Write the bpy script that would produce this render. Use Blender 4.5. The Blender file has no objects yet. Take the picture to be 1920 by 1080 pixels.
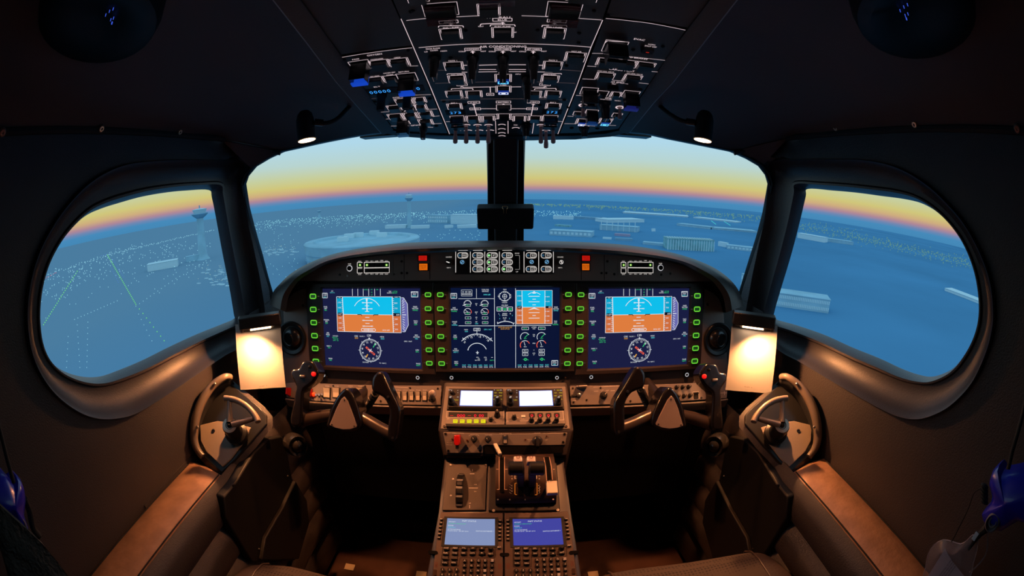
import bpy, math, random
from mathutils import Vector, Matrix
from math import sin, cos, tan, pi, radians, sqrt, atan2, asin
random.seed(7)
S = bpy.context.scene
COL = S.collection

# ------------------------------------------------------------ camera
# The photograph is a full-frame fisheye picture: equisolid lens, 15 mm on 36 mm.
H = 1.2                                  # eye height over the cockpit floor
CAM = Vector((0, 0, H))
PITCH, YAW = radians(13.3), radians(0.86)
cd = bpy.data.cameras.new('camera')
cam = bpy.data.objects.new('camera', cd)
COL.objects.link(cam)
cam.location = CAM
cam.rotation_euler = (pi/2 - PITCH, 0, -YAW)
cd.type = 'PANO'
cd.panorama_type = 'FISHEYE_EQUISOLID'
cd.fisheye_lens = 15.0
cd.fisheye_fov = radians(200)
cd.sensor_fit = 'HORIZONTAL'
cd.sensor_width = 36.0
cd.sensor_height = 20.25
cd.clip_start = 0.01
cd.clip_end = 200000
S.camera = cam
RM = Matrix.Rotation(-YAW, 3, 'Z') @ Matrix.Rotation(pi/2 - PITCH, 3, 'X')

# ------------------------------------------------------------ picture settings
S.view_settings.view_transform = 'Standard'
S.view_settings.look = 'None'
S.view_settings.gamma = 1.0
S.view_settings.use_curve_mapping = False
S.view_settings.exposure = 0.0
S.cycles.use_denoising = True
S.cycles.max_bounces = 6
S.cycles.diffuse_bounces = 3
S.cycles.glossy_bounces = 3
S.cycles.transparent_max_bounces = 12
S.cycles.sample_clamp_indirect = 3.0
S.cycles.caustics_reflective = False
S.cycles.caustics_refractive = False

# ------------------------------------------------------------ dusk sky
W = bpy.data.worlds.new('dusk_sky')
S.world = W
W.use_nodes = True
nt = W.node_tree
nt.nodes.clear()
def nn(t, **k):
    n = nt.nodes.new(t)
    for a, b in k.items():
        setattr(n, a, b)
    return n
tc = nn('ShaderNodeTexCoord')
sp = nn('ShaderNodeSeparateXYZ')
nt.links.new(tc.outputs['Generated'], sp.inputs[0])
mr = nn('ShaderNodeMapRange')
mr.inputs[1].default_value = -0.10
mr.inputs[2].default_value = 0.40
nt.links.new(sp.outputs['Z'], mr.inputs[0])
cr = nn('ShaderNodeValToRGB')
nt.links.new(mr.outputs[0], cr.inputs[0])
def lin(r, g, b):
    return tuple(((c/255)/12.92 if c/255 <= .04045 else ((c/255+.055)/1.055)**2.4) for c in (r, g, b))
SKY = [(-.10, (70, 128, 170)), (-.03, (66, 134, 180)), (-.012, (70, 138, 186)), (-.005, (110, 135, 178)), (.003, (176, 135, 150)), (.013, (206, 172, 126)),
       (.026, (208, 198, 122)), (.046, (198, 206, 158)), (.075, (184, 212, 208)), (.12, (176, 216, 234)),
       (.20, (168, 214, 240)), (.40, (150, 195, 222))]
el = cr.color_ramp.elements
while len(el) > 1:
    el.remove(el[-1])
for i, (z, c) in enumerate(SKY):
    p = (z + .10) / .5
    e = el[0] if i == 0 else el.new(p)
    e.position = p
    e.color = lin(*c) + (1,)
bg = nn('ShaderNodeBackground')
bg.inputs[1].default_value = 1.0
wo = nn('ShaderNodeOutputWorld')
nt.links.new(cr.outputs[0], bg.inputs[0])
nt.links.new(bg.outputs[0], wo.inputs[0])

# ------------------------------------------------------------ seeing geometry
def ray(px, py):
    x, y = (px - 960) / 800.0 / 2, (540 - py) / 800.0 / 2
    r = sqrt(x*x + y*y)
    if r < 1e-9:
        return RM @ Vector((0, 0, -1))
    th = 2 * asin(min(r, 1))
    return (RM @ Vector((sin(th)*x/r, sin(th)*y/r, -cos(th)))).normalized()

class Fr:
    """A flat frame in the cockpit: origin, across, up; N looks at the crew."""
    def __init__(s, o, U, V):
        s.o, s.U, s.V = Vector(o), Vector(U).normalized(), Vector(V).normalized()
        s.N = s.U.cross(s.V).normalized()
    def w(s, u, v, n=0):
        return s.o + s.U*u + s.V*v + s.N*n
    def hit(s, px, py, n=0):
        d = ray(px, py)
        t = ((s.o + s.N*n) - CAM).dot(s.N) / d.dot(s.N)
        return CAM + d*t
    def px(s, x, y, n=0):
        p = s.hit(x, y, n) - s.o
        return (p.dot(s.U), p.dot(s.V))
    def at(s, u, v, n=0, ang=0):
        c, q = cos(ang), sin(ang)
        return Fr(s.w(u, v, n), s.U*c + s.V*q, s.V*c - s.U*q)
def rz(z): return z + H
FX = lambda x: Fr((x, 0, H), (0, 1 if x > 0 else 1, 0), (0, 0, 1))       # a wall plane at x
FZ = lambda z: Fr((0, 0, H + z), (1, 0, 0), (0, 1, 0))                   # a level plane

# ------------------------------------------------------------ materials
MT = {}
def mat(name, col, rough=.5, metal=0, emit=None, es=1.0, bump=0, bscale=200, var=0, vscale=8, coat=0, spec=.5, alpha=1):
    if name in MT:
        return MT[name]
    m = bpy.data.materials.new(name)
    m.use_nodes = True
    t = m.node_tree
    b = t.nodes['Principled BSDF']
    c = tuple(col) + (1,)
    b.inputs['Base Color'].default_value = c
    b.inputs['Roughness'].default_value = rough
    b.inputs['Metallic'].default_value = metal
    b.inputs['Coat Weight'].default_value = coat
    b.inputs['Specular IOR Level'].default_value = spec
    if alpha < 1:
        b.inputs['Alpha'].default_value = alpha
    if emit:
        b.inputs['Emission Color'].default_value = tuple(emit) + (1,)
        b.inputs['Emission Strength'].default_value = es
    if bump or var:
        tcn = t.nodes.new('ShaderNodeTexCoord')
    if var:
        nz = t.nodes.new('ShaderNodeTexNoise')
        nz.inputs['Scale'].default_value = vscale
        nz.inputs['Detail'].default_value = 5
        t.links.new(tcn.outputs['Object'], nz.inputs['Vector'])
        r = t.nodes.new('ShaderNodeValToRGB')
        r.color_ramp.elements[0].position = .3
        r.color_ramp.elements[1].position = .7
        r.color_ramp.elements[0].color = tuple(x*(1-var) for x in col) + (1,)
        r.color_ramp.elements[1].color = tuple(min(1, x*(1+var)) for x in col) + (1,)
        t.links.new(nz.outputs['Fac'], r.inputs[0])
        t.links.new(r.outputs[0], b.inputs['Base Color'])
    if bump:
        n2 = t.nodes.new('ShaderNodeTexNoise')
        n2.inputs['Scale'].default_value = bscale
        n2.inputs['Detail'].default_value = 4
        t.links.new(tcn.outputs['Object'], n2.inputs['Vector'])
        bp = t.nodes.new('ShaderNodeBump')
        bp.inputs['Strength'].default_value = bump
        bp.inputs['Distance'].default_value = .002
        t.links.new(n2.outputs['Fac'], bp.inputs['Height'])
        t.links.new(bp.outputs[0], b.inputs['Normal'])
    MT[name] = m
    return m
def glow(name, rgb, es=1.0):
    return mat('glow_' + name, (.001, .001, .001), .8, emit=lin(*rgb), es=es, spec=0)

# ------------------------------------------------------------ mesh builder
_tc = {}
def text_geo(s):
    if s in _tc:
        return _tc[s]
    c = bpy.data.curves.new('t', 'FONT')
    c.body = s
    c.fill_mode = 'FRONT'
    c.resolution_u = 2
    c.align_x = 'CENTER'
    c.align_y = 'CENTER'
    o = bpy.data.objects.new('t', c)
    me = o.to_mesh()
    vs = [(v.co.x, v.co.y) for v in me.vertices]
    fs = [tuple(p.vertices) for p in me.polygons]
    o.to_mesh_clear()
    bpy.data.objects.remove(o)
    bpy.data.curves.remove(c)
    if vs:
        cy = (min(v[1] for v in vs) + max(v[1] for v in vs)) / 2
        cx = (min(v[0] for v in vs) + max(v[0] for v in vs)) / 2
        vs = [(x - cx, y - cy) for x, y in vs]
    wd = max((v[0] for v in vs), default=.5) * 2
    ht = max((v[1] for v in vs), default=.35) * 2
    _tc[s] = (vs, fs, wd, ht)
    return _tc[s]

class MB:
    def __init__(s, f=None):
        s.v, s.f, s.m, s.mats, s.fr, s.cur = [], [], [], [], f, 0
    def mat(s, m):
        if m not in s.mats:
            s.mats.append(m)
        s.cur = s.mats.index(m)
        return s
    def add(s, vs, fs):
        b = len(s.v)
        s.v += [Vector(p) for p in vs]
        s.f += [tuple(i + b for i in f) for f in fs]
        s.m += [s.cur] * len(fs)
        return s
    def prism(s, pts, n0, n1, f=None, top=None):
        """closed solid over a polygon; top = other polygon for the n1 end"""
        f = f or s.fr
        k = len(pts)
        top = top or pts
        a = sum(pts[i][0]*pts[(i+1) % k][1] - pts[(i+1) % k][0]*pts[i][1] for i in range(k))
        if a < 0:
            pts, top = pts[::-1], top[::-1]
        vs = [f.w(u, v, n0) for u, v in pts] + [f.w(u, v, n1) for u, v in top]
        fs = [tuple(range(k))[::-1], tuple(range(k, 2*k))]
        fs += [(i, (i+1) % k, (i+1) % k + k, i + k) for i in range(k)]
        return s.add(vs, fs)
    def box(s, u0, v0, u1, v1, n0, n1, f=None, ch=0, r=0):
        if u0 > u1: u0, u1 = u1, u0
        if v0 > v1: v0, v1 = v1, v0
        if r:
            return s.prism(rrect(u0, v0, u1, v1, r), n0, n1, f, rrect(u0+ch, v0+ch, u1-ch, v1-ch, max(r-ch, .0002)) if ch else None)
        p = [(u0, v0), (u1, v0), (u1, v1), (u0, v1)]
        t = [(u0+ch, v0+ch), (u1-ch, v0+ch), (u1-ch, v1-ch), (u0+ch, v1-ch)] if ch else None
        return s.prism(p, n0, n1, f, t)
    def lathe(s, u, v, prof, seg=20, f=None):
        f = f or s.fr
        vs, fs = [], []
        for r, n in prof:
            for i in range(seg):
                a = 2*pi*i/seg
                vs.append(f.w(u + r*cos(a), v + r*sin(a), n))
        for j in range(len(prof)-1):
            for i in range(seg):
                k = (i+1) % seg
                fs.append((j*seg+i, j*seg+k, (j+1)*seg+k, (j+1)*seg+i))
        if prof[-1][0] > 1e-5:
            fs.append(tuple((len(prof)-1)*seg + i for i in range(seg)))
        if prof[0][0] > 1e-5:
            fs.append(tuple(i for i in range(seg))[::-1])
        return s.add(vs, fs)
    def cyl(s, u, v, r, n0, n1, seg=18, f=None, r2=None):
        r2 = r if r2 is None else r2
        return s.lathe(u, v, [(r, n0), (r2, n1)], seg, f)
    def poly(s, pts, n, f=None):
        f = f or s.fr
        k = len(pts)
        a = sum(pts[i][0]*pts[(i+1) % k][1] - pts[(i+1) % k][0]*pts[i][1] for i in range(k))
        if a < 0:
            pts = pts[::-1]
        return s.add([f.w(u, v, n) for u, v in pts], [tuple(range(k))])
    def line(s, p, q, w, n, f=None):
        dx, dy = q[0]-p[0], q[1]-p[1]
        l = sqrt(dx*dx+dy*dy) or 1e-9
        a, b = -dy/l*w/2, dx/l*w/2
        return s.poly([(p[0]-a, p[1]-b), (q[0]-a, q[1]-b), (q[0]+a, q[1]+b), (p[0]+a, p[1]+b)], n, f)
    def lines(s, pts, w, n, closed=False, f=None):
        k = len(pts)
        for i in range(k if closed else k-1):
            s.line(pts[i], pts[(i+1) % k], w, n, f)
        return s
    def arc(s, c, r, a0, a1, w, n, seg=16, f=None):
        f = f or s.fr
        vs, fs = [], []
        for i in range(seg+1):
            a = a0 + (a1-a0)*i/seg
            for rr in (r - w/2, r + w/2):
                vs.append(f.w(c[0] + rr*cos(a), c[1] + rr*sin(a), n))
        for i in range(seg):
            q = (2*i, 2*i+1, 2*i+3, 2*i+2)
            fs.append(q if a1 > a0 else q[::-1])
        return s.add(vs, fs)
    def frame(s, u0, v0, u1, v1, w, n, f=None, ch=0):
        return s.lines(rrect(u0, v0, u1, v1, ch, 2) if ch else [(u0, v0), (u1, v0), (u1, v1), (u0, v1)], w, n, True, f)
    def text(s, t, u, v, h, n, f=None, wid=None, ang=0, align='c'):
        """h = cap height; wid = squeeze or stretch to this width"""
        f = f or s.fr
        vs, fs, wd, ht = text_geo(t)
        if not vs:
            return s
        k = h / max(ht, .3)
        kx = wid / wd if wid else k
        if align == 'l': u += wd*kx/2
        if align == 'r': u -= wd*kx/2
        c, q = cos(ang), sin(ang)
        return s.add([f.w(u + x*kx*c - y*k*q, v + x*kx*q + y*k*c, n) for x, y in vs], fs)
    def tube(s, pts, r, seg=10, caps=True, flat=1.0, up=None):
        """a round (or flattened) bar through points; r number or list"""
        pts = [Vector(p) for p in pts]
        k = len(pts)
        rs = r if isinstance(r, (list, tuple)) else [r]*k
        vs, fs = [], []
        pu = Vector(up) if up else None
        for i, p in enumerate(pts):
            d = (pts[min(i+1, k-1)] - pts[max(i-1, 0)]).normalized()
            if pu is None:
                pu = Vector((0, 0, 1)) if abs(d.z) < .9 else Vector((1, 0, 0))
            a = d.cross(pu).normalized()
            b = a.cross(d).normalized()
            pu = b
            for j in range(seg):
                t = 2*pi*j/seg
                vs.append(p + a*(cos(t)*rs[i]) + b*(sin(t)*rs[i]*flat))
        for i in range(k-1):
            for j in range(seg):
                q = (j+1) % seg
                fs.append((i*seg+j, i*seg+q, (i+1)*seg+q, (i+1)*seg+j))
        if caps:
            fs.append(tuple(range(seg))[::-1])
            fs.append(tuple((k-1)*seg + j for j in range(seg)))
        return s.add(vs, fs)
    def rings(s, rings, closed=True, cap0=False, cap1=False):
        k = len(rings[0])
        vs = [p for r in rings for p in r]
        fs = []
        for i in range(len(rings)-1):
            for j in range(k if closed else k-1):
                q = (j+1) % k
                fs.append((i*k+j, i*k+q, (i+1)*k+q, (i+1)*k+j))
        if cap0: fs.append(tuple(range(k))[::-1])
        if cap1: fs.append(tuple((len(rings)-1)*k + j for j in range(k)))
        return s.add(vs, fs)
    def ball(s, c, r, seg=12, rg=8, sc=(1, 1, 1)):
        c = Vector(c)
        rr = []
        for i in range(rg+1):
            a = -pi/2 + pi*i/rg
            q = max(cos(a), .001)
            rr.append([c + Vector((r*q*cos(2*pi*j/seg)*sc[0], r*q*sin(2*pi*j/seg)*sc[1], r*sin(a)*sc[2])) for j in range(seg)])
        return s.rings(rr, True, True, True)
    def build(s, name, parent=None, m=None, smooth=True, bevel=0, bseg=2, solid=0, sub=0, label=None, kind=None, flip=False):
        if m is not None:
            s.mats = [m]
            s.m = [0]*len(s.f)
        lo = Vector((min(p.x for p in s.v), min(p.y for p in s.v), min(p.z for p in s.v)))
        hi = Vector((max(p.x for p in s.v), max(p.y for p in s.v), max(p.z for p in s.v)))
        c = (lo + hi) / 2
        me = bpy.data.meshes.new(name)
        me.from_pydata([p - c for p in s.v], [], s.f)
        for q in s.mats:
            me.materials.append(q)
        me.polygons.foreach_set('material_index', s.m)
        if smooth:
            me.polygons.foreach_set('use_smooth', [True]*len(s.f))
            me.set_sharp_from_angle(angle=radians(35))
        me.update()
        o = bpy.data.objects.new(name, me)
        COL.objects.link(o)
        o.location = c
        if parent is not None:
            o.parent = parent
            p, t = parent, Vector()
            while p is not None:
                t = t + p.location if p.parent is None else t
                p = p.parent
            base = world_loc(parent)
            o.matrix_parent_inverse = Matrix.Translation(-base)
        if solid:
            md = o.modifiers.new('solid', 'SOLIDIFY'); md.thickness = solid; md.offset = -1
        if bevel:
            md = o.modifiers.new('bevel', 'BEVEL'); md.width = bevel; md.segments = bseg; md.limit_method = 'ANGLE'; md.angle_limit = radians(40)
        if sub:
            md = o.modifiers.new('sub', 'SUBSURF'); md.levels = sub; md.render_levels = sub
        if label: o['label'] = label
        if kind: o['kind'] = kind
        return o
def world_loc(o):
    if o.parent is None:
        return Vector(o.location)
    return world_loc(o.parent) + Vector(o.location) + Vector(o.matrix_parent_inverse.translation)
def rrect(u0, v0, u1, v1, r, k=3):
    r = min(r, (u1-u0)/2*.99, (v1-v0)/2*.99)
    out = []
    for cx, cy, a in ((u1-r, v1-r, 0), (u0+r, v1-r, pi/2), (u0+r, v0+r, pi), (u1-r, v0+r, 3*pi/2)):
        for i in range(k+1):
            t = a + pi/2*i/k
            out.append((cx + r*cos(t), cy + r*sin(t)))
    return out
def tag(o, label, cat, group=None, kind=None):
    o['label'] = label
    o['category'] = cat
    if group: o['group'] = group
    if kind: o['kind'] = kind
    return o
def thing(name, loc, label, cat, group=None):
    o = bpy.data.objects.new(name, None)
    o.empty_display_size = .02
    COL.objects.link(o)
    o.location = loc
    return tag(o, label, cat, group)
def struct(o):
    o['kind'] = 'structure'
    return o
def smooth_pts(pts, k=6, closed=True):
    """Catmull-Rom through key points (tuples or Vectors)"""
    n = len(pts)
    P = [Vector(p) for p in pts]
    out = []
    for i in range(n if closed else n-1):
        if closed:
            a, b, c, d = P[i-1], P[i], P[(i+1) % n], P[(i+2) % n]
        else:
            a, b, c, d = P[max(i-1, 0)], P[i], P[i+1], P[min(i+2, n-1)]
        for j in range(k):
            t = j/k
            out.append(.5*((2*b) + (c-a)*t + (2*a-5*b+4*c-d)*t*t + (3*b-a-3*c+d)*t**3))
    if not closed:
        out.append(P[-1])
    return out
def mirror(p): return Vector((-p[0], p[1], p[2]))
# ------------------------------------------------------------ frames of the cockpit
T12 = radians(12)
D = Fr((0, 1.0, H-.345), (1, 0, 0), (0, sin(T12), cos(T12)))                 # instrument panel
O = Fr((0, 1.19, H+.15), (1, 0, 0), (0, -.622, .128))                         # overhead panel, V runs aft
def s_y(x, z): return 1.40 - .5*(z + .21) - .46*x*x                           # windscreen shell
def SH(px, py):
    d = ray(px, py)
    a, b = .05, 3.0
    for _ in range(50):
        t = (a+b)/2
        p = d*t
        if p.y > s_y(p.x, p.z): b = t
        else: a = t
    return CAM + d*a

leather = mat('dark_leather', (.050, .043, .044), .42, bump=.5, bscale=350, var=.12, vscale=6)
lining = mat('ceiling_lining', (.075, .055, .052), .7, bump=.25, bscale=400, var=.1, vscale=3)
trimmat = mat('window_surround', (.040, .036, .042), .38, bump=.25, bscale=300)
black = mat('black_plastic', (.012, .012, .013), .35)
mblack = mat('matt_black', (.008, .008, .009), .75)
vblack = mat('deep_black', (.003, .003, .003), .9, spec=.1)
satin = mat('satin_black_metal', (.02, .018, .018), .25, coat=.3)
steel = mat('screw_steel', (.45, .42, .40), .3, metal=1)
screwd = mat('dark_screw', (.05, .045, .045), .35, metal=.8)
fascia = mat('panel_grey', (.22, .175, .16), .5, bump=.1, bscale=600)
fasciad = mat('panel_dark_grey', (.03, .027, .028), .5, bump=.1, bscale=600)
ivory = mat('ivory_plastic', (.75, .66, .52), .45)
red_p = mat('red_plastic', (.55, .01, .01), .35)

# ------------------------------------------------------------ window rings traced on the side walls
GL = [(393,356),(350,357),(310,361),(265,369),(225,380),(190,391),(160,405),(130,432),(103,468),(84,508),(73,555),(71,605),(78,648),(95,678),(122,697),(158,707),(190,706),(225,694),(270,675),(320,650),(370,627),(415,609),(440,598),(440,588),(432,540),(420,480),(408,415),(399,370)]
OL = [(451,304),(400,301),(340,300),(285,302),(235,308),(195,323),(160,346),(128,378),(98,418),(70,470),(52,530),(46,590),(52,650),(68,695),(95,735),(130,765),(165,782),(202,786),(245,777),(300,745),(360,704),(415,667),(441,652),(488,605),(484,540),(470,470),(457,410),(452,345)]
GR = [(1513,354),(1560,357),(1605,361),(1650,367),(1695,373),(1730,382),(1762,401),(1790,428),(1813,462),(1830,505),(1838,548),(1839,590),(1830,628),(1810,665),(1785,692),(1751,706),(1725,704),(1690,692),(1647,672),(1595,651),(1544,628),(1492,610),(1452,598),(1450,586),(1463,540),(1481,480),(1498,415),(1509,368)]
OR = [(1450,304),(1510,299),(1570,299),(1621,300),(1670,309),(1710,326),(1750,353),(1785,387),(1813,421),(1843,475),(1862,530),(1868,592),(1862,635),(1849,675),(1829,716),(1800,750),(1770,772),(1730,786),(1690,781),(1640,757),(1575,720),(1510,681),(1466,656),(1408,605),(1413,540),(1427,470),(1440,410),(1446,345)]
WL = {0: (472,314), 23: (515,600), 24: (504,540), 25: (487,480), 26: (470,418), 27: (455,350)}
WR = {0: (1430,312), 23: (1378,600), 24: (1393,540), 25: (1411,485), 26: (1430,425), 27: (1445,350)}
BY = {1: (.99,.172), 2: (.85,.183), 3: (.7,.183), 4: (.55,.183), 5: (.35,.183), 6: (.1,.183), 7: (-.3,.183), 8: (-1.2,.183), 9: (-1.2,0), 10: (-1.2,-.15), 11: (-1.2,-.3),
      12: (-1.2,-.575), 13: (-.4,-.575), 14: (0,-.575), 15: (.2,-.575), 16: (.35,-.575), 17: (.45,-.575), 18: (.55,-.575), 19: (.7,-.575), 20: (.85,-.575), 21: (1.0,-.575), 22: (1.15,-.575)}
XW, XG = .75, .792
seam0 = {}
def side_wall(sg, gl, ol, wl, side):
    Fo, Fg = FX(sg*XW), FX(sg*XG)
    go = [Fo.hit(*p) for p in ol]
    gg = [Fg.hit(*p) for p in gl]
    bo = []
    for i in range(len(gl)):
        if i in wl: bo.append(SH(*wl[i]))
        else: bo.append(Vector((sg*XW, BY[i][0], H+BY[i][1])))
    K = 5
    so, sg2 = smooth_pts(go, K), smooth_pts(gg, K)
    # outer boundary stays straight between its keys
    sb = []
    for i in range(len(bo)):
        a, b = bo[i], bo[(i+1) % len(bo)]
        for j in range(K): sb.append(a.lerp(b, j/K))
    def flip(m):
        if sg > 0: m.f = [f[::-1] for f in m.f]
        return m
    # wall skin: boundary -> outer ring of the window surround
    m = MB()
    mids = []
    for a, b in zip(sb, so):
        mids.append([a, a.lerp(b, .5), b])
    m.rings([[q[j] for q in mids] for j in range(3)])
    w = struct(flip(m).build('wall_'+side, None, leather))
    # window surround, rolled rim, dished reveal, inner lip
    prof = [(0, -.004), (.0, .010), (.035, .016), (.08, .012), (.13, .002), (.3, -.010), (.55, -.018), (.74, -.018), (.80, -.011), (.87, -.011), (.93, -.022), (1.0, -.042), (1.0, -.046)]
    m = MB()
    rr = []
    for t, dx in prof:
        r = []
        for a, b in zip(so, sg2):
            p = a.lerp(b, t)
            r.append(Vector((sg*(XW - dx), p.y, p.z)))
        rr.append(r)
    m.rings(rr)
    o = flip(m).build('window_'+('1' if side == 'left' else '2'), None, trimmat)
    struct(o)
    o['label'] = 'dark moulded surround of the %s side window' % side
    # pane
    m = MB()
    m.add([Vector((sg*(XG+.003), p.y, p.z)) for p in sg2], [tuple(range(len(sg2)))])
    m.build('pane', o, glass)
    return bo, w
gm = bpy.data.materials.new('thin_glass')
gm.use_nodes = True
t = gm.node_tree; t.nodes.clear()
tr = t.nodes.new('ShaderNodeBsdfTransparent'); gs = t.nodes.new('ShaderNodeBsdfGlossy'); gs.inputs['Roughness'].default_value = .02
lw = t.nodes.new('ShaderNodeMixShader'); lw.inputs[0].default_value = .0
oo = t.nodes.new('ShaderNodeOutputMaterial')
t.links.new(tr.outputs[0], lw.inputs[1]); t.links.new(gs.outputs[0], lw.inputs[2]); t.links.new(lw.outputs[0], oo.inputs[0])
glass = gm
bl, wall_l = side_wall(-1, GL, OL, WL, 'left')
br, wall_r = side_wall(1, GR, OR, WR, 'right')

# ------------------------------------------------------------ ceiling shells between the overhead rail and the side seam
TL = [(718,249),(680,253),(640,260),(600,268),(560,277),(528,284)]
TR = [(1177,248),(1215,251),(1255,260),(1295,268),(1335,276),(1374,284)]
RAILL = [(715,247),(665,190),(631,150),(575,75),(517,0)]
RAILR = [(1180,246),(1225,190),(1262,150),(1322,72),(1377,0)]
def rail3(px): return [O.hit(*p) for p in px]
def ceiling_half(sg, tp, rail, wl, side):
    front = [SH(*p) for p in smooth_pts(tp, 2, False)]
    n = len(front)
    r3 = rail3(rail)
    r3 = [front[0]] + r3[1:] + [Vector((sg*.30, 0, H+.34)), Vector((sg*.30, -.6, H+.36)), Vector((sg*.30, -1.2, H+.36))]
    s3 = [front[-1], Vector((sg*.74, .93, H+.18)), Vector((sg*XW, .8, H+.183)), Vector((sg*XW, .6, H+.183)), Vector((sg*XW, .4, H+.183)), Vector((sg*XW, 0, H+.183)), Vector((sg*XW, -.6, H+.183)), Vector((sg*XW, -1.2, H+.183))]
    rows = [front]
    for k in range(1, len(r3)):
        a, b = r3[k], s3[k]
        bul = .07*min(1, k/3)
        row = []
        for i in range(n):
            q = i/(n-1)
            p = a.lerp(b, q)
            p.z += bul*sin(pi*q)**.8 * (1-.3*q)
            row.append(p)
        rows.append(row)
    # refine along the length
    R = []
    cols = [smooth_pts([r[i] for r in rows], 4, False) for i in range(n)]
    for k in range(len(cols[0])): R.append([c[k] for c in cols])
    m = MB()
    m.rings(R, closed=False)
    if sg > 0: m.f = [f[::-1] for f in m.f]
    struct(m.build('ceiling_'+side, None, lining))
    # the strip over the side window between windscreen corner and seam
    m = MB()
    c0 = SH(*wl[0])
    pts = [front[-1], SH(*[(499,297),(1404,297)][sg > 0]), c0]
    sb = [s3[0], s3[1]]
    a = Vector((sg*XW, .99, H+.172))
    m.add([pts[0], pts[1], pts[2], a, s3[1]], [(0, 1, 2, 3, 4)])
    # dark seam bead along wall and ceiling
    sm = MB()
    path = [front[-1] + Vector((-sg*.0, -.006, -.004)), Vector((sg*.745, .992, H+.172)), s3[1] + Vector((-sg*.004, 0, 0))] + [p + Vector((-sg*.004, 0, 0)) for p in s3[2:]]
    sm.tube(smooth_pts(path, 3, False), .0075, 8)
    struct(sm.build('trim_1' if sg < 0 else 'trim_2', None, mblack))
    o = struct(m.build('wall_corner_'+side, None, leather, smooth=False, solid=.004))
    return s3
seamL = ceiling_half(-1, TL, RAILL, WL, 'left')
seamR = ceiling_half(1, TR, RAILR, WR, 'right')

# ------------------------------------------------------------ windscreen: two openings, centre post, lower part hidden by the dash
def screen_ring(px):
    return [SH(*p) for p in px]
m = MB()
for X in ((913, 745, 718), (983, 1152, 1177)):
    pass
GWL = [(914,258),(820,252),(745,250)] + TL + [(500,297),(475,312),(460,330),(455,345),(462,390),(473,432),(487,480),(497,519),(507,553),(515,600),(700,590),(916,590)]
GWR = [(983,258),(1075,252),(1152,250)] + TR + [(1404,297),(1428,311),(1441,328),(1446,345),(1436,400),(1424,445),(1411,485),(1400,520),(1389,556),(1378,600),(1200,590),(981,590)]
for i, g in ((3, GWL), (4, GWR)):
    ring = screen_ring(smooth_pts(g, 1))
    m = MB()
    out = [p + Vector((0, .02, 0)) for p in ring]
    c = sum(ring, Vector())/len(ring)
    rim = [p + (p-c).normalized()*.012 + Vector((0, .004, 0)) for p in ring]
    rim2 = [p + (p-c).normalized()*.002 - Vector((0, .004, 0)) for p in ring]
    m.rings([rim, rim2, ring, out])
    o = struct(m.build('window_%d' % i, None, black))
    m = MB()
    m.add([p + Vector((0, .012, 0)) for p in ring] + [c + Vector((0, .012+.05, 0))], [(k, (k+1) % len(ring), len(ring)) for k in range(len(ring))])
    m.build('pane', o, glass)
# centre post
P0, P1 = SH(948, 250), SH(948, 560)
PF = Fr(P0, (1, 0, 0), (P0 - P1).normalized())
L = -(P0-P1).length
def pxu(x, y): return PF.px(x, y)[0]
a0, a1, b0, b1 = pxu(912, 262), pxu(985, 262), pxu(917, 455), pxu(980, 455)
k = (PF.px(917, 455)[1])
def ue(u0, u1, v): return u0 + (u1-u0)*v/k
m = MB(PF)
m.prism([(ue(a0, b0, .03), .03), (ue(a1, b1, .03), .03), (ue(a1, b1, L), L), (ue(a0, b0, L), L)], -.03, .0)
s_ = struct(m.build('wall_centre_post', None, black, bevel=.004))
m = MB(PF)
c0, c1, d0, d1 = pxu(925, 262), pxu(972, 262), pxu(928, 455), pxu(969, 455)
m.prism([(ue(c0, d0, .03), .03), (ue(c1, d1, .03), .03), (ue(c1, d1, L), L), (ue(c0, d0, L), L)], 0, .022)
m.build('raised_cover', s_, mat('post_cover', (.03, .025, .027), .5), bevel=.006, bseg=3)
# above the windscreen, behind the overhead
m = MB()
m.add([Vector((-.42, 1.16, H+.165)), Vector((.42, 1.16, H+.165)), Vector((.42, 1.30, H+.35)), Vector((-.42, 1.30, H+.35))], [(0, 1, 2, 3)])
hb = MB(Fr((0, 0, H), (1, 0, 0), (0, 1, 0)))
hb.box(-.42, 1.185, .42, 1.235, .165, .40)
struct(hb.build('wall_header', None, black))

# ------------------------------------------------------------ rest of the shell: floor, lower walls, back
FL = FZ(-1.2)
m = MB(FZ(0))
m.box(-.95, -1.25, .95, 2.0, -1.25, -1.2)
struct(m.build('floor', None, mat('floor_carpet', (.09, .04, .027), .9, bump=.6, bscale=500, var=.25, vscale=10)))
m = MB(FZ(0))
m.box(-.95, -1.25, .95, -1.2, -1.2, .45)
m.build('wall_back', None, mblack)['kind'] = 'structure'
m = MB(FZ(0))
m.box(-.37, -1.25, .37, .66, .375, .42)
m.build('ceiling_centre', None, lining)['kind'] = 'structure'
# pleated lower side lining: slanting leather rolls under the arm rests, running forward round the footwell
def pleats(sg, side):
    m = MB()
    xs = .632
    zs = [-.56, -.66, -.76, -.86, -.96, -1.06, -1.2]
    prof = []
    for a, b in zip(zs[:-1], zs[1:]):
        for q in range(7):
            t = q/6
            prof.append((xs - .022*(4*t*(1-t))**.5, a + (b-a)*t))
    path = [-1.2, -.2, .2, .5, .8, .95, 1.05, 1.2, 1.9]
    off = [0, 0, 0, 0, 0, .01, .03, .06, .10]
    rows = []
    for y, d in zip(path, off):
        rows.append([Vector((sg*(x-d), y, H+z)) for x, z in prof])
    m.rings(rows, closed=False)
    if sg < 0: m.f = [f[::-1] for f in m.f]
    return struct(m.build('wall_lower_'+side, None, leather))
pleats(-1, 'left'); pleats(1, 'right')
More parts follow.
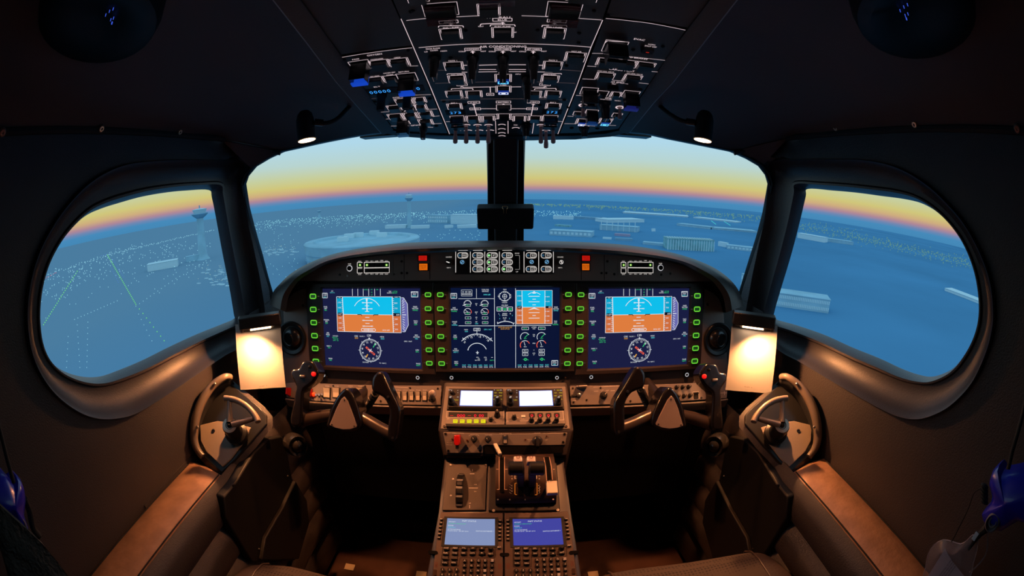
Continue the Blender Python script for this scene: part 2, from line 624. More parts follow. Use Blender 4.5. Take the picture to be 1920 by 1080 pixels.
# front bulkhead behind pedals and knee panels
m = MB(FZ(0))
m.box(-.95, 1.75, .95, 1.8, -1.2, -.45)
struct(m.build('wall_front', None, vblack))
m = MB(FZ(0))
m.box(-.95, 1.06, .95, 1.78, -.47, -.45)  # unseen deck, added to keep sky light out of the footwells
struct(m.build('wall_front_light_stop', None, vblack))
# ------------------------------------------------------------ the world outside: an airport seen from the air at dusk
GZ = -75.0
GR_ = Fr((0, 0, H+GZ), (1, 0, 0), (0, 1, 0))
def G(px, py): return GR_.hit(px, py)
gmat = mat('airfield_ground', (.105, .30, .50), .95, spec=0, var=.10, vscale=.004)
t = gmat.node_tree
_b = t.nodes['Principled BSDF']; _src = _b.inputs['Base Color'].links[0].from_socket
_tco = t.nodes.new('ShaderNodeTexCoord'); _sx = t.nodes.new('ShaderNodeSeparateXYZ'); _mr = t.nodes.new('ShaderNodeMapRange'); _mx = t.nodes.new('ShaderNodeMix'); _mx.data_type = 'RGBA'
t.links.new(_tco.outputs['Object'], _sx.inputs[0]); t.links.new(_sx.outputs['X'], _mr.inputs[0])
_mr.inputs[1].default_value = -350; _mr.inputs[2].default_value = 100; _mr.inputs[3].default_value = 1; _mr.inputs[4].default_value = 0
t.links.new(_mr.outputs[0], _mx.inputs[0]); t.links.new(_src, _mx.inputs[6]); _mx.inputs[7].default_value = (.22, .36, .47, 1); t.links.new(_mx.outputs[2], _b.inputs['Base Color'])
m = MB(GR_)
m.lathe(0, 0, [(3200, -1), (3200, 0)], 64)
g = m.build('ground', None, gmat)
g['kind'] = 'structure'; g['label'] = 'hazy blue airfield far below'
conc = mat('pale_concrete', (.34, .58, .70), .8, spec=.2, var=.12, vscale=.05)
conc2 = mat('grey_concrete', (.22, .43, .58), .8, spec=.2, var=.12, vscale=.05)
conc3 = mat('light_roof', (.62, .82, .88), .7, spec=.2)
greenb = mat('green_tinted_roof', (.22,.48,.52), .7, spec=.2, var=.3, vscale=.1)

def top_at(base, px, py):
    """height over the ground of the point at (px, py) that stands over base"""
    d = ray(px, py)
    t = sqrt(base.x**2 + base.y**2) / sqrt(d.x**2 + d.y**2)
    return d.z*t - GZ
def block(name, px, ytop, mt, label, cat, group=None, depth=None, windows=None, parent=None):
    """building from the base line (left px, right px) seen from here, height read at the left corner"""
    a, b = G(*px[0]), G(*px[1])
    h = top_at(a, px[0][0], ytop)
    u = (b-a)
    L = u.length
    u.normalize()
    back = Vector((-u.y, u.x, 0))
    if back.dot(a) < 0: back = -back
    dpt = depth or L*.4
    F = Fr(a, u, back) if u.cross(back).z > 0 else Fr(b, -u, back)
    base = thing(name, (a+b)/2, label, cat, group) if parent is None else parent
    m = MB(F)
    m.box(0, 0, L, dpt, 0, h)
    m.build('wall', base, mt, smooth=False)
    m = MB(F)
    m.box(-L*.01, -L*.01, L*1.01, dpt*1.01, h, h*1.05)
    m.build('roof', base, mt, smooth=False)
    if windows:
        rows, cols = windows
        W_ = Fr(a if u.cross(back).z > 0 else b, F.U, (0, 0, 1))
        for r in range(rows):
            for c in range(cols):
                u0 = L*(c+.2)/cols; u1 = L*(c+.8)/cols
                v0 = h*(r+.3)/rows; v1 = h*(r+.8)/rows
                w = MB(W_); w.box(u0, v0, u1, v1, -.1, L*.004); w.build('window', base, conc3, smooth=False)
    return base, F, L, h

def control_tower(px, pyb, pyt, rpx, label):
    b = G(px, pyb)
    h = top_at(b, px, pyt)
    r = (G(px+rpx, pyb) - b).length
    root = thing('control_tower', b, label, 'tower', None)
    F = Fr(b, (1, 0, 0), (0, 1, 0))
    m = MB(F); m.lathe(0, 0, [(r*1.5, 0), (r*1.1, h*.04), (r*.9, h*.1), (r*.75, h*.5), (r*.7, h*.78)], 16)
    m.build('shaft', root, conc)
    m = MB(F); m.lathe(0, 0, [(r*.7, h*.76), (r*1.3, h*.80), (r*1.75, h*.84), (r*1.6, h*.855)], 16)
    m.build('gallery', root, conc2)
    m = MB(F); m.lathe(0, 0, [(r*1.2, h*.853), (r*1.5, h*.92), (r*1.55, h*.925), (r*.8, h*.94), (.001, h*.945)], 16)
    m.build('cab', root, conc3)
    m = MB(F); m.cyl(0, 0, r*.12, h*.94, h, 6)
    m.build('mast', root, conc2)
control_tower(768, 427, 361, 4, 'tall slim control tower with round cab rising past the horizon, seen through the windscreen')
control_tower(381, 486, 384, 5.5, 'pale control tower seen through the left side window')
control_tower(599, 409, 394, 1.4, 'tiny distant tower on the lit horizon left of the big control tower')

# round terminal
d = Vector(ray(679, 480)); d.z = 0; d.normalize()
R_ = 68.0
cc = d*500 + Vector((0, 0, H+GZ)); c = cc
h = 23.0
root = thing('round_terminal', c, 'big round pale terminal building beyond the left part of the glareshield', 'building')
F = Fr(cc, (1, 0, 0), (0, 1, 0))
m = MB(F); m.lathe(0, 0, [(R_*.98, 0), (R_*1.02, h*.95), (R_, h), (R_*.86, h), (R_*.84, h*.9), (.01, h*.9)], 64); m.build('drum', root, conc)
for k in range(3):
    q = MB(F); q.lathe(0, 0, [(R_*(1.0), h*(.20+.28*k)), (R_*1.012, h*(.21+.28*k)), (R_*1.012, h*(.235+.28*k)), (R_*1.0, h*(.245+.28*k))], 64); q.build('storey_band', root, conc2)
for px, py in ((655, 443), (643, 449), (702, 437), (716, 441), (672, 441)):
    p = G(px, py)
    dd = ray(px, py); tt = (H+GZ+h-H)/dd.z; p = CAM + dd*tt
    q = MB(Fr(p, (1, 0, 0), (0, 1, 0))); q.box(-R_*.09, -R_*.05, R_*.09, R_*.05, -h*.1, h*.14); q.build('roof_hut', root, conc3, smooth=False)

gw = 'pale buildings beyond the windscreen'
block('terminal_building', [(802, 418), (839, 419)], 404, conc, 'pale block just right of the big control tower', 'building', windows=(2, 9))
block('terminal_building', [(845, 420), (891, 421)], 403, conc3, 'pale block left of the centre post, second right of the control tower', 'building', windows=(3, 12))
for i, (x0, y0, x1, y1, yt, lab) in enumerate([
    (722, 429, 760, 428, 423, 'low white shed at the foot of the big control tower, left side'),
    (770, 429, 804, 428, 424, 'low white shed at the foot of the big control tower, right side'),
    (836, 428, 850, 427, 423, 'tiny low hut right of the tower sheds'),
    (858, 428, 894, 427, 423, 'long low shed beside the centre post, left side')]):
    block('airport_shed', [(x0, y0), (x1, y1)], yt, conc3, lab, 'building')
block('warehouse', [(1030, 441), (1109, 445)], 432, conc, 'long pale warehouse with a ribbed front just right of the centre post', 'building', windows=(1, 10))
block('warehouse', [(1037, 411), (1075, 412)], 405, conc3, 'flat white shed high right of the centre post', 'building')
block('warehouse', [(1076, 410), (1121, 413)], 406, conc2, 'low grey shed right of the flat white shed', 'building')
block('warehouse', [(1128, 414), (1136, 415)], 408, conc3, 'small white cube hut in the right windscreen', 'building')
block('warehouse', [(1040, 424), (1066, 426)], 421, greenb, 'small flat green-grey shed right of the centre post', 'building')
bs, F, L, h = block('terminal_building', [(1124, 431), (1194, 436)], 422, conc, 'pale terminal with tall light masts, middle of the right windscreen', 'building')
for k in range(7):
    q = MB(F); u = L*(.05 + .15*k); q.box(u-.6, -1, u+.6, .2, 0, h*2.1); q.build('light_mast', bs, conc3, smooth=False)
block('warehouse', [(1140, 418), (1208, 417)], 412, conc3, 'white flat roof beyond the masted terminal', 'building')
block('warehouse', [(1152, 442), (1180, 444)], 438, mat('pinkish_roof', (.42, .36, .5), .7), 'small pinkish shed right of the masted terminal foot', 'building')
block('warehouse', [(1130, 448), (1146, 449)], 445, conc3, 'tiny white hut beside the pinkish shed', 'building')
block('warehouse', [(1155, 451), (1186, 452)], 447, conc2, 'low grey hut below the pinkish shed', 'building')
block('warehouse', [(1223, 434), (1229, 434)], 429, conc3, 'single white cube standing right of the masted terminal', 'building')
bs, F, L, h = block('canopy_terminal', [(1252, 468), (1338, 472)], 448, greenb, 'wide terminal under a lattice canopy with many legs in the right windscreen', 'building')
q = MB(F)
for k in range(19):
    q.box(L*k/18-.5, -.4, L*k/18+.5, .5, 0, h)
    q.line((L*k/18, -.2), (L*min(k+1, 18)/18, L*.35), 1.2, h*1.08)
    q.line((L*min(k+1, 18)/18, -.2), (L*k/18, L*.35), 1.2, h*1.1)
q.build('lattice', bs, conc3, smooth=False)
block('warehouse', [(1205, 458), (1252, 462)], 454, conc, 'low pale annex left of the lattice canopy', 'building')
block('warehouse', [(1346, 461), (1361, 464)], 453, conc3, 'white gable-end hall near the right windscreen edge', 'building')
block('warehouse', [(1363, 467), (1418, 473)], 460, conc, 'long pale hall near the right windscreen edge', 'building', windows=(1, 8))
block('car_park_building', [(1455, 574), (1553, 588)], 549, conc, 'large pale car park building with slatted sides in the right side window', 'building', windows=(2, 30))
block('warehouse', [(1388, 540), (1403, 551)], 513, conc, 'pale block edge at the lower right corner of the windscreen', 'building', windows=(2, 5))
block('warehouse', [(1771, 545), (1836, 570)], 540, conc3, 'flat white shed at the far right of the right side window', 'building')
for i, (x0, y0, x1, y1, yt, lab) in enumerate([
    (1269, 423, 1330, 430, 419, 'long low grey pier building above the lattice canopy'),
    (1335, 430, 1420, 437, 427, 'long low pier building reaching the right windscreen edge'),
    (1168, 400, 1290, 408, 398, 'far thin pale terminal strip in the right windscreen'),
    (1300, 409, 1380, 418, 407, 'far thin pale strip, right of the first one'),
    (1495, 446, 1545, 455, 437, 'far pale terminal at the left edge of the right side window'),
    (1550, 453, 1600, 460, 447, 'far low terminal right of the first in the right side window')]):
    block('pier_building', [(x0, y0), (x1, y1)], yt, conc3 if i in (2, 3, 4) else conc, lab, 'building')
block('pier_building', [(277, 510), (333, 500)], 497, conc3, 'low white pier left of the tower in the left side window', 'building')
block('pier_building', [(350, 492), (378, 487)], 482, conc, 'low pale annex at the foot of the tower in the left side window', 'building')

# gate clusters with light masts
def gates(name, pts, label, mh, size):
    c = G(*pts[0])
    root = thing(name, c, label, 'airport gate')
    for (x, y) in pts:
        p = G(x, y)
        F = Fr(p, (1, 0, 0), (0, 1, 0))
        k = p.length*.001*size
        m = MB(); m.box(-k*5, -k*2, k*5, k*2, 0, k*1.2, F); m.build('pier', root, conc3, smooth=False)
        n = MB(); n.box(-k*.25, -k*.25, k*.25, k*.25, 0, k*mh, F); mo = n.build('light_mast', root, conc, smooth=False)
        l = MB(); l.ball(p + Vector((0, 0, k*mh)), k*.5, 6, 4); l.build('lamp', mo, glow('mast_lamp', (190, 220, 200), 1))
r = random.Random(3)
gates('gate_cluster', [(r.uniform(372, 436), r.uniform(505, 537)) for _ in range(34)], 'crowded lit gates with light masts at the right edge of the left side window', 10, 1.1)
gates('gate_cluster', [(r.uniform(484, 556), r.uniform(468, 478)) for _ in range(24)], 'lit gates with light masts at the left edge of the windscreen', 9, 1.0)

# lights on the field: far too many to count
def lamps(name, pts, rgb, label, size=.6, es=1.0):
    m = MB()
    for p in pts:
        d = (p - CAM).length
        k = d*.00155*size
        z = Vector((0, 0, k))
        m.add([p+Vector((k, 0, k)), p+Vector((0, k, k)), p+Vector((-k, 0, k)), p+Vector((0, -k, k)), p+z*2, p], [(0, 1, 4), (1, 2, 4), (2, 3, 4), (3, 0, 4), (1, 0, 5), (2, 1, 5), (3, 2, 5), (0, 3, 5)])
    o = m.build(name, None, glow(name + rgb[0].__str__() + rgb[1].__str__(), rgb, es), smooth=False)
    tag(o, label, 'lights', None, 'stuff')
def seg(p, q, n, jit=0):
    out = []
    a, b = G(*p), G(*q)
    for i in range(n):
        t = i/(n-1)
        # even steps in perspective
        x, y = p[0]+(q[0]-p[0])*t, p[1]+(q[1]-p[1])*t
        out.append(G(x + r.uniform(-jit, jit), y + r.uniform(-jit, jit)))
    return out
lamps('runway_lights', seg((202, 480), (255, 572), 32) + seg((255, 572), (308, 640), 9) + seg((145, 510), (82, 610), 26), (120, 235, 120), 'green dotted runway lines in the left side window', 1.0)
pts = []
for _ in range(330):
    t = r.random()
    x = 75 + 320*t
    base = 505 - 70*t + 8*sin(t*9)
    y = base + abs(r.gauss(0, 1))*34
    pts.append(G(x, y))
pts += seg((205, 478), (400, 432), 70, 1) + seg((72, 522), (205, 478), 40, 2) + seg((255, 575), (330, 523), 12) + seg((330, 523), (395, 490), 10) + seg((140, 600), (220, 565), 14) + seg((145, 610), (150, 690), 8) + seg((165, 605), (163, 690), 9) + seg((260, 590), (285, 640), 6) + seg((128, 632), (125, 690), 6)
lamps('taxiway_lights', pts, (150, 215, 235), 'scattered blue-white taxiway lights in the left side window', .75)
lamps('approach_lights', seg((212, 487), (232, 520), 12) + seg((207, 500), (222, 530), 10) + seg((198, 478), (190, 480), 3), (90, 130, 250), 'short blue light bars beside the green runway line', .5)
lamps('red_lights', seg((75, 528), (105, 512), 12, .7), (230, 90, 100), 'row of red lights at the left end of the left side window', .6)
pts, pts2 = [], []
for _ in range(750):
    t = r.random()
    x = 470 + 430*t
    y0 = 420 - 26*t**.6
    if 800 < x < 895 and r.random() < .5: continue
    y = y0 + abs(r.gauss(0, 1))*8
    (pts if r.random() < .6 else pts2).append(G(x, y))
for _ in range(110): pts.append(G(r.uniform(1000, 1090), r.uniform(396, 406)))
for _ in range(60): pts2.append(G(r.uniform(480, 560), r.uniform(430, 520)))
for _ in range(30): pts.append(G(r.uniform(780, 910), r.uniform(432, 450)))
pts += pts2
lamps('city_lights', pts, (150, 225, 240), 'band of pale cyan and green lights under the horizon behind the left windscreen', .55)
lamps('signal_lights', seg((1334, 415), (1342, 421), 8) + seg((1358, 416), (1369, 423), 9), (90, 240, 230), 'two short cyan light bars in the right windscreen', .55)
pts = []
for _ in range(500):
    t = r.random()
    x = 985 + 450*t
    y = 383 + 24*t**1.6 + abs(r.gauss(0, 1))*(1.5+3.5*t)
    pts.append(G(x, y))
for _ in range(520):
    t = r.random()
    x = 1500 + 335*t
    y = 424 + 75*t**1.1 + r.gauss(0, 1)*5
    pts.append(G(x, y))
lamps('village_patches', pts, (105, 160, 150), 'long greenish built-up band along the right horizon', .9, .8)
pts = [G(1445 + 390*t, 398+18*t) for t in ()]
# ------------------------------------------------------------ overhead panel
ov_m = mat('overhead_black_paint', (.034, .030, .030), .45, bump=.15, bscale=700)
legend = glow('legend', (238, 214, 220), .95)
legend_dim = glow('legend_dim', (110, 95, 98), .8)
cap_m = mat('switch_cap', (.010, .012, .018), .28)
blue_lit = glow('blue_digit', (60, 160, 255), 1.3)
cyan_lit = glow('cyan_legend', (110, 225, 255), 1.3)
white_lit = glow('white_legend', (235, 240, 255), 1.1)
blue_cap = mat('lit_blue_cap', (.01, .02, .12), .3, emit=lin(20, 50, 150), es=.7)
guard_clear = mat('clear_blue_guard', (.05, .16, .55), .12, alpha=.75, emit=lin(20, 70, 190), es=.8)  # emission paints the blue light on the lids
guard_red = mat('clear_red_guard', (.20, .07, .09), .12, alpha=.45)
def lp(px): return [O.px(*p) for p in px]
def orect(x0, y0, x1, y1):
    xc, yc = (x0+x1)/2, (y0+y1)/2
    u, v = O.px(xc, yc)
    w = O.px(x1, yc)[0] - O.px(x0, yc)[0]
    h = O.px(xc, y0)[1] - O.px(xc, y1)[1]
    return u, v, abs(w), abs(h)
def mpp(x, y): return O.px(x+.5, y)[0] - O.px(x-.5, y)[0]

hs = thing('overhead_housing', O.w(0, .3), 'dark housing rails that frame the overhead switch panels', 'overhead housing')
for outer, inner in (([(715,247),(665,190),(631,150),(575,75),(517,0),(470,-60)], [(738,243),(690,176),(640,105),(600,50),(560,-5),(520,-60)]),
                     ([(1180,246),(1225,190),(1262,150),(1322,72),(1377,0),(1425,-60)], [(1160,243),(1205,177),(1252,105),(1293,50),(1335,-5),(1378,-60)])):
    a, b = [O.hit(*p) for p in outer], [O.hit(*p) for p in inner]
    sgn = -1 if outer[0][0] < 900 else 1
    m = MB()
    dn = O.N
    rr = []
    for p, q in zip(a, b):
        rr.append([p - dn*.10, p + dn*.002, p.lerp(q, .15) + dn*.010, p.lerp(q, .85) + dn*.006, q + dn*.001, q - dn*.03])
    m.rings([[r[j] for r in rr] for j in range(6)], closed=False)
    if sgn > 0: m.f = [f[::-1] for f in m.f]
    m.build('side_rail', hs, mat('rail_leather', (.07, .05, .045), .5, bump=.4, bscale=300))
    m = MB()
    m.tube([p + dn*.003 for p in a], .0022, 6)
    m.build('rail_edge', hs, mat('rail_edge_grey', (.35, .36, .38), .4))
lipo = [(715,247),(745,254),(820,260),(900,262),(948,263),(1000,262),(1080,260),(1150,254),(1180,246)]
lipi = [(738,243),(765,248),(825,252),(900,254),(948,255),(1000,254),(1075,253),(1135,249),(1160,243)]
m = MB()
a = [O.hit(*p) for p in lipo]; b = [O.hit(*p) for p in lipi]
m.rings([[p - O.N*.10 for p in a], a, [p.lerp(q, .3) + O.N*.006 for p, q in zip(a, b)], [q + O.N*.003 for q in b], [q - O.N*.03 for q in b]], closed=False)
m.build('front_lip', hs, mat('lip_blue_black', (.05, .06, .07), .4))
m = MB(O)
m.box(-.42, -.02, .42, 1.9, -.06, -.05)
m.build('backing_plate', hs, mblack)

CP = thing('overhead_switchboard', O.w(0, .35), 'centre overhead panel with hydraulic, air conditioning, fuel and electric switches', 'switch panel')
LP = thing('overhead_switchboard', O.w(-.28, .2), 'left overhead panel with oxygen switches and two blue zero readouts', 'switch panel')
RP = thing('overhead_switchboard', O.w(.28, .2), 'right overhead panel with cargo, brake and engine switches', 'switch panel')
cpts = [(843,251),(808,165),(776,90),(756,44),(737,0),(712,-60),(1168,-60),(1142,0),(1127,44),(1110,88),(1080,165),(1046,251),(948,256)]
lpts = [(739,242),(690,176),(641,107),(705,97),(773,89),(805,167),(839,250),(780,249)]
lup = [(640,103),(600,50),(560,-5),(520,-60),(708,-60),(733,0),(772,86),(705,94)]
rpts = [(1159,242),(1204,176),(1250,108),(1285,57),(1218,44),(1134,34),(1115,88),(1084,165),(1050,250),(1100,249)]
rup = [(1290,53),(1335,-5),(1378,-60),(1172,-60),(1147,0),(1136,31),(1218,40)]
for pts, th in ((cpts, CP), (lpts, LP), (rpts, RP)):
    m = MB(O); m.prism(lp(pts), -.04, 0); m.build('face_plate', th, ov_m, smooth=False)
for pts, nm in ((lup, 'left'), (rup, 'right')):
    m = MB(O); m.prism(lp(pts), -.04, -.001); m.build('blank_plate', hs, ov_m, smooth=False)
lets = {id(CP): MB(O), id(LP): MB(O), id(RP): MB(O)}
def Lm(th): return lets[id(th)].mat(legend)
def ln(th, pts, w=1.2, dim=False):
    q = lets[id(th)].mat(legend_dim if dim else legend)
    for a, b in zip(pts[:-1], pts[1:]):
        q.line(O.px(*a), O.px(*b), w*mpp(*a), .0006)
def tx(th, s, x, y, h=3.2, w=None):
    k = mpp(x, y)
    kv = O.px(x, y-.5)[1] - O.px(x, y+.5)[1]
    u, v = O.px(x, y)
    Lm(th).text(s, u, v, h*abs(kv), .0008, wid=(w*k if w else None))
def btn(th, x0, y0, x1, y1, full=False, lit=None, dz=.008, inner=True, name='push_button'):
    u, v, w, h = orect(x0, y0, x1, y1)
    k = mpp((x0+x1)/2, (y0+y1)/2)
    q = Lm(th)
    lw_ = .95*k
    pts = [(u-w/2, v-h/2), (u-w/2, v+h/2), (u+w/2, v+h/2), (u+w/2, v-h/2)]
    q.lines(pts, lw_, .0006, full)
    q.line((u-w/2, v-h/2), (u-w/2+3*k, v-h/2), lw_, .0006)
    q.line((u+w/2, v-h/2), (u+w/2-3*k, v-h/2), lw_, .0006)
    cw, chh = w-7*k, h*.78
    if inner:
        q.line((u-w/2+3*k, v-h*.42), (u-w/2+3*k, v+h*.42), 1.6*k, .0006)
        q.line((u+w/2-3*k, v-h*.42), (u+w/2-3*k, v+h*.42), 1.6*k, .0006)
    m = MB(O); m.mat(cap_m)
    m.box(u-cw/2, v-h*.46, u+cw/2, v-h*.46+chh, 0, dz, ch=k*.6)
    if lit:
        m.mat(lit)
        m.frame(u-cw*.38, v-h*.34, u+cw*.38, v-h*.34+chh*.38, 1.6*k, dz+.0004)
        m.box(u-cw*.18, v-h*.28, u+cw*.18, v-h*.28+chh*.2, dz, dz+.0005)
        m.mat(blue_cap); m.box(u-cw*.46, v-h*.42, u+cw*.46, v-h*.42+chh*.9, dz-.001, dz+.0002)
    m.build(name, th, None, smooth=False)
def guard(th, x0, y0, x1, y1, mt, dz=.030, drop=None, wall=None):
    """hinged cover: side walls and a lid over a switch"""
    u, v, w, h = orect(x0, y0, x1, y1)
    k = mpp((x0+x1)/2, (y0+y1)/2)
    m = MB(O)
    t = 1.5*k
    m.mat(wall or cap_m)
    m.box(u-w/2, v-h/2, u-w/2+t, v+h/2, 0, dz)
    m.box(u+w/2-t, v-h/2, u+w/2, v+h/2, 0, dz)
    m.box(u-w/2, v+h/2-t, u+w/2, v+h/2, 0, dz)
    m.box(u-w/2, v-h/2, u+w/2, v+h/2, dz*.45, dz*.5)
    m.mat(mt)
    m.box(u-w/2, v-h/2, u+w/2, v-h*.02, dz, dz+.003)
    m.box(u-w/2, v-h/2-t, u+w/2, v-h/2, dz*.55, dz+.003)
    m.build('switch_guard', th, None)
def oknob(th, x, y0, y1, wpx, name='selector_knob', tall=.035, ptr=True):
    """round base, wing grip with a white pointer; x, y of the base centre"""
    yb = y0
    u, v = O.px(x, yb)
    k = mpp(x, yb)
    r = wpx*k/2
    m = MB(O); m.mat(cap_m)
    m.lathe(u, v, [(r*1.15, 0), (r*1.15, .004), (r*.95, .010), (r*.9, tall*.5), (r*.8, tall*.55)], 20)
    m.box(u-r*.72, v-r*1.0, u+r*.72, v+r*1.0, tall*.4, tall, ch=r*.15, r=r*.5)
    if ptr:
        m.mat(legend_dim); m.box(u-k*.45, v-r*.9, u+k*.45, v+r*.9, tall, tall+.0006)
    m.build(name, th, None, bevel=.0008)
def toggle(th, x, y, yb, ring=False):
    """ring collar and a lever hanging down"""
    u, v = O.px(x, y)
    k = mpp(x, y)
    q = Lm(th)
    if ring:
        q.arc((u, v), 7*k, 0, 2*pi, 3.2*k, .0006, 20)
    else:
        q.arc((u, v-2*k), 8*k, radians(25), radians(155), 2.6*k, .0006)
        u2, v2 = O.px(x+2, yb)
    m = MB(O); m.mat(mat('toggle_metal', (.55, .38, .38), .4, metal=.3))
    m.cyl(u, v, 3.6*k, 0, .006, 12)
    p0 = O.w(u, v, .004)
    p1 = O.w(u + 0, v - 5*k, .046 if not ring else .028)
    m.tube([p0, p0.lerp(p1, .5), p0.lerp(p1, .8), p1, p1 + (p1-p0)*.06], [2.6*k, 3.4*k, 4.6*k, 4.4*k, 2.2*k], 10)
    m.build('toggle_switch', th, None)

# centre panel
ln(CP, [(752,35),(776,90),(808,165),(843,251)], 1.3); ln(CP, [(1130,37),(1108,88),(1080,165),(1046,251)], 1.3)  # highlights on the panel's side edges, drawn as glowing lines
ln(CP, [(762,38),(800,34),(860,31),(900,29)]); ln(CP, [(978,29),(1030,31),(1100,35),(1128,37)])
ln(CP, [(785,89),(860,83),(948,81),(1030,83),(1108,88)], 1.4)
ln(CP, [(806,132),(835,131),(868,130)], .8, True); ln(CP, [(1048,130),(1090,133)], .9, True)
ln(CP, [(816,156),(880,154),(928,153)], .9, True); ln(CP, [(1002,153),(1078,156)], .9, True)
ln(CP, [(826,187.5),(948,185),(1064,187)], 1.0, True)
ln(CP, [(836,228),(846,228)], .9); ln(CP, [(1045,227),(1056,228)], .9)
ln(CP, [(929,226.5),(930,250)], 1); ln(CP, [(952.5,226.5),(952.7,250)], 1); ln(CP, [(1001.5,227),(998,250)], 1)
for x0, y0, x1, y1 in ((793,5,859,29), (1025,4,1090,32)):
    btn(CP, x0, y0, x1, y1, True, inner=False, name='guarded_button'); guard(CP, x0+6, y0+4, x1-5, y1+5, guard_red, .012, wall=guard_red)
btn(CP, 895, 7, 938, 28, True); 
guard(CP, 898, -26, 966, -2, guard_red, .012, wall=guard_red)
btn(CP, 762, -18, 803, 4, True, inner=False); btn(CP, 1062, -20, 1122, 2, True, inner=False)
for x0, y0, x1, y1, s in ((825,53,866,73,'ENG 1 PUMP'), (922,51,963,70,'ELEC PUMP'), (1019,52,1060,72,'ENG 2 PUMP')):
    btn(CP, x0, y0, x1, y1, True)
    xc = (x0+x1)/2
    tx(CP, s, xc, y0-1.7, 2.4, 30); ln(CP, [(x0-3, y0-2), (x0-2, y0-5), (x1+2, y0-5), (x1+3, y0-2)], 1.6)
    ln(CP, [(xc, y0-5), (xc, y0-9)], 1.6)
    u, v = O.px(xc, y0-8); k = mpp(xc, y0)
    Lm(CP).poly([(u-5*k, v-1*k), (u+5*k, v-1*k), (u, v+4*k)], .0006)
for s, xc, yc in (('GREEN', 841, 40.5), ('BLUE', 942, 36.5), ('YELLOW', 1044, 39)):
    u, v, w, h = orect(xc-18, yc-2.7, xc+18, yc+2.7)
    Lm(CP).frame(u-w/2, v-h/2, u+w/2, v+h/2, mpp(xc, yc)*1.1, .0006)
    tx(CP, s, xc, yc, 2.8, 17)
ln(CP, [(900,48),(902,44.5),(938,43),(942,43)], 1.8); tx(CP, 'RAT', 902, 49, 2, 10); tx(CP, 'DIST', 966, 60, 2, 5)
tx(CP, 'HYDRAU.', 936, 32, 3.2, 46); tx(CP, 'AIR CONDITIONING', 943, 86.5, 3.6, 88)
for x, s in ((886.5,'COCKPIT'), (943,'FWD CABIN'), (1000,'AFT CABIN')):
    u, v, w, h = orect(x-15, 89.5, x+15, 94)
    Lm(CP).frame(u-w/2, v-h/2, u+w/2, v+h/2, mpp(x, 90)*1.1, .0006)
    tx(CP, s, x, 91.7, 2.4, 24); tx(CP, 'COLD', x-20, 96, 2.2, 13); tx(CP, 'HOT', x+20, 95.6, 2.2, 10)
    k = mpp(x, 97); u, v = O.px(x, 97)
    Lm(CP).poly([(u-5*k, v-1*k), (u+5*k, v-1*k), (u, v+4*k)], .0006); Lm(CP).line((u, v), (u, v-6*k), 2.6*k, .0006)
    oknob(CP, x, 108, 0, 21, tall=.050)
tx(CP, 'PACK FLOW', 812, 90.5, 2.8, 27); tx(CP, 'NORM', 814, 94, 2.1, 14); tx(CP, 'LO', 799, 96.5, 2.1, 6); tx(CP, 'HIGH', 832, 95, 2.1, 12)
oknob(CP, 815, 108, 0, 22, tall=.046)
btn(CP, 833,116,869,131); tx(CP, 'PACK 1', 849, 113.5, 2.2, 16)
btn(CP, 1018,115,1054,130); tx(CP, 'PACK 2', 1037, 112.7, 2.2, 16)
btn(CP, 1059,98,1097.5,115); tx(CP, 'HOT AIR', 1081, 96.3, 2.2, 19)
btn(CP, 840.5,141,874,154.5); btn(CP, 1014.5,141,1048,153.5)
tx(CP, 'ENG 1 BLEED', 857, 139.8, 1.8, 22); tx(CP, 'ENG 2 BLEED', 1032, 139.6, 1.8, 22)
for a in ([(869,122),(876,122)], [(898,122),(932,121)], [(954,121),(986,121)], [(1010,122),(1018,122)]): ln(CP, a, 1.9)
for a in ([(854,135),(876,135)], [(897,134.5),(932,134)], [(954,134),(986,134)], [(1008,134.5),(1036,135)], [(898,130),(930,130)], [(954,130),(986,130)]): ln(CP, a, 1.6)
for x, s in ((854, 1), (1035, 1)):
    ln(CP, [(x-16, 139.5), (x-15, 138), (x+17, 137.5), (x+18, 139)], 1.6)
    u, v = O.px(x, 133.5); k = mpp(x, 133)
    Lm(CP).poly([(u-4*k, v-1.5*k), (u+4*k, v-1.5*k), (u, v+2.5*k)], .0006)
for x, s in ((866,'ENG 1'), (1022,'ENG 2')):
    u, v, w, h = orect(x-10, 155.6, x+10, 160.2)
    Lm(CP).frame(u-w/2, v-h/2, u+w/2, v+h/2, mpp(x, 158)*1.0, .0006); tx(CP, s, x, 158, 2, 13)
    u, v = O.px(x, 162.5); k = mpp(x, 162)
    Lm(CP).poly([(u-4*k, v-1.5*k), (u+4*k, v-1.5*k), (u, v+2.5*k)], .0006)
    ln(CP, [(x-20, 168), (x-19, 166), (x+20, 165.5), (x+21, 168)], 1.6)
tx(CP, 'BLEED AIR', 942, 136, 1.8, 14)
ln(CP, [(868,163.6),(929,162.6)], 1.6); ln(CP, [(959,162.6),(977,162.4)], 1.6); ln(CP, [(999,162.8),(1022,163.6)], 1.6); ln(CP, [(919,163),(919.5,173)], 1.5)
u, v, w, h = orect(912.5, 174.5, 926, 178.8); Lm(CP).frame(u-w/2, v-h/2, u+w/2, v+h/2, mpp(919, 176), .0006); tx(CP, 'APU', 919, 176.6, 2, 8)
btn(CP, 928,139,959,153, lit=cyan_lit); btn(CP, 929.5,161,958.5,172.5, lit=white_lit); tx(CP, 'FUEL', 943.5, 155, 2.3, 16)
tx(CP, 'X FEED', 943.5, 159, 1.6, 12)
for x0, x1 in ((836,867), (873.6,904), (984,1015), (1021.6,1052)): btn(CP, x0, 170, x1, 181.5)
tx(CP, 'LEFT TANK', 872, 183, 1.8, 24); ln(CP, [(839,183.5),(856,183.3)], .8, True); ln(CP, [(887,183),(905,182)], .8, True)
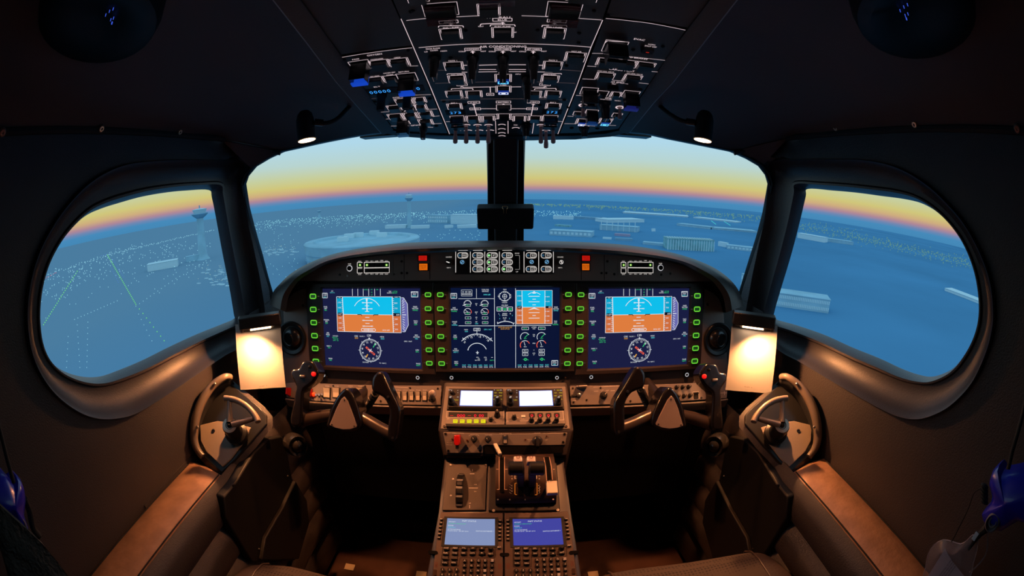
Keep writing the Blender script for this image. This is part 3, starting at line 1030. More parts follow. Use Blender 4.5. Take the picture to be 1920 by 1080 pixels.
tx(CP, 'RIGHT TANK', 1018, 182.3, 1.8, 24); ln(CP, [(984,181.8),(1002,182)], .8, True); ln(CP, [(1033,182.5),(1052,182.8)], .8, True)
oknob(CP, 988, 146, 0, 19, tall=.052)
tx(CP, 'APU', 971, 138.5, 1.8, 10)
btn(CP, 838.5,194,866.5,204.5); tx(CP, 'BAT 1', 851, 192.7, 1.8, 11); btn(CP, 1023,193.5,1051.5,203.6); tx(CP, 'BAT 2', 1037, 191.8, 1.8, 11)
btn(CP, 931,196,958,206.4, inner=False); btn(CP, 932,213,958.6,222)
btn(CP, 874,217,901,227); btn(CP, 903.5,217,928,226); btn(CP, 961.5,217,986,227); btn(CP, 990,217,1016,226)
for a in ([(888,195),(894,217)], [(902,203.5),(931,203.5)], [(959,203.5),(987,203.5)], [(893,214),(932,213.8)], [(959,213.5),(996,213.5)], [(1000,195),(996,217)], [(928,223),(940,222)], [(950,222.5),(961,224)]): ln(CP, a, 1.5)
for x, y, s, w_ in ((888.5,191.7,'AC BUS 1',22), (891,203.8,'AC ESS',20), (944,191,'BATTERY',27), (1000,191.2,'AC BUS 2',22), (997.5,203.6,'DC BUS',20)):
    u, v, w, h = orect(x-w_/2, y-2, x+w_/2, y+2)
    Lm(CP).frame(u-w/2, v-h/2, u+w/2, v+h/2, mpp(x, y)*1.0, .0006); tx(CP, s, x, y, 1.8, w_*.75)
for x in (888.5, 944, 1000):
    u, v = O.px(x, 195.5); k = mpp(x, 195)
    Lm(CP).poly([(u-4*k, v-1.5*k), (u+4*k, v-1.5*k), (u, v+2.5*k)], .0006)
def digits(th, s, x, y, w, h):
    m = MB(O); m.mat(mblack)
    u, v, ww, hh = orect(x-w/2-7, y-h*1.0, x+w/2+7, y+h*1.0)
    m.box(u-ww/2, v-hh/2, u+ww/2, v+hh/2, 0, .0008)
    m.mat(blue_lit)
    k = mpp(x, y); kv = abs(O.px(x, y-.5)[1]-O.px(x, y+.5)[1])
    for i, c in enumerate(s):
        m.text(c, u + (i-(len(s)-1)/2)*w*k/len(s), v, h*kv, .0014, wid=w*k/len(s)*.72)
    m.build('blue_readout', th, None, smooth=False)
digits(CP, '273', 854, 210.6, 23, 4); digits(CP, '272', 1035, 209.6, 23, 4)
for x0, y0, x1, y1 in ((845,217,871,228), (1018,216,1045,227)):
    btn(CP, x0, y0, x1, y1, inner=False, name='guarded_button'); guard(CP, x0+1, y0+1, x1-1, y1+1, black, .020)
for x in (854, 874.4, 895.6, 916, 1014, 1037): toggle(CP, x, 235, 248)
toggle(CP, 1023.6, 245, 256)
for x in (858, 878, 899, 919):
    u, v = O.px(x, 246); k = mpp(x, 246); Lm(CP).arc((u, v), 8*k, radians(30), radians(150), 2.4*k, .0006)
for y in (232, 240, 247.5, 253):
    u, v = O.px(941, y+3); k = mpp(941, y); Lm(CP).arc((u, v), 7*k, radians(20), radians(160), 2.2*k, .0006)
u, v = O.px(967, 241); k = mpp(967, 241); Lm(CP).arc((u, v), 7*k, radians(20), radians(160), 2.2*k, .0006); tx(CP, 'MASK', 967, 234, 1.5, 7)
oknob(CP, 986, 235, 0, 20, tall=.034); tx(CP, 'WING LIGHTS', 893, 228.3, 1.6, 34)
# left panel
ln(LP, [(641,107),(705,97),(773,89)], 1.2)  # highlight along the top edge, drawn as a glowing line
tx(LP, 'OXYGEN', 702, 102, 2.8, 30)
btn(LP, 656,113,696,130, inner=False); btn(LP, 693,112,732,127); btn(LP, 730,109,768,124)
tx(LP, 'PASS', 667, 110.5, 2, 14); tx(LP, 'PASSENGER', 707, 110.5, 2, 25); tx(LP, 'CREW', 745, 107.5, 2, 13)
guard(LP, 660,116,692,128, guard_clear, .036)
btn(LP, 688,144,722,156); btn(LP, 721,141,747,155, inner=False); btn(LP, 745,137,782,152, inner=False)
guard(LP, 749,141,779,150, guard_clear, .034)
tx(LP, 'MIC HEAD', 703, 142.5, 1.8, 18); tx(LP, 'ELT', 707, 162, 1.8, 13); tx(LP, 'OXYGEN TEST', 730, 136, 1.8, 24); tx(LP, 'MODE', 731, 139.8, 1.8, 13); tx(LP, 'RETURN', 757, 134, 1.8, 20)
digits(LP, '00000', 712.5, 171, 44, 5.2); digits(LP, '00000', 767, 166.5, 44, 5.2)
ln(LP, [(768,123.5),(784,123)], .9); ln(LP, [(695,185),(705,184)], .9, True); ln(LP, [(778,178),(808,177)], .9); ln(LP, [(713,210),(730,209)], .9); ln(LP, [(800,205),(820,204)], .9); ln(LP, [(723,223),(735,222)], .9); ln(LP, [(812,218),(824,217)], .9); ln(LP, [(733,236),(745,236)], .9); ln(LP, [(812,232),(828,231)], .9)
for x, y in ((716, 178), (764, 175)):
    m = MB(O); u, v = O.px(x, y); k = mpp(x, y); m.mat(mblack)
    m.lathe(u, v, [(10*k, 0), (10*k, .005), (8*k, .008), (8*k, .034), (7*k, .038)], 16); m.build('rotary_knob', LP, None)
tx(LP, 'ENTER CLR', 748, 182, 1.9, 24)
btn(LP, 741,184,776,196); btn(LP, 777,182,799,192, inner=True); btn(LP, 726,197,755,207); btn(LP, 757,198,780,207, inner=False); btn(LP, 778,195,801,206)
btn(LP, 728,213,757,224); btn(LP, 757,211,783,221); btn(LP, 785,208,812,219)
tx(LP, 'APU', 764, 207.6, 2, 15); tx(LP, 'EMERGENCY', 756, 222.6, 2, 36); tx(LP, 'ELEC PWR', 793, 219.8, 2, 30); tx(LP, 'GPWS', 779, 234.5, 1.9, 18)
btn(LP, 745,225,768,233, inner=False); guard(LP, 746,225.5,767,232, mat('blue_grey_guard', (.10, .22, .35), .3, emit=lin(40, 80, 115), es=.5), .034)  # lid glow stands in for blue light falling on it
btn(LP, 785,223,812,233.5)
oknob(LP, 794, 236.5, 0, 15, tall=.036); ln(LP, [(785,238.5),(790,237.5),(812,238.5)], 1.3)
# right panel
ln(RP, [(1136,34),(1218,43),(1285,56)], 1.2)  # top edge highlight, painted as a glowing line
tx(RP, 'EVAC', 1199, 73.5, 3, 22)
btn(RP, 1131,76,1175,98, inner=False, name='guarded_button'); guard(RP, 1135,78,1173,96, black, .030)
ln(RP, [(1134,80),(1138,76.5),(1172,78)], 1.6)
m = MB(O); u, v = O.px(1213, 91); k = mpp(1213, 91); m.mat(mblack); m.box(u-12*k, v-7*k, u+12*k, v+9*k, 0, .008, r=3*k); m.mat(glow('dim_red', (150, 30, 20), .9)); m.box(u-3*k, v-1*k, u+3*k, v+1*k, .008, .0088); m.build('horn_button', RP, None)
tx(RP, 'HORN', 1222, 83, 1.9, 14); tx(RP, 'SHUT OFF', 1220, 86.5, 2.2, 24); tx(RP, 'AUTO BRAKES', 1190, 107.5, 2.6, 52)
ln(RP, [(1110,99.5),(1131,100)], .9); ln(RP, [(1168,105),(1248,113)], .9); ln(RP, [(1101,123.5),(1118,124.5)], .9); ln(RP, [(1219,133.5),(1233,134.5)], .9); ln(RP, [(1092,147.5),(1116,148.5)], .9); ln(RP, [(1149,150),(1216,157)], .9); ln(RP, [(1080,178.5),(1090,179)], .9); ln(RP, [(1064,217.5),(1075,218)], .9); ln(RP, [(1148,221.5),(1166,221.5)], .9); ln(RP, [(1058,231.5),(1080,232)], .9); ln(RP, [(1140,234.5),(1155,235)], .9)
btn(RP, 1118,109,1155,123); btn(RP, 1155,112,1192,127); btn(RP, 1190,116,1228,130)
tx(RP, 'CARGO HEAT', 1166, 131, 2.8, 50); btn(RP, 1117,136,1152,149); btn(RP, 1168,140,1203,152.5)
tx(RP, 'FWD ISOL VALVE', 1136, 133.6, 1.6, 32); tx(RP, 'AFT ISOL VALVE', 1190, 138, 1.6, 32)
tx(RP, 'CARGO SMOKE', 1153, 153.5, 2.8, 54); tx(RP, 'TEST', 1151, 157, 1.6, 9)
m = MB(O); u, v = O.px(1149, 163.5); k = mpp(1149, 163); m.mat(mblack); m.box(u-10*k, v-4*k, u+10*k, v+5*k, 0, .008); m.build('test_button', RP, None)
btn(RP, 1089,164,1120,177, inner=False); guard(RP, 1091,166,1118,175, mat('smoky_guard', (.08, .08, .11), .12, alpha=.6), .034)
btn(RP, 1119,170,1140,180, inner=False); btn(RP, 1144,172,1164,182); btn(RP, 1167,170,1198,182, inner=False)
guard(RP, 1169,171.5,1196,180, mat('violet_guard', (.07, .09, .30), .12, alpha=.7, emit=lin(30, 35, 110), es=.6), .034)  # light on this lid is put in as a violet glow
tx(RP, 'ENGINES', 1137, 183.2, 2.4, 29); tx(RP, 'MODE NORM', 1136, 186, 1.4, 22); tx(RP, 'MASTER 2', 1158, 188.5, 1.4, 12); tx(RP, 'MASTER 1', 1096, 190.5, 1.4, 14)
toggle(RP, 1093, 197, 205, True); toggle(RP, 1162, 201, 210, True)
oknob(RP, 1134, 194, 0, 20, tall=.042)
btn(RP, 1075,209,1096,216, inner=False); btn(RP, 1148,212,1166,219, inner=False)
btn(RP, 1098,205.5,1121,213, inner=False); guard(RP, 1099,206,1120,212, mat('deep_blue_guard', (.05, .12, .30), .2, alpha=.8, emit=lin(25, 60, 120), es=.5), .030)  # light on this lid is put in as a blue glow
btn(RP, 1122,222,1147,232, lit=cyan_lit); btn(RP, 1080,222.5,1101,232, lit=white_lit)
tx(RP, 'MISSED', 1106, 234.6, 2, 24)
oknob(RP, 1095, 238, 0, 18, tall=.030, ptr=False); u, v = O.px(1095, 238); k = mpp(1095, 238); Lm(RP).arc((u, v), 11*k, radians(40), radians(140), 1.8*k, .0006)
for th in (CP, LP, RP):
    lets[id(th)].build('lettering', th, smooth=False)
for th, pts in ((CP, ((770,22),(774,20),(873,57),(1008,56),(1086,62),(1114,20),(845,108),(1062,123),(872,196),(1012,197),(832,190),(1058,187),(943,181),(1085,80))), (LP, ((765,94),(645,111),(806,185),(703,191),(818,236))), (RP, ((1187,93),(1243,87),(1140,29),(1072,240),(1201,168),(1120,241),(1066,201)))):
    for x, y in pts:
        u, v = O.px(x, y); k = mpp(x, y)
        m = MB(O); m.lathe(u, v, [(4*k, 0), (4*k, .001), (3*k, .002), (1.4*k, .002), (1.3*k, .0012)], 12)
        m.build('screw', th, mblack)
# ------------------------------------------------------------ glareshield hood
HO = [(506,572),(512,548),(525,532),(545,513),(570,498),(600,485),(640,474),(700,464),(760,458),(850,455),(948,454),(1046,455),(1140,459),(1200,465),(1255,474),(1300,486),(1335,500),(1362,518),(1380,537),(1390,556),(1394,574)]
HI = [(536,585),(540,560),(549,543),(564,525),(587,511),(613,500),(645,491),(695,484),(755,479),(850,475),(948,474),(1046,475),(1140,480),(1195,485),(1245,492),(1280,501),(1308,512),(1332,526),(1348,544),(1357,560),(1361,586)]
gs_ = thing('glareshield', D.w(0, .2), 'black arched glareshield hood over the instrument panel', 'glareshield')
HI = [(x, y - (5.5 if 600 < x < 1300 else 2 if 545 < x < 1350 else 0)) for x, y in HI]
rows = [[], [], [], [], [], [], []]
for o_, i_ in zip(smooth_pts(HO, 3, False), smooth_pts(HI, 3, False)):
    c = D.hit(o_[0], o_[1], .02) if False else D.hit(o_.x, o_.y, .02)
    mx, my = o_.x*.72+i_.x*.28, o_.y*.72+i_.y*.28
    nx, ny = o_.x*.35+i_.x*.65, o_.y*.35+i_.y*.65
    rows[0].append(Vector((c.x*1.0, s_y(c.x, c.z-H-.10)-.03, c.z-.10)))
    rows[1].append(c + Vector((0, .03, .0)))
    rows[2].append(c)
    rows[3].append(D.hit(mx, my, .07))
    rows[4].append(D.hit(nx, ny, .085))
    rows[5].append(D.hit(i_.x, i_.y, .07))
    rows[6].append(D.hit(i_.x, i_.y, -.01))
m = MB(); m.rings(rows, closed=False)
m.build('hood', gs_, mat('hood_black', (.012, .010, .010), .45, bump=.1, bscale=300))
def dpl(px, n=0): return [D.px(x, y, n) for x, y in px]
brown = mat('strip_grey', (.27, .22, .20), .5, bump=.1, bscale=600)
SN = .014
strip = [(548,527),(560,520),(587,508),(613,497),(645,488),(695,481),(755,476),(850,472),(948,471),(1046,472),(1140,477),(1195,482),(1245,489),(1280,498),(1308,509),(1336,528)]
m = MB(D); m.prism(dpl(strip, SN), -.02, SN); m.build('control_strip', gs_, brown, smooth=False)
for p, q in (((758,478),(758,524)), ((1133,478),(1133,525)), ((806,476),(806,524)), ((1090,476),(1090,525))):
    m = MB(D); m.line(D.px(*p, SN), D.px(*q, SN), .0015, SN+.0003)
    m.build('panel_joint', gs_, mblack, smooth=False)
def dpx(x, y, n=0): return D.px(x, y, n)
def kd(x=948, y=600): return D.px(x+.5, y)[0] - D.px(x-.5, y)[0]
def drect(x0, y0, x1, y1, n=0):
    u0, v0 = D.px(x0, (y0+y1)/2, n); u1, _ = D.px(x1, (y0+y1)/2, n)
    _, va = D.px((x0+x1)/2, y0, n); _, vb = D.px((x0+x1)/2, y1, n)
    return u0, min(va, vb), u1, max(va, vb)
def dbox(m, x0, y0, x1, y1, n0, n1, **k):
    return m.box(*drect(x0, y0, x1, y1, n1), n0, n1, **k)
def dscrew(par, x, y, n, r=3, mt=None):
    u, v = dpx(x, y, n); k = kd(x, y)
    m = MB(D); m.lathe(u, v, [(r*k, n), (r*k*.8, n+.0015), (r*k*.35, n+.0015), (r*k*.3, n+.0006)], 12); m.build('screw', par, mt or screwd)
for x, y in ((753,490),(753,512),(763,512),(1139,490),(1137,512),(1128,512),(637,515),(1257,513),(1240,515),(1152,514)): dscrew(gs_, x, y, SN, 2.2)
for x, y in ((651.5,517),(738,515)):
    dscrew(gs_, x, y, SN, 2.4, steel)
wht = glow('white_marking', (235, 228, 222), .95)
grn = glow('green_key', (110, 215, 60), 1.0)
grn_d = mat('dark_green_key', (.01, .05, .01), .3, emit=lin(15, 60, 15), es=1)
for x0, y0, x1, y1, c, lab in ((783,478,802,490,(205,25,15),'lit red warning light'),(784,493,803,508,(225,105,15),'lit amber caution light'),(1090,478,1108,490,(180,25,15),'lit red warning light'),(1090,493,1107,508,(215,100,15),'lit amber caution light')):
    m = MB(D); m.mat(mblack); dbox(m, x0, y0, x1, y1, SN, SN+.003)
    m.mat(glow('caption_%d' % c[1], c, .9)); dbox(m, x0+2, y0+1.5, x1-2, y1-1.5, SN, SN+.006)
    m.mat(mat('caption_text_%d' % c[1], (.05, .01, .0), .5))
    k = kd(); u, v = dpx((x0+x1)/2, (y0+y1)/2, SN+.006)
    m.text('MASTER', u, v+1.8*k, 2.2*k, SN+.0063, wid=12*k); m.text('WARN' if c[1] < 50 else 'CAUT', u, v-1.8*k, 2.2*k, SN+.0063, wid=10*k)
    m.build('warning_light', gs_, None, smooth=False, label=lab)

# flight control unit in the middle of the strip
fc = thing('autopilot_controller', D.w(0, .2, .02), 'autopilot mode controller with three columns of oval keys in the glareshield strip', 'control unit')
k = kd(948, 495)
m = MB(D); dbox(m, 853, 471, 1039, 514, SN-.01, SN+.002); m.build('face_plate', fc, mat('fcu_black', (.018, .015, .016), .5), smooth=False)
n = SN+.002
le = MB(D); le.mat(wht)
for x in (854.5, 882, 909, 936.5, 982.5, 1010, 1037.5): le.line(dpx(x, 472, n), dpx(x, 511, n), 1.1*k, n+.0004)
for x in (868, 896, 923, 951, 996, 1024): le.line(dpx(x-9, 469.5, n), dpx(x+9, 469.3, n), .7*k, n+.0004)
keyst = {868: ('HDG',), 896: ('IAS', 'MACH', 'CLIMB'), 923: ('AP', 'FD', 'APR'), 951: ('NAV', 'VNAV', 'ALT'), 996: ('VS', None, 'ALTS'), 1024: ('YD', None, 'CPL')}
litk = {(923, 0), (923, 1), (923, 2), (951, 2)}
for x, ks in keyst.items():
    for j, s in enumerate(ks):
        if s is None: continue
        y = 479 + j*12.8
        u, v = dpx(x, y, n)
        m = MB(D); m.mat(mat('grey_key', (.10, .09, .10), .4))
        w, h = 10*k, 5.4*k
        m.box(u-w, v-h, u+w, v+h, n, n+.004, ch=.0006, r=4.6*k)
        m.mat(wht); m.lines(rrect(u-w+.4*k, v-h+.4*k, u+w-.4*k, v+h-.4*k, 4.4*k, 3), 1.0*k, n+.0043, True)
        m.frame(u-1.5*k, v-3.2*k, u+6.8*k, v+3.2*k, .7*k, n+.0043)
        m.text(s, u+2.7*k, v, 2.6*k, n+.0045, wid=(5.5 if len(s) > 2 else 4)*k)
        lit = (x, j) in litk
        m.mat(glow('lamp_green', (150, 245, 150), 1.1) if lit else glow('lamp_blue_dim', (40, 80, 110), .9))
        m.cyl(u-6*k, v, 2.2*k, n+.004, n+.0046, 10)
        m.build('mode_key', fc, None, smooth=False)
for x, y in ((868,492),(996,491.5),(1024,491.5)):
    u, v = dpx(x, y, n)
    m = MB(D); m.mat(mblack); m.lathe(u, v, [(5.5*k, n), (5.2*k, n+.016), (4.6*k, n+.018)], 18)
    m.mat(glow('knob_cap_blue', (110, 170, 215), .9)); m.arc((u, v), 3.2*k, 0, 2*pi, 1.2*k, n+.0183, 14); m.line((u-2*k, v-2*k), (u+2*k, v+2*k), 1.4*k, n+.0184)
    m.build('selector_knob', fc, None)
m = MB(D); m.mat(mblack); dbox(m, 965.5, 479, 974, 505, n, n+.002)
for j in range(12):
    y = 480+j*2.1; dbox(m, 966.5, y, 973, y+1.3, n+.002, n+.006)
m.build('thumb_wheel', fc, None, smooth=False)
le.lines([dpx(966, 479, n), dpx(974, 479, n), dpx(974, 505, n), dpx(966, 505, n)], .6*k, n+.0005)
for x, y, s, w in ((969.5, 475, 'DOWN', 8), (969.5, 509.5, 'UP', 4)): u, v = dpx(x, y, n); le.text(s, u, v, 2*k, n+.0005, wid=w*k)
le.build('lettering', fc, None, smooth=False)
lg = MB(D); lg.mat(wht)
for x, s in ((842, 1), (1051, 2)):
    u, v = dpx(x, 492, SN)
    m = MB(D); m.mat(mblack); m.lathe(u, v, [(5.5*k, SN), (5.2*k, SN+.014), (4.4*k, SN+.016)], 18)
    m.mat(wht)
    if s == 1: m.line((u-3.5*k, v+1*k), (u+2.5*k, v-1*k), 1.6*k, SN+.0163)
    else: m.arc((u, v), 3.4*k, 0, 2*pi, .9*k, SN+.0163, 14); m.line((u-1*k, v+3*k), (u+1.5*k, v-2.6*k), 1.6*k, SN+.0164)
    m.build('brightness_knob', gs_, None)
    u, v = dpx(x-.5, 482, SN); lg.text('COURSE', u, v, 1.9*k, SN+.0004, wid=11*k)
    u, v = dpx(x-.5, 502, SN); lg.text('NAV %d' % s, u, v, 1.9*k, SN+.0004, wid=7*k)
# audio selector panels
def audio(x0, sg, label):
    """x0 = left edge px of the small key pair"""
    th = thing('audio_selector', D.hit(x0+25, 502, SN), label, 'control unit')
    k = kd(x0, 500); n = SN
    m = MB(D); dbox(m, x0-6, 486, x0+67, 517, SN-.01, SN+.001); m.build('face_plate', th, brown, smooth=False)
    n = SN+.001
    le = MB(D); le.mat(wht)
    def fr(xa, ya, xb, yb): u0, v0, u1, v1 = drect(xa, ya, xb, yb, n); le.frame(u0, v0, u1, v1, .8*k, n+.0004)
    fr(x0, 492, x0+9, 501.5); fr(x0, 503.5, x0+9, 512); fr(x0+13, 491.5, x0+60, 501.8); fr(x0+13, 502.3, x0+60, 511.5)
    for j, s in enumerate(('VHF 1', 'VHF 2', 'HF', 'CABIN', 'SPKR')):
        u, v = dpx(x0+18+j*9.2, 489.7 if j != 3 else 488.6, n); le.text(s, u, v, 1.5*k, n+.0004, wid=5.5*k)
        u, v = dpx(x0+18+j*9.2, 513.8, n); le.text(('NAV 1', 'NAV 2', 'ADF', 'DME', 'MKR')[j], u, v, 1.5*k, n+.0004, wid=5.5*k)
    for y, s in ((490, 'MIC'), (514.5, 'ROUTE')): u, v = dpx(x0+4.5, y, n); le.text(s, u, v, 1.6*k, n+.0004, wid=5.5*k)
    le.build('lettering', th, None, smooth=False)
    for j in range(6):
        for r_ in range(2):
            xa = x0+1 if j == 0 else x0+14+(j-1)*9.2
            ya = 493 if r_ == 0 else 503.5
            m = MB(D); m.mat(mblack); dbox(m, xa, ya, xa+(7.5 if j == 0 else 8.2), ya+7.5, n, n+.004, ch=.0004)
            if r_ == 0 and j in (0, 1, 5):
                u, v = dpx(xa+4, ya+4, n+.004); m.mat(glow('key_lamp', (200, 250, 130), 1.2)); m.cyl(u, v, 1.6*k, n+.004, n+.0045, 10)
                m.mat(grn_d); m.arc((u, v), 2.6*k, 0, 2*pi, 1.2*k, n+.0042, 12)
            m.build('audio_key', th, None, smooth=False)
    return th
audio(670, 1, 'audio selector keys in the strip left of the red warning light on the left')
audio(1164.5, -1, 'audio selector keys in the strip at the right end of the glareshield')
for x, y in ((655.5, 503), (1238.5, 502)):
    u, v = dpx(x, y, SN); k = kd(x, y)
    m = MB(D); m.mat(glow('ring_white', (220, 220, 225), .8)); m.arc((u, v), 4.6*k, 0, 2*pi, 1.3*k, SN+.0006, 20); m.mat(mblack); m.lathe(u, v, [(4*k, SN), (4*k, SN+.004), (2.4*k, SN+.004), (2.3*k, SN+.001)], 16)
    m.build('jack_socket', gs_, None)
    u, v = dpx(x, y-8, SN); lg.text('PHONE', u, v, 1.7*k, SN+.0004, wid=5.5*k)
lg.build('lettering', gs_, None, smooth=False)

# ------------------------------------------------------------ instrument panel carcass
ip = thing('instrument_panel', D.w(0, -.1, -.02), 'dark main instrument panel carrying the three big displays', 'instrument panel')
car = [(505,600),(512,560),(522,545),(545,528),(565,522),(1335,524),(1360,540),(1378,560),(1388,600),(1372,724),(523,722)]
m = MB(D); m.prism(dpl(car), -.03, -.004); m.build('carcass', ip, mat('carcass_brown_black', (.035, .029, .03), .55), smooth=False)
for pts, s in (([(530,722),(533,640),(531,585),(538,562),(550,548),(568,540),(576,541),(579,600),(586,712),(600,722)], 1), ([(1320,540),(1338,548),(1350,560),(1357,585),(1361,640),(1368,722),(1300,722),(1306,712),(1312,630)], 2)):
    m = MB(D); m.prism(dpl(pts, .006), -.01, .006); m.build('wing_panel', ip, fascia, bevel=.003)
for x, y in ((568,573),(1326,571),(612,707),(1060,708),(790,707)): dscrew(ip, x, y, .006 if x != 1060 and x != 612 and x != 790 else 0, 2.4)
for x, y in ((607.5,702.5),(783.7,707.5),(847,707.5),(1044,707.5),(1108,706.5),(1287,702)):
    u, v = dpx(x, y, 0); k = kd(x, y)
    m = MB(D); m.mat(glow('ring_white', (220, 220, 225), .8)); m.arc((u, v), 2.8*k, 0, 2*pi, 1.0*k, .0042, 16); m.mat(mblack); m.cyl(u, v, 3.6*k, -.004, .004, 14); m.build('light_sensor', ip, None)

# eyeball air vents
def vent(x, y, label):
    u, v = D.px(x, y, .006); k = kd(x, y)
    F = D.at(u, v, .006)
    th = thing('air_vent', F.w(0, 0), label, 'air vent')
    m = MB(F); m.lathe(0, 0, [(26*k, 0), (26*k, .004), (24*k, .007), (19*k, .004), (18*k, -.004)], 40); m.build('outer_ring', th, black)
    sg = 1 if x < 900 else -1
    B = Fr(F.w(0, 0, -.004), F.U + F.N*(.25*sg), F.V + F.N*.1)
    m = MB(B); m.lathe(0, 0, [(18*k, -.012), (17*k, .004), (14*k, .013), (10.5*k, .017), (9*k, .016), (8*k, .006), (.0001, .004)], 36); m.build('eyeball', th, satin)
    m = MB(B); m.lathe(0, 0, [(9.6*k, .0165), (8.8*k, .019), (8.0*k, .0165)], 30); m.build('nozzle_ring', th, screwd)
    m = MB(B); m.cyl(0, 0, 1.8*k, .004, .010, 12); m.build('centre_pin', th, screwd)
vent(547.5, 634, 'round black eyeball air vent left of the left display')
vent(1346, 636, 'round black eyeball air vent right of the right display')

# ------------------------------------------------------------ display units
navy = glow('screen_navy', (25, 29, 66), 1)
navy2 = glow('screen_dark_blue', (9, 20, 52), 1)
Wc, Gc, Cc, Ac, Rc = glow('sym_white', (225, 232, 240), 1.0), glow('sym_green', (60, 220, 130), .9), glow('sym_cyan', (90, 225, 235), .9), glow('sym_amber', (240, 170, 60), .95), glow('sym_red', (230, 90, 70), .95)
sky_c, earth_c = glow('attitude_sky', (15, 190, 235), 1.0), glow('attitude_earth', (222, 124, 62), 1.0)
tape_s, tape_e = glow('tape_sky', (10, 160, 200), 1.0), glow('tape_earth', (205, 108, 60), 1.0)
lil = glow('vsi_lilac', (110, 110, 180), .9)
class Scr:
    """drawing on a screen in the photo crop's own units"""
    def __init__(s, rect, x0, y0, x1, y1):
        s.r, s.a = rect, (x0, y0, x1, y1)
        s.m, s.N = MB(D), .0
    def c(s, x, y):
        u0, v0, u1, v1 = s.r; a = s.a
        return (u0 + (x-a[0])/(a[2]-a[0])*(u1-u0), v1 - (y-a[1])/(a[3]-a[1])*(v1-v0))
    def k(s): return (s.r[2]-s.r[0])/(s.a[2]-s.a[0])
    def rect(s, mt, x0, y0, x1, y1, n):
        s.m.mat(mt); u0, v0 = s.c(x0, y1); u1, v1 = s.c(x1, y0)
        s.m.poly([(u0, v0), (u1, v0), (u1, v1), (u0, v1)], n)
    def ln(s, mt, pts, w, n, closed=False):
        s.m.mat(mt); s.m.lines([s.c(*p) for p in pts], w*s.k(), n, closed)
    def fr(s, mt, x0, y0, x1, y1, w, n): s.ln(mt, [(x0, y0), (x1, y0), (x1, y1), (x0, y1)], w, n, True)
    def arc(s, mt, x, y, r, a0, a1, w, n, seg=20):
        s.m.mat(mt); s.m.arc(s.c(x, y), r*s.k(), radians(a0), radians(a1), w*s.k(), n, seg)
    def tx(s, mt, t, x, y, h, n, w=None, ang=0):
        s.m.mat(mt); u, v = s.c(x, y); s.m.text(t, u, v, h*s.k(), n, wid=w*s.k() if w else None, ang=ang)

def display(pxs, scr, keysL, keysR, label, name, kl):
    x0, y0, x1, y1 = pxs
    th = thing('flight_display', D.hit((x0+x1)/2, y1, 0), label, 'display')
    n = .002
    u0, v0, u1, v1 = drect(x0, y0, x1, y1, n)
    s0, t0, s1, t1 = drect(*scr, n)
    # bezel as a frame with a chamfered window
    m = MB(D)
    def ring(a, b, c, d, nn): return [D.w(a, b, nn), D.w(c, b, nn), D.w(c, d, nn), D.w(a, d, nn)]
    e = .004
    m.rings([ring(u0, v0, u1, v1, -.02), ring(u0, v0, u1, v1, n+.004), ring(u0+.002, v0+.002, u1-.002, v1-.002, n+.006), ring(s0-e, t0-e, s1+e, t1+e, n+.006), ring(s0, t0, s1, t1, n-.001), ring(s0, t0, s1, t1, n-.006)])
    m.build('bezel', th, mat('bezel_brown_black', (.024, .018, .019), .45), smooth=False)
    m = MB(D)
    # keys with glowing rings
    for xs, side in ((keysL, -1), (keysR, 1)):
        for j, (kx, ky) in enumerate(xs):
            u, v = dpx(kx, ky, n+.006); k = kd(kx, ky)
            m = MB(D); m.mat(grn_d); m.box(u-5.2*k, v-3.4*k, u+5.2*k, v+3.4*k, n+.006, n+.010, r=1.6*k)
            m.mat(grn); m.lines(rrect(u-5.2*k, v-3.4*k, u+5.2*k, v+3.4*k, 1.6*k, 2), 1.6*k, n+.0103, True)
            m.build('line_key', th, None, smooth=False)
            q = MB(D); q.mat(glow('tick_grey', (110, 90, 85), .8)); q.line((u-side*7*k, v), (u-side*11*k, v), .6*k, n+.0064); q.build('key_mark', th, None, smooth=False)
    scn = MB(D); scn.mat(navy if kl == 'p' else navy2); scn.poly([(s0, t0), (s1, t0), (s1, t1), (s0, t1)], n-.001)
    so = scn.build('screen', th, None, smooth=False)
    return th, so, (s0, t0, s1, t1), n-.001
def compass(S_, cx, cy, r, n, heading=139):
    S_.arc(Wc, cx, cy, r, 0, 360, 4, n, 40)
    for a in range(0, 360, 5):
        t = radians(a)
        l = 18 if a % 10 == 0 else 10
        S_.ln(Wc, [(cx+cos(t)*r, cy+sin(t)*r), (cx+cos(t)*(r-l), cy+sin(t)*(r-l))], 3, n)
    for j, s in enumerate(('15', '18', '21', '24', '27', '30', '33', '0', '3', '6', '9', '12')):
        t = radians(-90 + 11 + j*30)
        S_.tx(Wc, s, cx+cos(t)*r*.76, cy+sin(t)*r*.76, 19, n, 22, ang=-(t+pi/2))
    for a in (-90, 0, 90, 180, -45, 45, 135, -135):
        t = radians(a); S_.ln(Wc, [(cx+cos(t)*r, cy+sin(t)*r), (cx+cos(t)*(r+16), cy+sin(t)*(r+16))], 4, n)
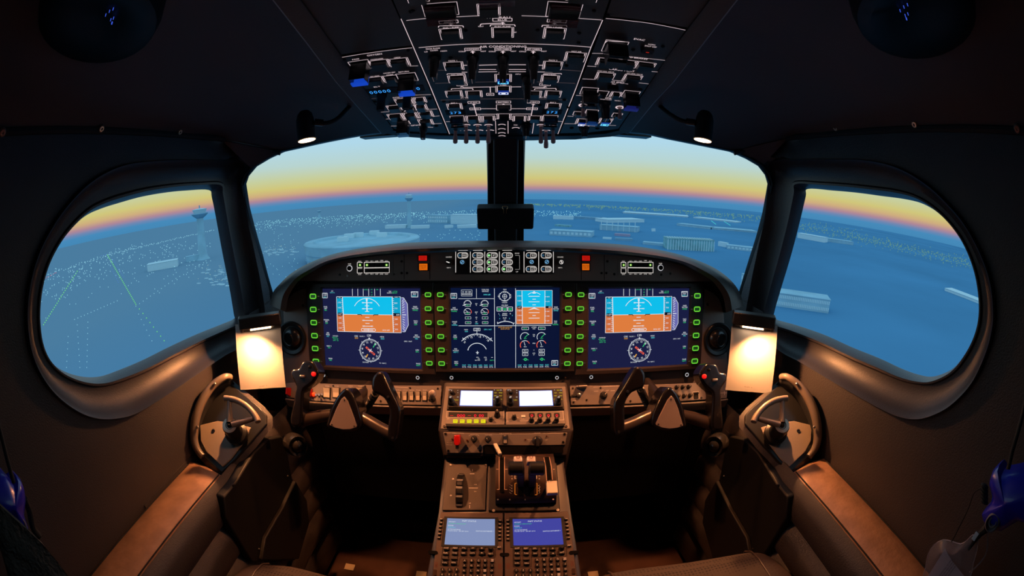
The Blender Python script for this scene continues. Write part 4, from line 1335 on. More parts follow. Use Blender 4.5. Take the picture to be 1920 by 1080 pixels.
def pfd(S_, n0, minimal=False):
    n = n0 + .0004
    S_.m.mat(sky_c)
    S_.rect(sky_c, 210, 182, 990, 388, n); S_.rect(earth_c, 210, 388, 990, 590, n)
    n += .0003
    S_.rect(tape_s, 210, 182, 285, 388, n); S_.rect(tape_e, 210, 388, 285, 590, n); S_.rect(tape_s, 893, 182, 988, 388, n); S_.rect(tape_e, 893, 388, 988, 590, n)
    n += .0003
    S_.ln(Wc, [(285,182),(300,590)], 8, n); S_.ln(Wc, [(893,182),(898,590)], 8, n); S_.fr(Wc, 210, 180, 990, 590, 5, n)
    for j in range(17): S_.ln(Wc, [(272, 200+j*23), (286+j*.8, 200+j*23)], 4, n); 
    for j in range(17): S_.ln(Wc, [(896, 200+j*23), (912, 200+j*23)], 4, n)
    for y, s, s2 in ((248,'170','800'),(308,'160','700'),(430,'140','500'),(490,'130','400'),(548,'120','300')): S_.tx(Wc, s, 247, y, 16, n, 36); S_.tx(Wc, s2, 935, y+4, 16, n, 34)
    S_.ln(Wc, [(300,386),(470,386)], 5, n); S_.ln(Wc, [(730,386),(893,386)], 5, n); S_.ln(Wc, [(470,384),(730,386)], 3, n)
    dk = glow('sym_black', (8, 10, 30), 1)
    S_.rect(dk, 222, 368, 282, 402, n); S_.tx(Wc, '147', 250, 385, 20, n+.0003, 44); S_.rect(dk, 900, 366, 980, 400, n); S_.tx(Wc, '600', 955, 384, 18, n+.0003, 38)
    S_.rect(dk, 218, 184, 280, 198, n); S_.rect(dk, 898, 176, 980, 190, n); S_.tx(Wc, '150', 248, 191, 10, n+.0003, 26); S_.tx(Wc, '4000', 940, 183, 10, n+.0003, 34)
    S_.arc(Wc, 588, 378, 175, 30, 150, 7, n, 24)
    S_.ln(Wc, [(588,200),(588,225)], 22, n); S_.ln(Wc, [(588,225),(590,350)], 14, n)
    for y, w in ((248,120),(284,50),(318,120),(350,50),(418,50),(453,120),(488,50),(520,120)): S_.ln(Wc, [(590-w/2, y), (590+w/2, y)], 6, n)
    for y, s in ((248,'20'),(318,'10'),(453,'10'),(520,'20')): S_.tx(Wc, s, 542, y, 15, n, 24); S_.tx(Wc, s, 645, y, 15, n, 24)
    S_.ln(dk, [(470,386),(520,386),(524,402)], 7, n+.0003); S_.ln(dk, [(665,402),(670,386),(725,386)], 7, n+.0003)
    S_.ln(Wc, rrect(512, 548, 684, 580, 14, 3), 6, n, True); S_.ln(Wc, [(540,564),(660,564)], 8, n); S_.ln(Wc, [(598,550),(598,578)], 5, n)
    S_.tx(Wc, 'BOX SET', 815, 564, 15, n, 85)
    # vertical speed scale
    S_.m.mat(lil); S_.m.poly([S_.c(*p) for p in ((1000,190),(1025,190),(1070,260),(1076,500),(1035,578),(1000,578))][::-1], n)
    S_.ln(Wc, [(1000,190),(1025,190),(1068,260),(1074,500),(1035,578),(1003,578)], 5, n+.0003)
    for j in range(13):
        y = 215+j*28
        S_.ln(Wc, [(1006, y+(384-y)*.12), (1034, y-(384-y)*.10)], 5, n+.0003)
    S_.ln(Wc, [(1004,384),(1050,384)], 7, n+.0003)
    # mode bars
    for x in (412,480,547,614,686,754): S_.ln(Wc, [(x,88),(x,170)], 5, n)
    S_.tx(Gc, 'AP  FD', 580, 97, 12, n, 40); S_.tx(Gc, 'LOC', 650, 97, 12, n, 20); S_.tx(Gc, 'GS', 650, 128, 12, n, 16); S_.tx(Gc, 'ALT', 650, 158, 12, n, 20); S_.tx(Gc, 'HDG', 717, 97, 12, n, 24)
    S_.tx(Wc, 'ADF', 153, 114, 12, n, 26); S_.tx(Cc, '330.0 L', 157, 132, 12, n, 64)
    S_.tx(Wc, 'TRK', 868, 118, 12, n, 34); S_.tx(Gc, '117.0', 926, 118, 13, n, 50); S_.tx(Wc, 'GSPD', 860, 136, 12, n, 56); S_.tx(Gc, '000 KT', 922, 136, 13, n, 60)
    # compass rose
    S_.tx(Wc, '139', 605, 630, 26, n, 48); compass(S_, 612, 805, 130, n)
    S_.ln(Wc, [(605,655),(598,670)], 8, n); S_.ln(Wc, [(605,655),(612,670)], 8, n)
    S_.ln(Rc, [(560,765),(665,855)], 22, n); S_.ln(navy, [(575,778),(600,800)], 7, n+.0003); S_.ln(navy, [(628,822),(652,845)], 7, n+.0003)
    S_.ln(Wc, [(588,792),(640,818)], 6, n+.0004); S_.ln(Wc, [(628,786),(600,824)], 6, n+.0004)
    S_.ln(Ac, [(555,890),(578,852)], 12, n); S_.ln(Gc, [(648,768),(682,715)], 8, n)
    S_.tx(Wc, 'CRS', 445, 640, 17, n, 44); S_.tx(Ac, '000', 447, 663, 17, n, 40); S_.tx(Wc, 'VLOC 1', 518, 641, 13, n, 66); S_.tx(Wc, 'HDG', 762, 641, 15, n, 46); S_.tx(Cc, '000', 766, 664, 15, n, 42)
    S_.tx(Wc, 'DG MODE', 548, 948, 14, n, 74); S_.tx(Wc, 'TO  NAV 2', 755, 952, 13, n, 84)
    S_.tx(Wc, 'WIND', 178, 646, 12, n, 72); S_.tx(Gc, '000 KT', 170, 664, 12, n, 70); S_.tx(Gc, 'TAS 147', 180, 682, 12, n, 70); S_.tx(Gc, 'SAT 15', 180, 700, 12, n, 70)
    S_.tx(Wc, 'GPS 1 INT', 1065, 688, 13, n, 92)
    L_ = [(57,166,('TUNE','COM','NAV')),(64,320,('FUEL','NAV','SEL')),(70,476,('MINIMA','SET','OFF')),(80,632,('XPD','MODE','ALT')),(88,780,('NAV 1','ADF')),(98,932,('PAGE','SEL'))]
    R_ = [(1152,150,('DISPLAY','REV','ADF 1')),(1155,312,('WIND','VECTOR','XWIND')),(1158,475,('TRFC','MAP','OFF')),(1162,636,('SPD','ACTIVE','TRK')),(1168,796,('LRN','SRC')),(1174,955,('PAGE','NEXT'))]
    for j, (x, y, ws) in enumerate(L_ + R_):
        for i, s in enumerate(ws):
            S_.tx(Wc if i != len(ws)-1 else (Gc if j % 3 else Cc), s, x, y + (i-(len(ws)-1)/2)*20, 15, n, 12*len(s)*1.0)
    S_.fr(Wc, 25, 138, 90, 194, 5, n); S_.fr(Wc, 1115, 122, 1188, 182, 5, n)
KL = [(588,555.5),(588.5,580),(589.5,604.5),(590.8,629),(592,653),(593.5,677)]
KR = [(803,552.5),(803,578.5),(803.5,604.5),(804,630.5),(804.8,655.5),(805.5,680.5)]
ML = [(826,552.5),(826,578.7),(826.5,604.7),(827,630.5),(828,655.7),(828.5,681)]
MR = [(1065.5,552),(1065.3,578),(1065,604),(1064.5,630),(1064,656),(1063.5,681)]
PL = [(1089,552.5),(1088.5,578.5),(1088,604.5),(1087.5,630.5),(1087,656),(1086.5,681)]
PR = [(1306.5,554.5),(1306,579.5),(1305,604),(1304,628.5),(1303,652.5),(1301.5,676.5)]
T1, so1, rc, n0 = display((578, 530, 814.5, 698), (606.5, 541, 788.5, 689), KL, KR, 'left flight display with attitude picture and compass rose, in front of the left yoke', 'left', 'p')
sc = Scr(rc, 25, 85, 1212, 1008); pfd(sc, n0); sc.m.build('symbology', so1, None, smooth=False)
T3, so3, rc, n0 = display((1079, 530, 1316, 698), (1104, 541, 1291, 688), PL, PR, 'right flight display with attitude picture and compass rose, in front of the right yoke', 'right', 'p')
sc = Scr(rc, 25, 85, 1212, 1008); pfd(sc, n0); sc.m.build('symbology', so3, None, smooth=False)
T2, so2, rc, n0 = display((815.5, 530, 1078, 698), (845.5, 539.5, 1049, 690.5), ML, MR, 'centre multi-function display with engine gauges and a small attitude picture', 'centre', 'm')
s = Scr(rc, 62, 58, 1362, 1018); n = n0+.0004
s.ln(Wc, [(586,65),(586,1015)], 5, n); s.ln(Wc, [(836,65),(836,1015)], 5, n); s.ln(Wc, [(155,186),(582,186)], 4, n); s.ln(Wc, [(373,68),(373,180)], 4, n); s.ln(Wc, [(155,506),(1262,506)], 5, n)
s.fr(Wc, 192, 82, 320, 154, 3, n); s.tx(Wc, '0 10 20', 256, 106, 20, n, 100)
for j in range(16): s.ln(Wc, [(200+j*7.6,140),(200+j*7.6,124 if j % 3 else 120)], 3, n)
s.tx(Wc, 'TOTAL FUEL', 478, 80, 16, n, 88); s.tx(Wc, 'REMAINING', 478, 100, 14, n, 76); s.tx(Cc, '3400 LBS', 498, 138, 16, n, 84)
for gx in (266, 470):
    s.arc(Wc, gx, 248, 44, 0, 180, 5, n)
    for a in range(0, 181, 30): s.ln(Wc, [(gx+44*cos(radians(a)), 248-44*sin(radians(a))), (gx+34*cos(radians(a)), 248-34*sin(radians(a)))], 4, n)
    s.ln(Wc, [(gx-58,265),(gx-20,254)], 7, n); s.fr(Wc, gx-32, 250, gx+36, 276, 3, n); s.tx(Gc, '22.3', gx+2, 263, 15, n, 40)
    s.arc(Wc, gx, 343, 44, 40, 200, 5, n); s.arc(Rc, gx, 343, 44, -20, 40, 7, n); s.ln(Wc, [(gx-30,318),(gx+5,345)], 4, n); s.fr(Wc, gx-32, 346, gx+30, 372, 3, n); s.tx(Gc, '525', gx, 359, 15, n, 34)
    s.fr(Wc, gx-30, 398, gx+38, 426, 3, n); s.tx(Gc, '60', gx+4, 412, 14, n, 20); s.fr(Wc, gx-30, 455, gx+38, 482, 3, n); s.tx(Gc, '1200', gx+4, 468, 14, n, 36)
for y, t in ((245,'N1'),(262,'%'),(345,'EGT'),(363,'C'),(405,'N2'),(425,'%'),(460,'FF')): s.tx(Wc, t, 370, y, 14, n, 12*len(t)*.9)
s.tx(Cc, 'LBS', 372, 480, 13, n, 36)
s.tx(Wc, 'TRIM', 708, 80, 14, n, 40); s.tx(Wc, 'NOSE', 708, 110, 14, n, 42)
s.arc(Wc, 708, 158, 60, 0, 360, 3, n, 24)
for a in range(0, 360, 20): s.ln(Wc, [(708+58*cos(radians(a)), 158-48*sin(radians(a))), (708+80*cos(radians(a)), 158-48*sin(radians(a)))], 8 if a % 40 else 4, n)
s.arc(Wc, 708, 158, 26, 0, 360, 4, n, 16); s.ln(Wc, [(680,158),(736,158)], 4, n); s.ln(Wc, [(708,130),(708,215)], 4, n); s.ln(Wc, [(680,208),(736,208)], 5, n)
s.tx(Wc, 'TAKEOFF', 706, 232, 13, n, 66); s.tx(Wc, 'LDG GEAR', 708, 264, 15, n, 76)
for gx in (642, 708, 773):
    s.fr(Wc, gx-27, 284, gx+27, 332, 5, n); s.ln(Gc, [(gx-20,304),(gx+20,304),(gx,324)], 6, n, True)
s.tx(Wc, 'SPEED', 708, 363, 14, n, 56); s.tx(Wc, 'BRAKES', 708, 382, 14, n, 60); s.tx(Wc, 'L', 640, 363, 16, n); s.tx(Wc, 'R', 775, 363, 16, n); s.tx(Cc, '0', 648, 384, 12, n); s.tx(Cc, '0', 798, 384, 12, n)
s.tx(Wc, 'FLAP', 708, 414, 15, n, 42); s.tx(Cc, '0', 648, 422, 14, n); s.tx(Cc, '5', 764, 420, 14, n); s.arc(Wc, 718, 640, 188, 62, 122, 8, n, 20); s.tx(Wc, 'UP', 706, 440, 12, n, 24)
s.ln(Wc, [(618,462),(630,480)], 8, n); s.ln(Wc, [(806,492),(820,470)], 8, n)
s.rect(sky_c, 845, 92, 1274, 288, n); s.rect(earth_c, 845, 288, 1274, 486, n)
n2 = n+.0003
s.rect(tape_s, 845, 92, 910, 288, n2); s.rect(tape_e, 845, 288, 910, 486, n2); s.rect(tape_s, 1190, 92, 1274, 288, n2); s.rect(tape_e, 1190, 288, 1274, 486, n2)
n3 = n2+.0003
s.ln(Wc, [(912,92),(918,486)], 7, n3); s.ln(Wc, [(1186,92),(1186,486)], 7, n3); s.fr(Wc, 845, 90, 1274, 486, 4, n3); s.ln(Wc, [(918,288),(1186,288)], 5, n3)
s.m.mat(Wc); s.m.poly([s.c(*p) for p in ((985,322),(1057,290),(1130,322),(1057,308))][::-1], n3+.0003)
s.arc(Wc, 1057, 222, 110, 48, 132, 6, n3); s.ln(Wc, [(1040,124),(1074,124),(1057,100)], 8, n3, True)
for y, w in ((160,130),(194,40),(224,130),(260,40),(352,130),(386,40),(417,130)): s.ln(Wc, [(1057-w/2, y), (1057+w/2, y)], 7, n3)
for y, t in ((155,'170'),(212,'160'),(328,'140'),(384,'130'),(440,'120')): s.tx(Wc, t, 878, y, 14, n3, 34); s.ln(Wc, [(898,y),(914,y)], 4, n3); s.tx(Wc, str(800-int((y-155)*1.8)), 1225, y+10, 12, n3, 32); s.ln(Wc, [(1188,y+10),(1204,y+10)], 4, n3)
dk = glow('sym_black', (8, 10, 30), 1); s.rect(dk, 858, 272, 908, 304, n3); s.tx(Wc, '147', 882, 288, 16, n3+.0003, 34); s.rect(dk, 1195, 276, 1266, 300, n3); s.tx(Wc, '600', 1244, 288, 16, n3+.0003, 30)
s.m.mat(Ac); s.tx(Ac, 'ATTITUDE ALIGN SET', 712, 525, 14, n, 165); s.tx(Ac, 'BACK UP ON', 712, 544, 13, n, 104)
s.tx(Wc, '139', 374, 550, 26, n, 50); s.fr(Wc, 336, 534, 412, 566, 4, n); s.tx(Wc, 'NAV', 246, 552, 15, n, 44); s.tx(Cc, '000', 248, 574, 14, n, 36); s.tx(Cc, 'GPS 1 INT', 505, 550, 15, n, 92)
s.arc(Wc, 374, 840, 240, 42, 138, 6, n, 30)
for a in range(44, 138, 5): s.ln(Wc, [(374+240*cos(radians(a)), 840-240*sin(radians(a))), (374+(222 if a % 10 < 5 else 212)*cos(radians(a)), 840-(222 if a % 10 < 5 else 212)*sin(radians(a)))], 5, n)
s.ln(Wc, [(374,566),(374,612)], 5, n); s.ln(Wc, [(200,650),(222,668)], 6, n); s.ln(Wc, [(188,690),(205,672)], 6, n); s.ln(Wc, [(552,650),(528,668)], 6, n); s.ln(Wc, [(560,690),(545,672)], 6, n)
for x, y, t, a in ((226,703,'09',-45),(310,643,'12',-12),(410,638,'15',12),(506,682,'18',42)): s.tx(Wc, t, x, y, 20, n, 24, ang=radians(-a) if a > 0 else radians(-a))
s.arc(Wc, 374, 830, 118, 22, 158, 7, n, 24); s.m.mat(Wc); u, v = s.c(265, 793); s.m.cyl(u, v, 7*s.k(), n, n+.0003, 8)
s.ln(Wc, [(377,808),(377,844)], 6, n); s.ln(Wc, [(360,826),(394,826)], 7, n); s.ln(Wc, [(368,842),(386,842)], 5, n)
for x, y, t in ((380,886,'FPL'),(392,904,'KM'),(378,921,'NO WPT'),(472,886,'DTK'),(478,904,'GS'),(480,921,'KT')): s.tx(Wc, t, x, y, 12, n, 11*len(t)*.95)
s.tx(Gc, 'DIST 0', 552, 921, 12, n, 50); s.ln(Wc, [(542,886),(562,886)], 4, n)
for j, (a, b) in enumerate((('MAP','SYS'),('TFC','FUEL'),('ENG','HYD'),('BLEED','COND'),('PRESS','DOOR'),('ELEC','PCTL'))):
    x = 213 + j*66
    for dx in (0, 672): 
        s.tx(Wc, b, x+dx, 1004, 15, n, 46); s.tx(Cc if True else Wc, a, x+dx, 982, 15, n, 44)
for gx in (950, 1148):
    s.fr(Wc, gx-40, 524, gx+42, 554, 4, n); s.tx(Gc, '18.2', gx, 539, 14, n, 44)
    s.arc(Wc, gx-2, 642, 54, 30, 210, 6, n); s.ln(Gc, [(gx+38,606),(gx-5,650)], 6, n); s.tx(Gc, '38.0', gx, 660, 12, n, 32)
    s.arc(Wc, gx-2, 740, 56, 60, 130, 6, n); s.arc(Rc, gx-2, 740, 56, 130, 210, 10, n); s.arc(Rc, gx-2, 740, 56, 20, 60, 9, n); s.ln(Wc, [(gx-14,698),(gx,745)], 5, n); s.tx(Wc, '58.0', gx, 758, 12, n, 34)
    s.fr(Wc, gx-32, 790, gx+34, 824, 4, n); s.tx(Wc, '80.0', gx, 807, 13, n, 34); s.fr(Wc, gx-32, 833, gx+34, 866, 4, n); s.tx(Wc, '0.0', gx, 850, 13, n, 30)
    s.arc(Gc, gx+4, 912, 15, 0, 360, 6, n, 12); s.ln(Gc, [(gx-26,912),(gx+34,912),(gx+36,926)], 4, n)
for y, t in ((526,'LITRES'),(544,'KGS'),(614,'OIL'),(634,'PR'),(718,'PSI'),(802,'T'),(838,'HYD'),(858,'P')): s.tx(Wc, t, 1056, y, 13, n, 11*len(t)*.9)
for j, (x, y, ws) in enumerate([(100,150,('DISP','TUNE','NAV')),(104,314,('FMS','SETTING','NORMAL')),(108,478,('RANGE','LOC','NORMAL')),(111,642,('MAP','MODE','HDG')),(115,804,('NAV','SOURCE','ADF 2')),(118,960,('NEXT','PAGE','SEL')),(1318,310,('WIND','VECTOR','XWIND')),(1315,476,('RNG','LOC','NORMAL')),(1308,960,('NEXT','PAGE','SEL'))]):
    for i, t in enumerate(ws): s.tx(Wc if i < 2 else (Gc if j % 2 else Cc), t, x, y+(i-1)*20, 15, n, 11.5*len(t))
s.fr(Wc, 66, 122, 136, 182, 5, n); s.fr(Wc, 1272, 930, 1346, 990, 5, n)
s.m.build('symbology', so2, None, smooth=False)
# ------------------------------------------------------------ generic helpers on any tilted panel
def kf(F, x, y, n=0): return F.px(x+.5, y, n)[0] - F.px(x-.5, y, n)[0]
def kv(F, x, y, n=0): return abs(F.px(x, y-.5, n)[1] - F.px(x, y+.5, n)[1])
def frect(F, x0, y0, x1, y1, n=0):
    u0 = F.px(x0, (y0+y1)/2, n)[0]; u1 = F.px(x1, (y0+y1)/2, n)[0]
    va = F.px((x0+x1)/2, y0, n)[1]; vb = F.px((x0+x1)/2, y1, n)[1]
    return min(u0, u1), min(va, vb), max(u0, u1), max(va, vb)
def fpoly(F, pts, n=0): return [F.px(x, y, n) for x, y in pts]
def fscrew(par, F, x, y, n, r=3, mt=None):
    u, v = F.px(x, y, n); k = kf(F, x, y, n)
    m = MB(F); m.lathe(u, v, [(r*k, n-.001), (r*k*.85, n+.0018), (r*k*.4, n+.0018), (r*k*.35, n+.0008)], 12); m.build('screw', par, mt or screwd)
def ftext(m, F, s, x, y, h, w, n):
    u, v = F.px(x, y, n); m.text(s, u, v, h*kv(F, x, y, n), n, F, wid=w*kf(F, x, y, n))
def fknob(par, F, x, y, rpx, n, tall, mt=None, pointer=True, ang=0, name='knob'):
    u, v = F.px(x, y, n); k = kf(F, x, y, n); r = rpx*k
    m = MB(F); m.mat(mt or mblack)
    prof = [(r*1.1, n), (r*1.05, n+tall*.25), (r*.8, n+tall*.35), (r*.76, n+tall*.9), (r*.62, n+tall)]
    m.lathe(u, v, prof, 20)
    if pointer:
        m.mat(ivory); m.line((u-r*.1*sin(ang), v+r*.1*cos(ang)), (u-r*.65*sin(ang), v+r*.65*cos(ang)), r*.16, n+tall+.0003)
    return m.build(name, par, None)
def rocker(par, F, x0, y0, x1, y1, n, mt=None, bez=1.5):
    u0, v0, u1, v1 = frect(F, x0, y0, x1, y1, n); k = kf(F, x0, y0, n)
    m = MB(F); m.mat(mblack); m.box(u0-bez*k, v0-bez*k, u1+bez*k, v1+bez*k, n, n+.003, ch=.0008)
    m.mat(mt or ivory)
    c = (v0+v1)/2
    m.add([F.w(u0, v0, n+.003), F.w(u1, v0, n+.003), F.w(u1, c, n+.005), F.w(u0, c, n+.005), F.w(u1, v1, n+.010), F.w(u0, v1, n+.010), F.w(u1, v1, n+.002), F.w(u0, v1, n+.002)],
          [(0, 1, 2, 3), (3, 2, 4, 5), (5, 4, 6, 7), (0, 3, 5, 7), (1, 6, 4, 2)])
    return m.build('rocker_switch', par, None, smooth=False)
pm = mat('print_white', (.75, .70, .66), .5)
pg = mat('pedestal_grey', (.20, .175, .165), .45, bump=.1, bscale=600)

# ------------------------------------------------------------ lower switch panels
a = radians(35)
LSF = Fr((0, .94, H-.465), (1, 0, 0), (0, sin(a), cos(a)))
def lower_panel(polys, lip, label):
    th = thing('switch_console', LSF.hit(*lip[0]), label, 'switch panel')
    for p in polys:
        m = MB(LSF); m.prism(fpoly(LSF, p), -.015, 0); m.build('face_plate', th, pg, bevel=.0015)
    a_, b_ = [LSF.hit(*p) for p in lip], None
    m = MB()
    m.rings([[p + LSF.V*.001 for p in a_], [p - LSF.V*.003 + LSF.N*.004 for p in a_], [p - LSF.V*.007 for p in a_], [p - LSF.V*.02 - LSF.N*.02 for p in a_]], closed=False)
    m.build('lower_lip', th, mat('lip_satin', (.30, .27, .24), .3, metal=.5))
    return th
lsl = lower_panel([[(536,718),(558,717),(553,747),(537,745)], [(562,717),(827.5,723),(827,760),(567,750)]], [(536,747),(567,752),(640,757),(827,763)], 'lower left switch panel with ivory rocker switches behind the left yoke')
lsr = lower_panel([[(1068.5,723),(1338,716),(1336,748),(1070,760)], [(1342,714),(1366,713),(1363,747),(1341,748)]], [(1069,764),(1250,757),(1335,752),(1364,748)], 'lower right switch panel with six small knobs behind the right yoke')
LL = MB(LSF); LL.mat(pm)
F = LSF
m = MB(F); u0, v0, u1, v1 = frect(F, 540, 727, 546, 743); m.box(u0, v0, u1, v1, 0, .02, ch=.003); m.build('red_lever', lsl, red_p, bevel=.001)
m = MB(F); u0, v0, u1, v1 = frect(F, 576, 728, 586, 745); m.box(u0, v0, u1, v1, 0, .022, ch=.003); m.build('red_guard', lsl, red_p, bevel=.001)
m = MB(F); u, v = F.px(589, 740); m.lathe(u, v, [(4*kf(F, 589, 740), 0), (3.6*kf(F, 589, 740), .006), (1e-4, .009)], 14); m.build('red_lamp', lsl, mat('orange_red_lens', (.8, .08, .02), .25, emit=(.8, .05, .01), es=.25))
for x in (598, 604):
    m = MB(F); u, v = F.px(x, 741); k = kf(F, x, 741); m.cyl(u, v, 2.6*k, 0, .004, 12); m.cyl(u, v-1*k, 1.3*k, .004, .02, 10, r2=1.9*k); m.build('toggle_switch', lsl, steel)
for x in (613.5, 631, 675): rocker(lsl, F, x-5.5, 728, x+5.5, 745, 0)
for x in (747.5, 759.7, 772, 784, 796.7): rocker(lsl, F, x-3.3, 735, x+3.3, 750.5, 0)
u, v = F.px(811, 748); k = kf(F, 811, 748)
m = MB(F); m.lathe(u, v, [(6*k, 0), (5.5*k, .006), (2.5*k, .008), (2.5*k, .03)], 16); m.build('lever_shaft', lsl, mblack)
c = F.hit(811, 738, .035)
m = MB(); m.ball(c, 6.3*k, 14, 10, (1, .6, 1.2)); m.build('gear_lever_knob', lsl, mat('pale_knob', (.72, .60, .52), .4))
for j, (x, s) in enumerate(((613.5,'WIPER'),(631,'PROBE'),(657,'LDG'),(675,'TAXI'),(747.5,'NAV'),(759.7,'LOGO'),(772,'BEACON'),(784,'STROBE'),(796.7,'SEAT'))):
    ftext(LL, F, s, x, 724 if j < 4 else 731.5, 1.7, 8, .0004); ftext(LL, F, 'ON' if j < 4 else 'OFF', x, 726.6 if j < 4 else 753.5, 1.4, 4, .0004)
LL.line(F.px(740, 726), F.px(765, 727), .6*k, .0004)
for x, y in ((625,723.5),(619,748),(685,724.5),(769,727.5),(821,728.5),(714,752),(681,751),(805,750)): fscrew(lsl, F, x, y, 0, 2)
LL.build('lettering', lsl, None, smooth=False)
LL = MB(F); LL.mat(pm)
m = MB(F); u0, v0, u1, v1 = frect(F, 1080, 723, 1100, 728); m.box(u0, v0, u1, v1, 0, .018, ch=.002); m.build('flat_handle', lsr, mat('pale_knob', (.72, .60, .52), .4), bevel=.001)
m = MB(F); u0, v0, u1, v1 = frect(F, 1071, 740.5, 1080, 743.5); m.box(u0, v0, u1, v1, 0, .003); m.build('keyhole_mark', lsr, mblack)
m = MB(F); u, v = F.px(1085, 741.5); k = kf(F, 1085, 741); m.lathe(u, v, [(4.5*k, 0), (4.2*k, .006), (2.5*k, .007)], 14); m.build('key_lock', lsr, steel)
fknob(lsr, F, 1131.5, 741.5, 6.5, 0, .016, ang=-.7, name='rotary_switch')
for x, y in ((1268,726.5),(1279.5,726),(1290.5,725.5),(1270.3,743),(1282,742.5),(1293,741.7)): fknob(lsr, F, x, y, 3.4, 0, .014, ang=.5, name='dimmer_knob')
rocker(lsr, F, 1301.5, 737, 1308, 746, 0, mblack)
u0, v0, u1, v1 = frect(F, 1299.5, 734.5, 1310, 748); LL.frame(u0, v0, u1, v1, .6*k, .0005)
for x, y, s, w in ((1118,733.5,'NORM',8),(1128.5,731.5,'TEST',7),(1139,732,'OFF',6),(1149,732.5,'EMER',8),(1145,724,'CABIN PRESSURE',30),(1131,754,'AUTO',7),(1074,733.5,'ON',3),(1076.5,751,'LOCK',7),(1305,736,'TEST',6)): ftext(LL, F, s, x, y, 1.7, w, .0004)
LL.line(F.px(1112, 726), F.px(1158, 724), .5*k, .0004); LL.line(F.px(1128, 734), F.px(1128, 737), .5*k, .0004); LL.line(F.px(1139, 734), F.px(1136, 737), .5*k, .0004)
LL.line(F.px(1351, 737), F.px(1363, 736.5), .8*k, .0004); LL.line(F.px(1358, 733), F.px(1358.5, 741), 1*k, .0004); LL.line(F.px(1361.5, 735), F.px(1361.5, 738.5), .7*k, .0004)
for x, y in ((1074,728),(1075.5,754),(1126,727),(1100,750),(1182,752),(1315,746)): fscrew(lsr, F, x, y, 0, 2)
LL.build('lettering', lsr, None, smooth=False)

# ------------------------------------------------------------ pedestal
RF = Fr((0, .938, H-.47), (1, 0, 0), (0, .891, .454))
TF = Fr((0, .822, H-.531), (1, 0, 0), (0, .5, .866))
CF = Fr((0, .815, H-.597), (1, 0, 0), (0, .919, .395))
ped = thing('centre_pedestal', (0, .7, 0), 'dark centre pedestal between the two footwells', 'pedestal')
secs = [(RF, 833, 1063, 719), (RF, 822, 1075, 806), (TF, 824, 1073, 810), (TF, 832, 1062, 852), (CF, 834, 1056, 857), (CF, 823, 1070, 960), (CF, 800, 1090, 1085), (CF, 770, 1122, 1240)]
m = MB(); rows = []
for i, (F, x0, x1, y) in enumerate(secs):
    p, q = F.hit(x0, y, -.006), F.hit(x1, y, -.006)
    e = .006
    lo = H-1.2 if i > 3 else None
    pl, ql = Vector((p.x-.004, p.y+.0, p.z-.03)), Vector((q.x+.004, q.y, q.z-.03))
    by = p.y + (.25 if i < 4 else 0)
    rows.append([Vector((p.x, by, 0.0)), pl + Vector((0, .02 if i < 4 else 0, 0)), p, p + (q-p).normalized()*e + F.N*.004, q - (q-p).normalized()*e + F.N*.004, q, ql + Vector((0, .02 if i < 4 else 0, 0)), Vector((q.x, by, 0.0))])
m.rings(rows, closed=False)
m.f = [f[::-1] for f in m.f]
m.build('carcass', ped, mat('pedestal_brown_black', (.045, .035, .032), .35))
# radio bay frame
m = MB(RF)
def FR(pts, w=None): return fpoly(RF, pts)
out = FR([(836,724),(1060,724),(1069,804),(826,804)]); inn = FR([(840,727),(1056,727),(1061,800),(835,800)])
m.prism(out, -.01, .000); m.build('bay_frame', ped, pg, bevel=.0015)
for x, y in ((833,799.5),(1061.5,799.5)): fscrew(ped, RF, x, y, .001, 2.6)

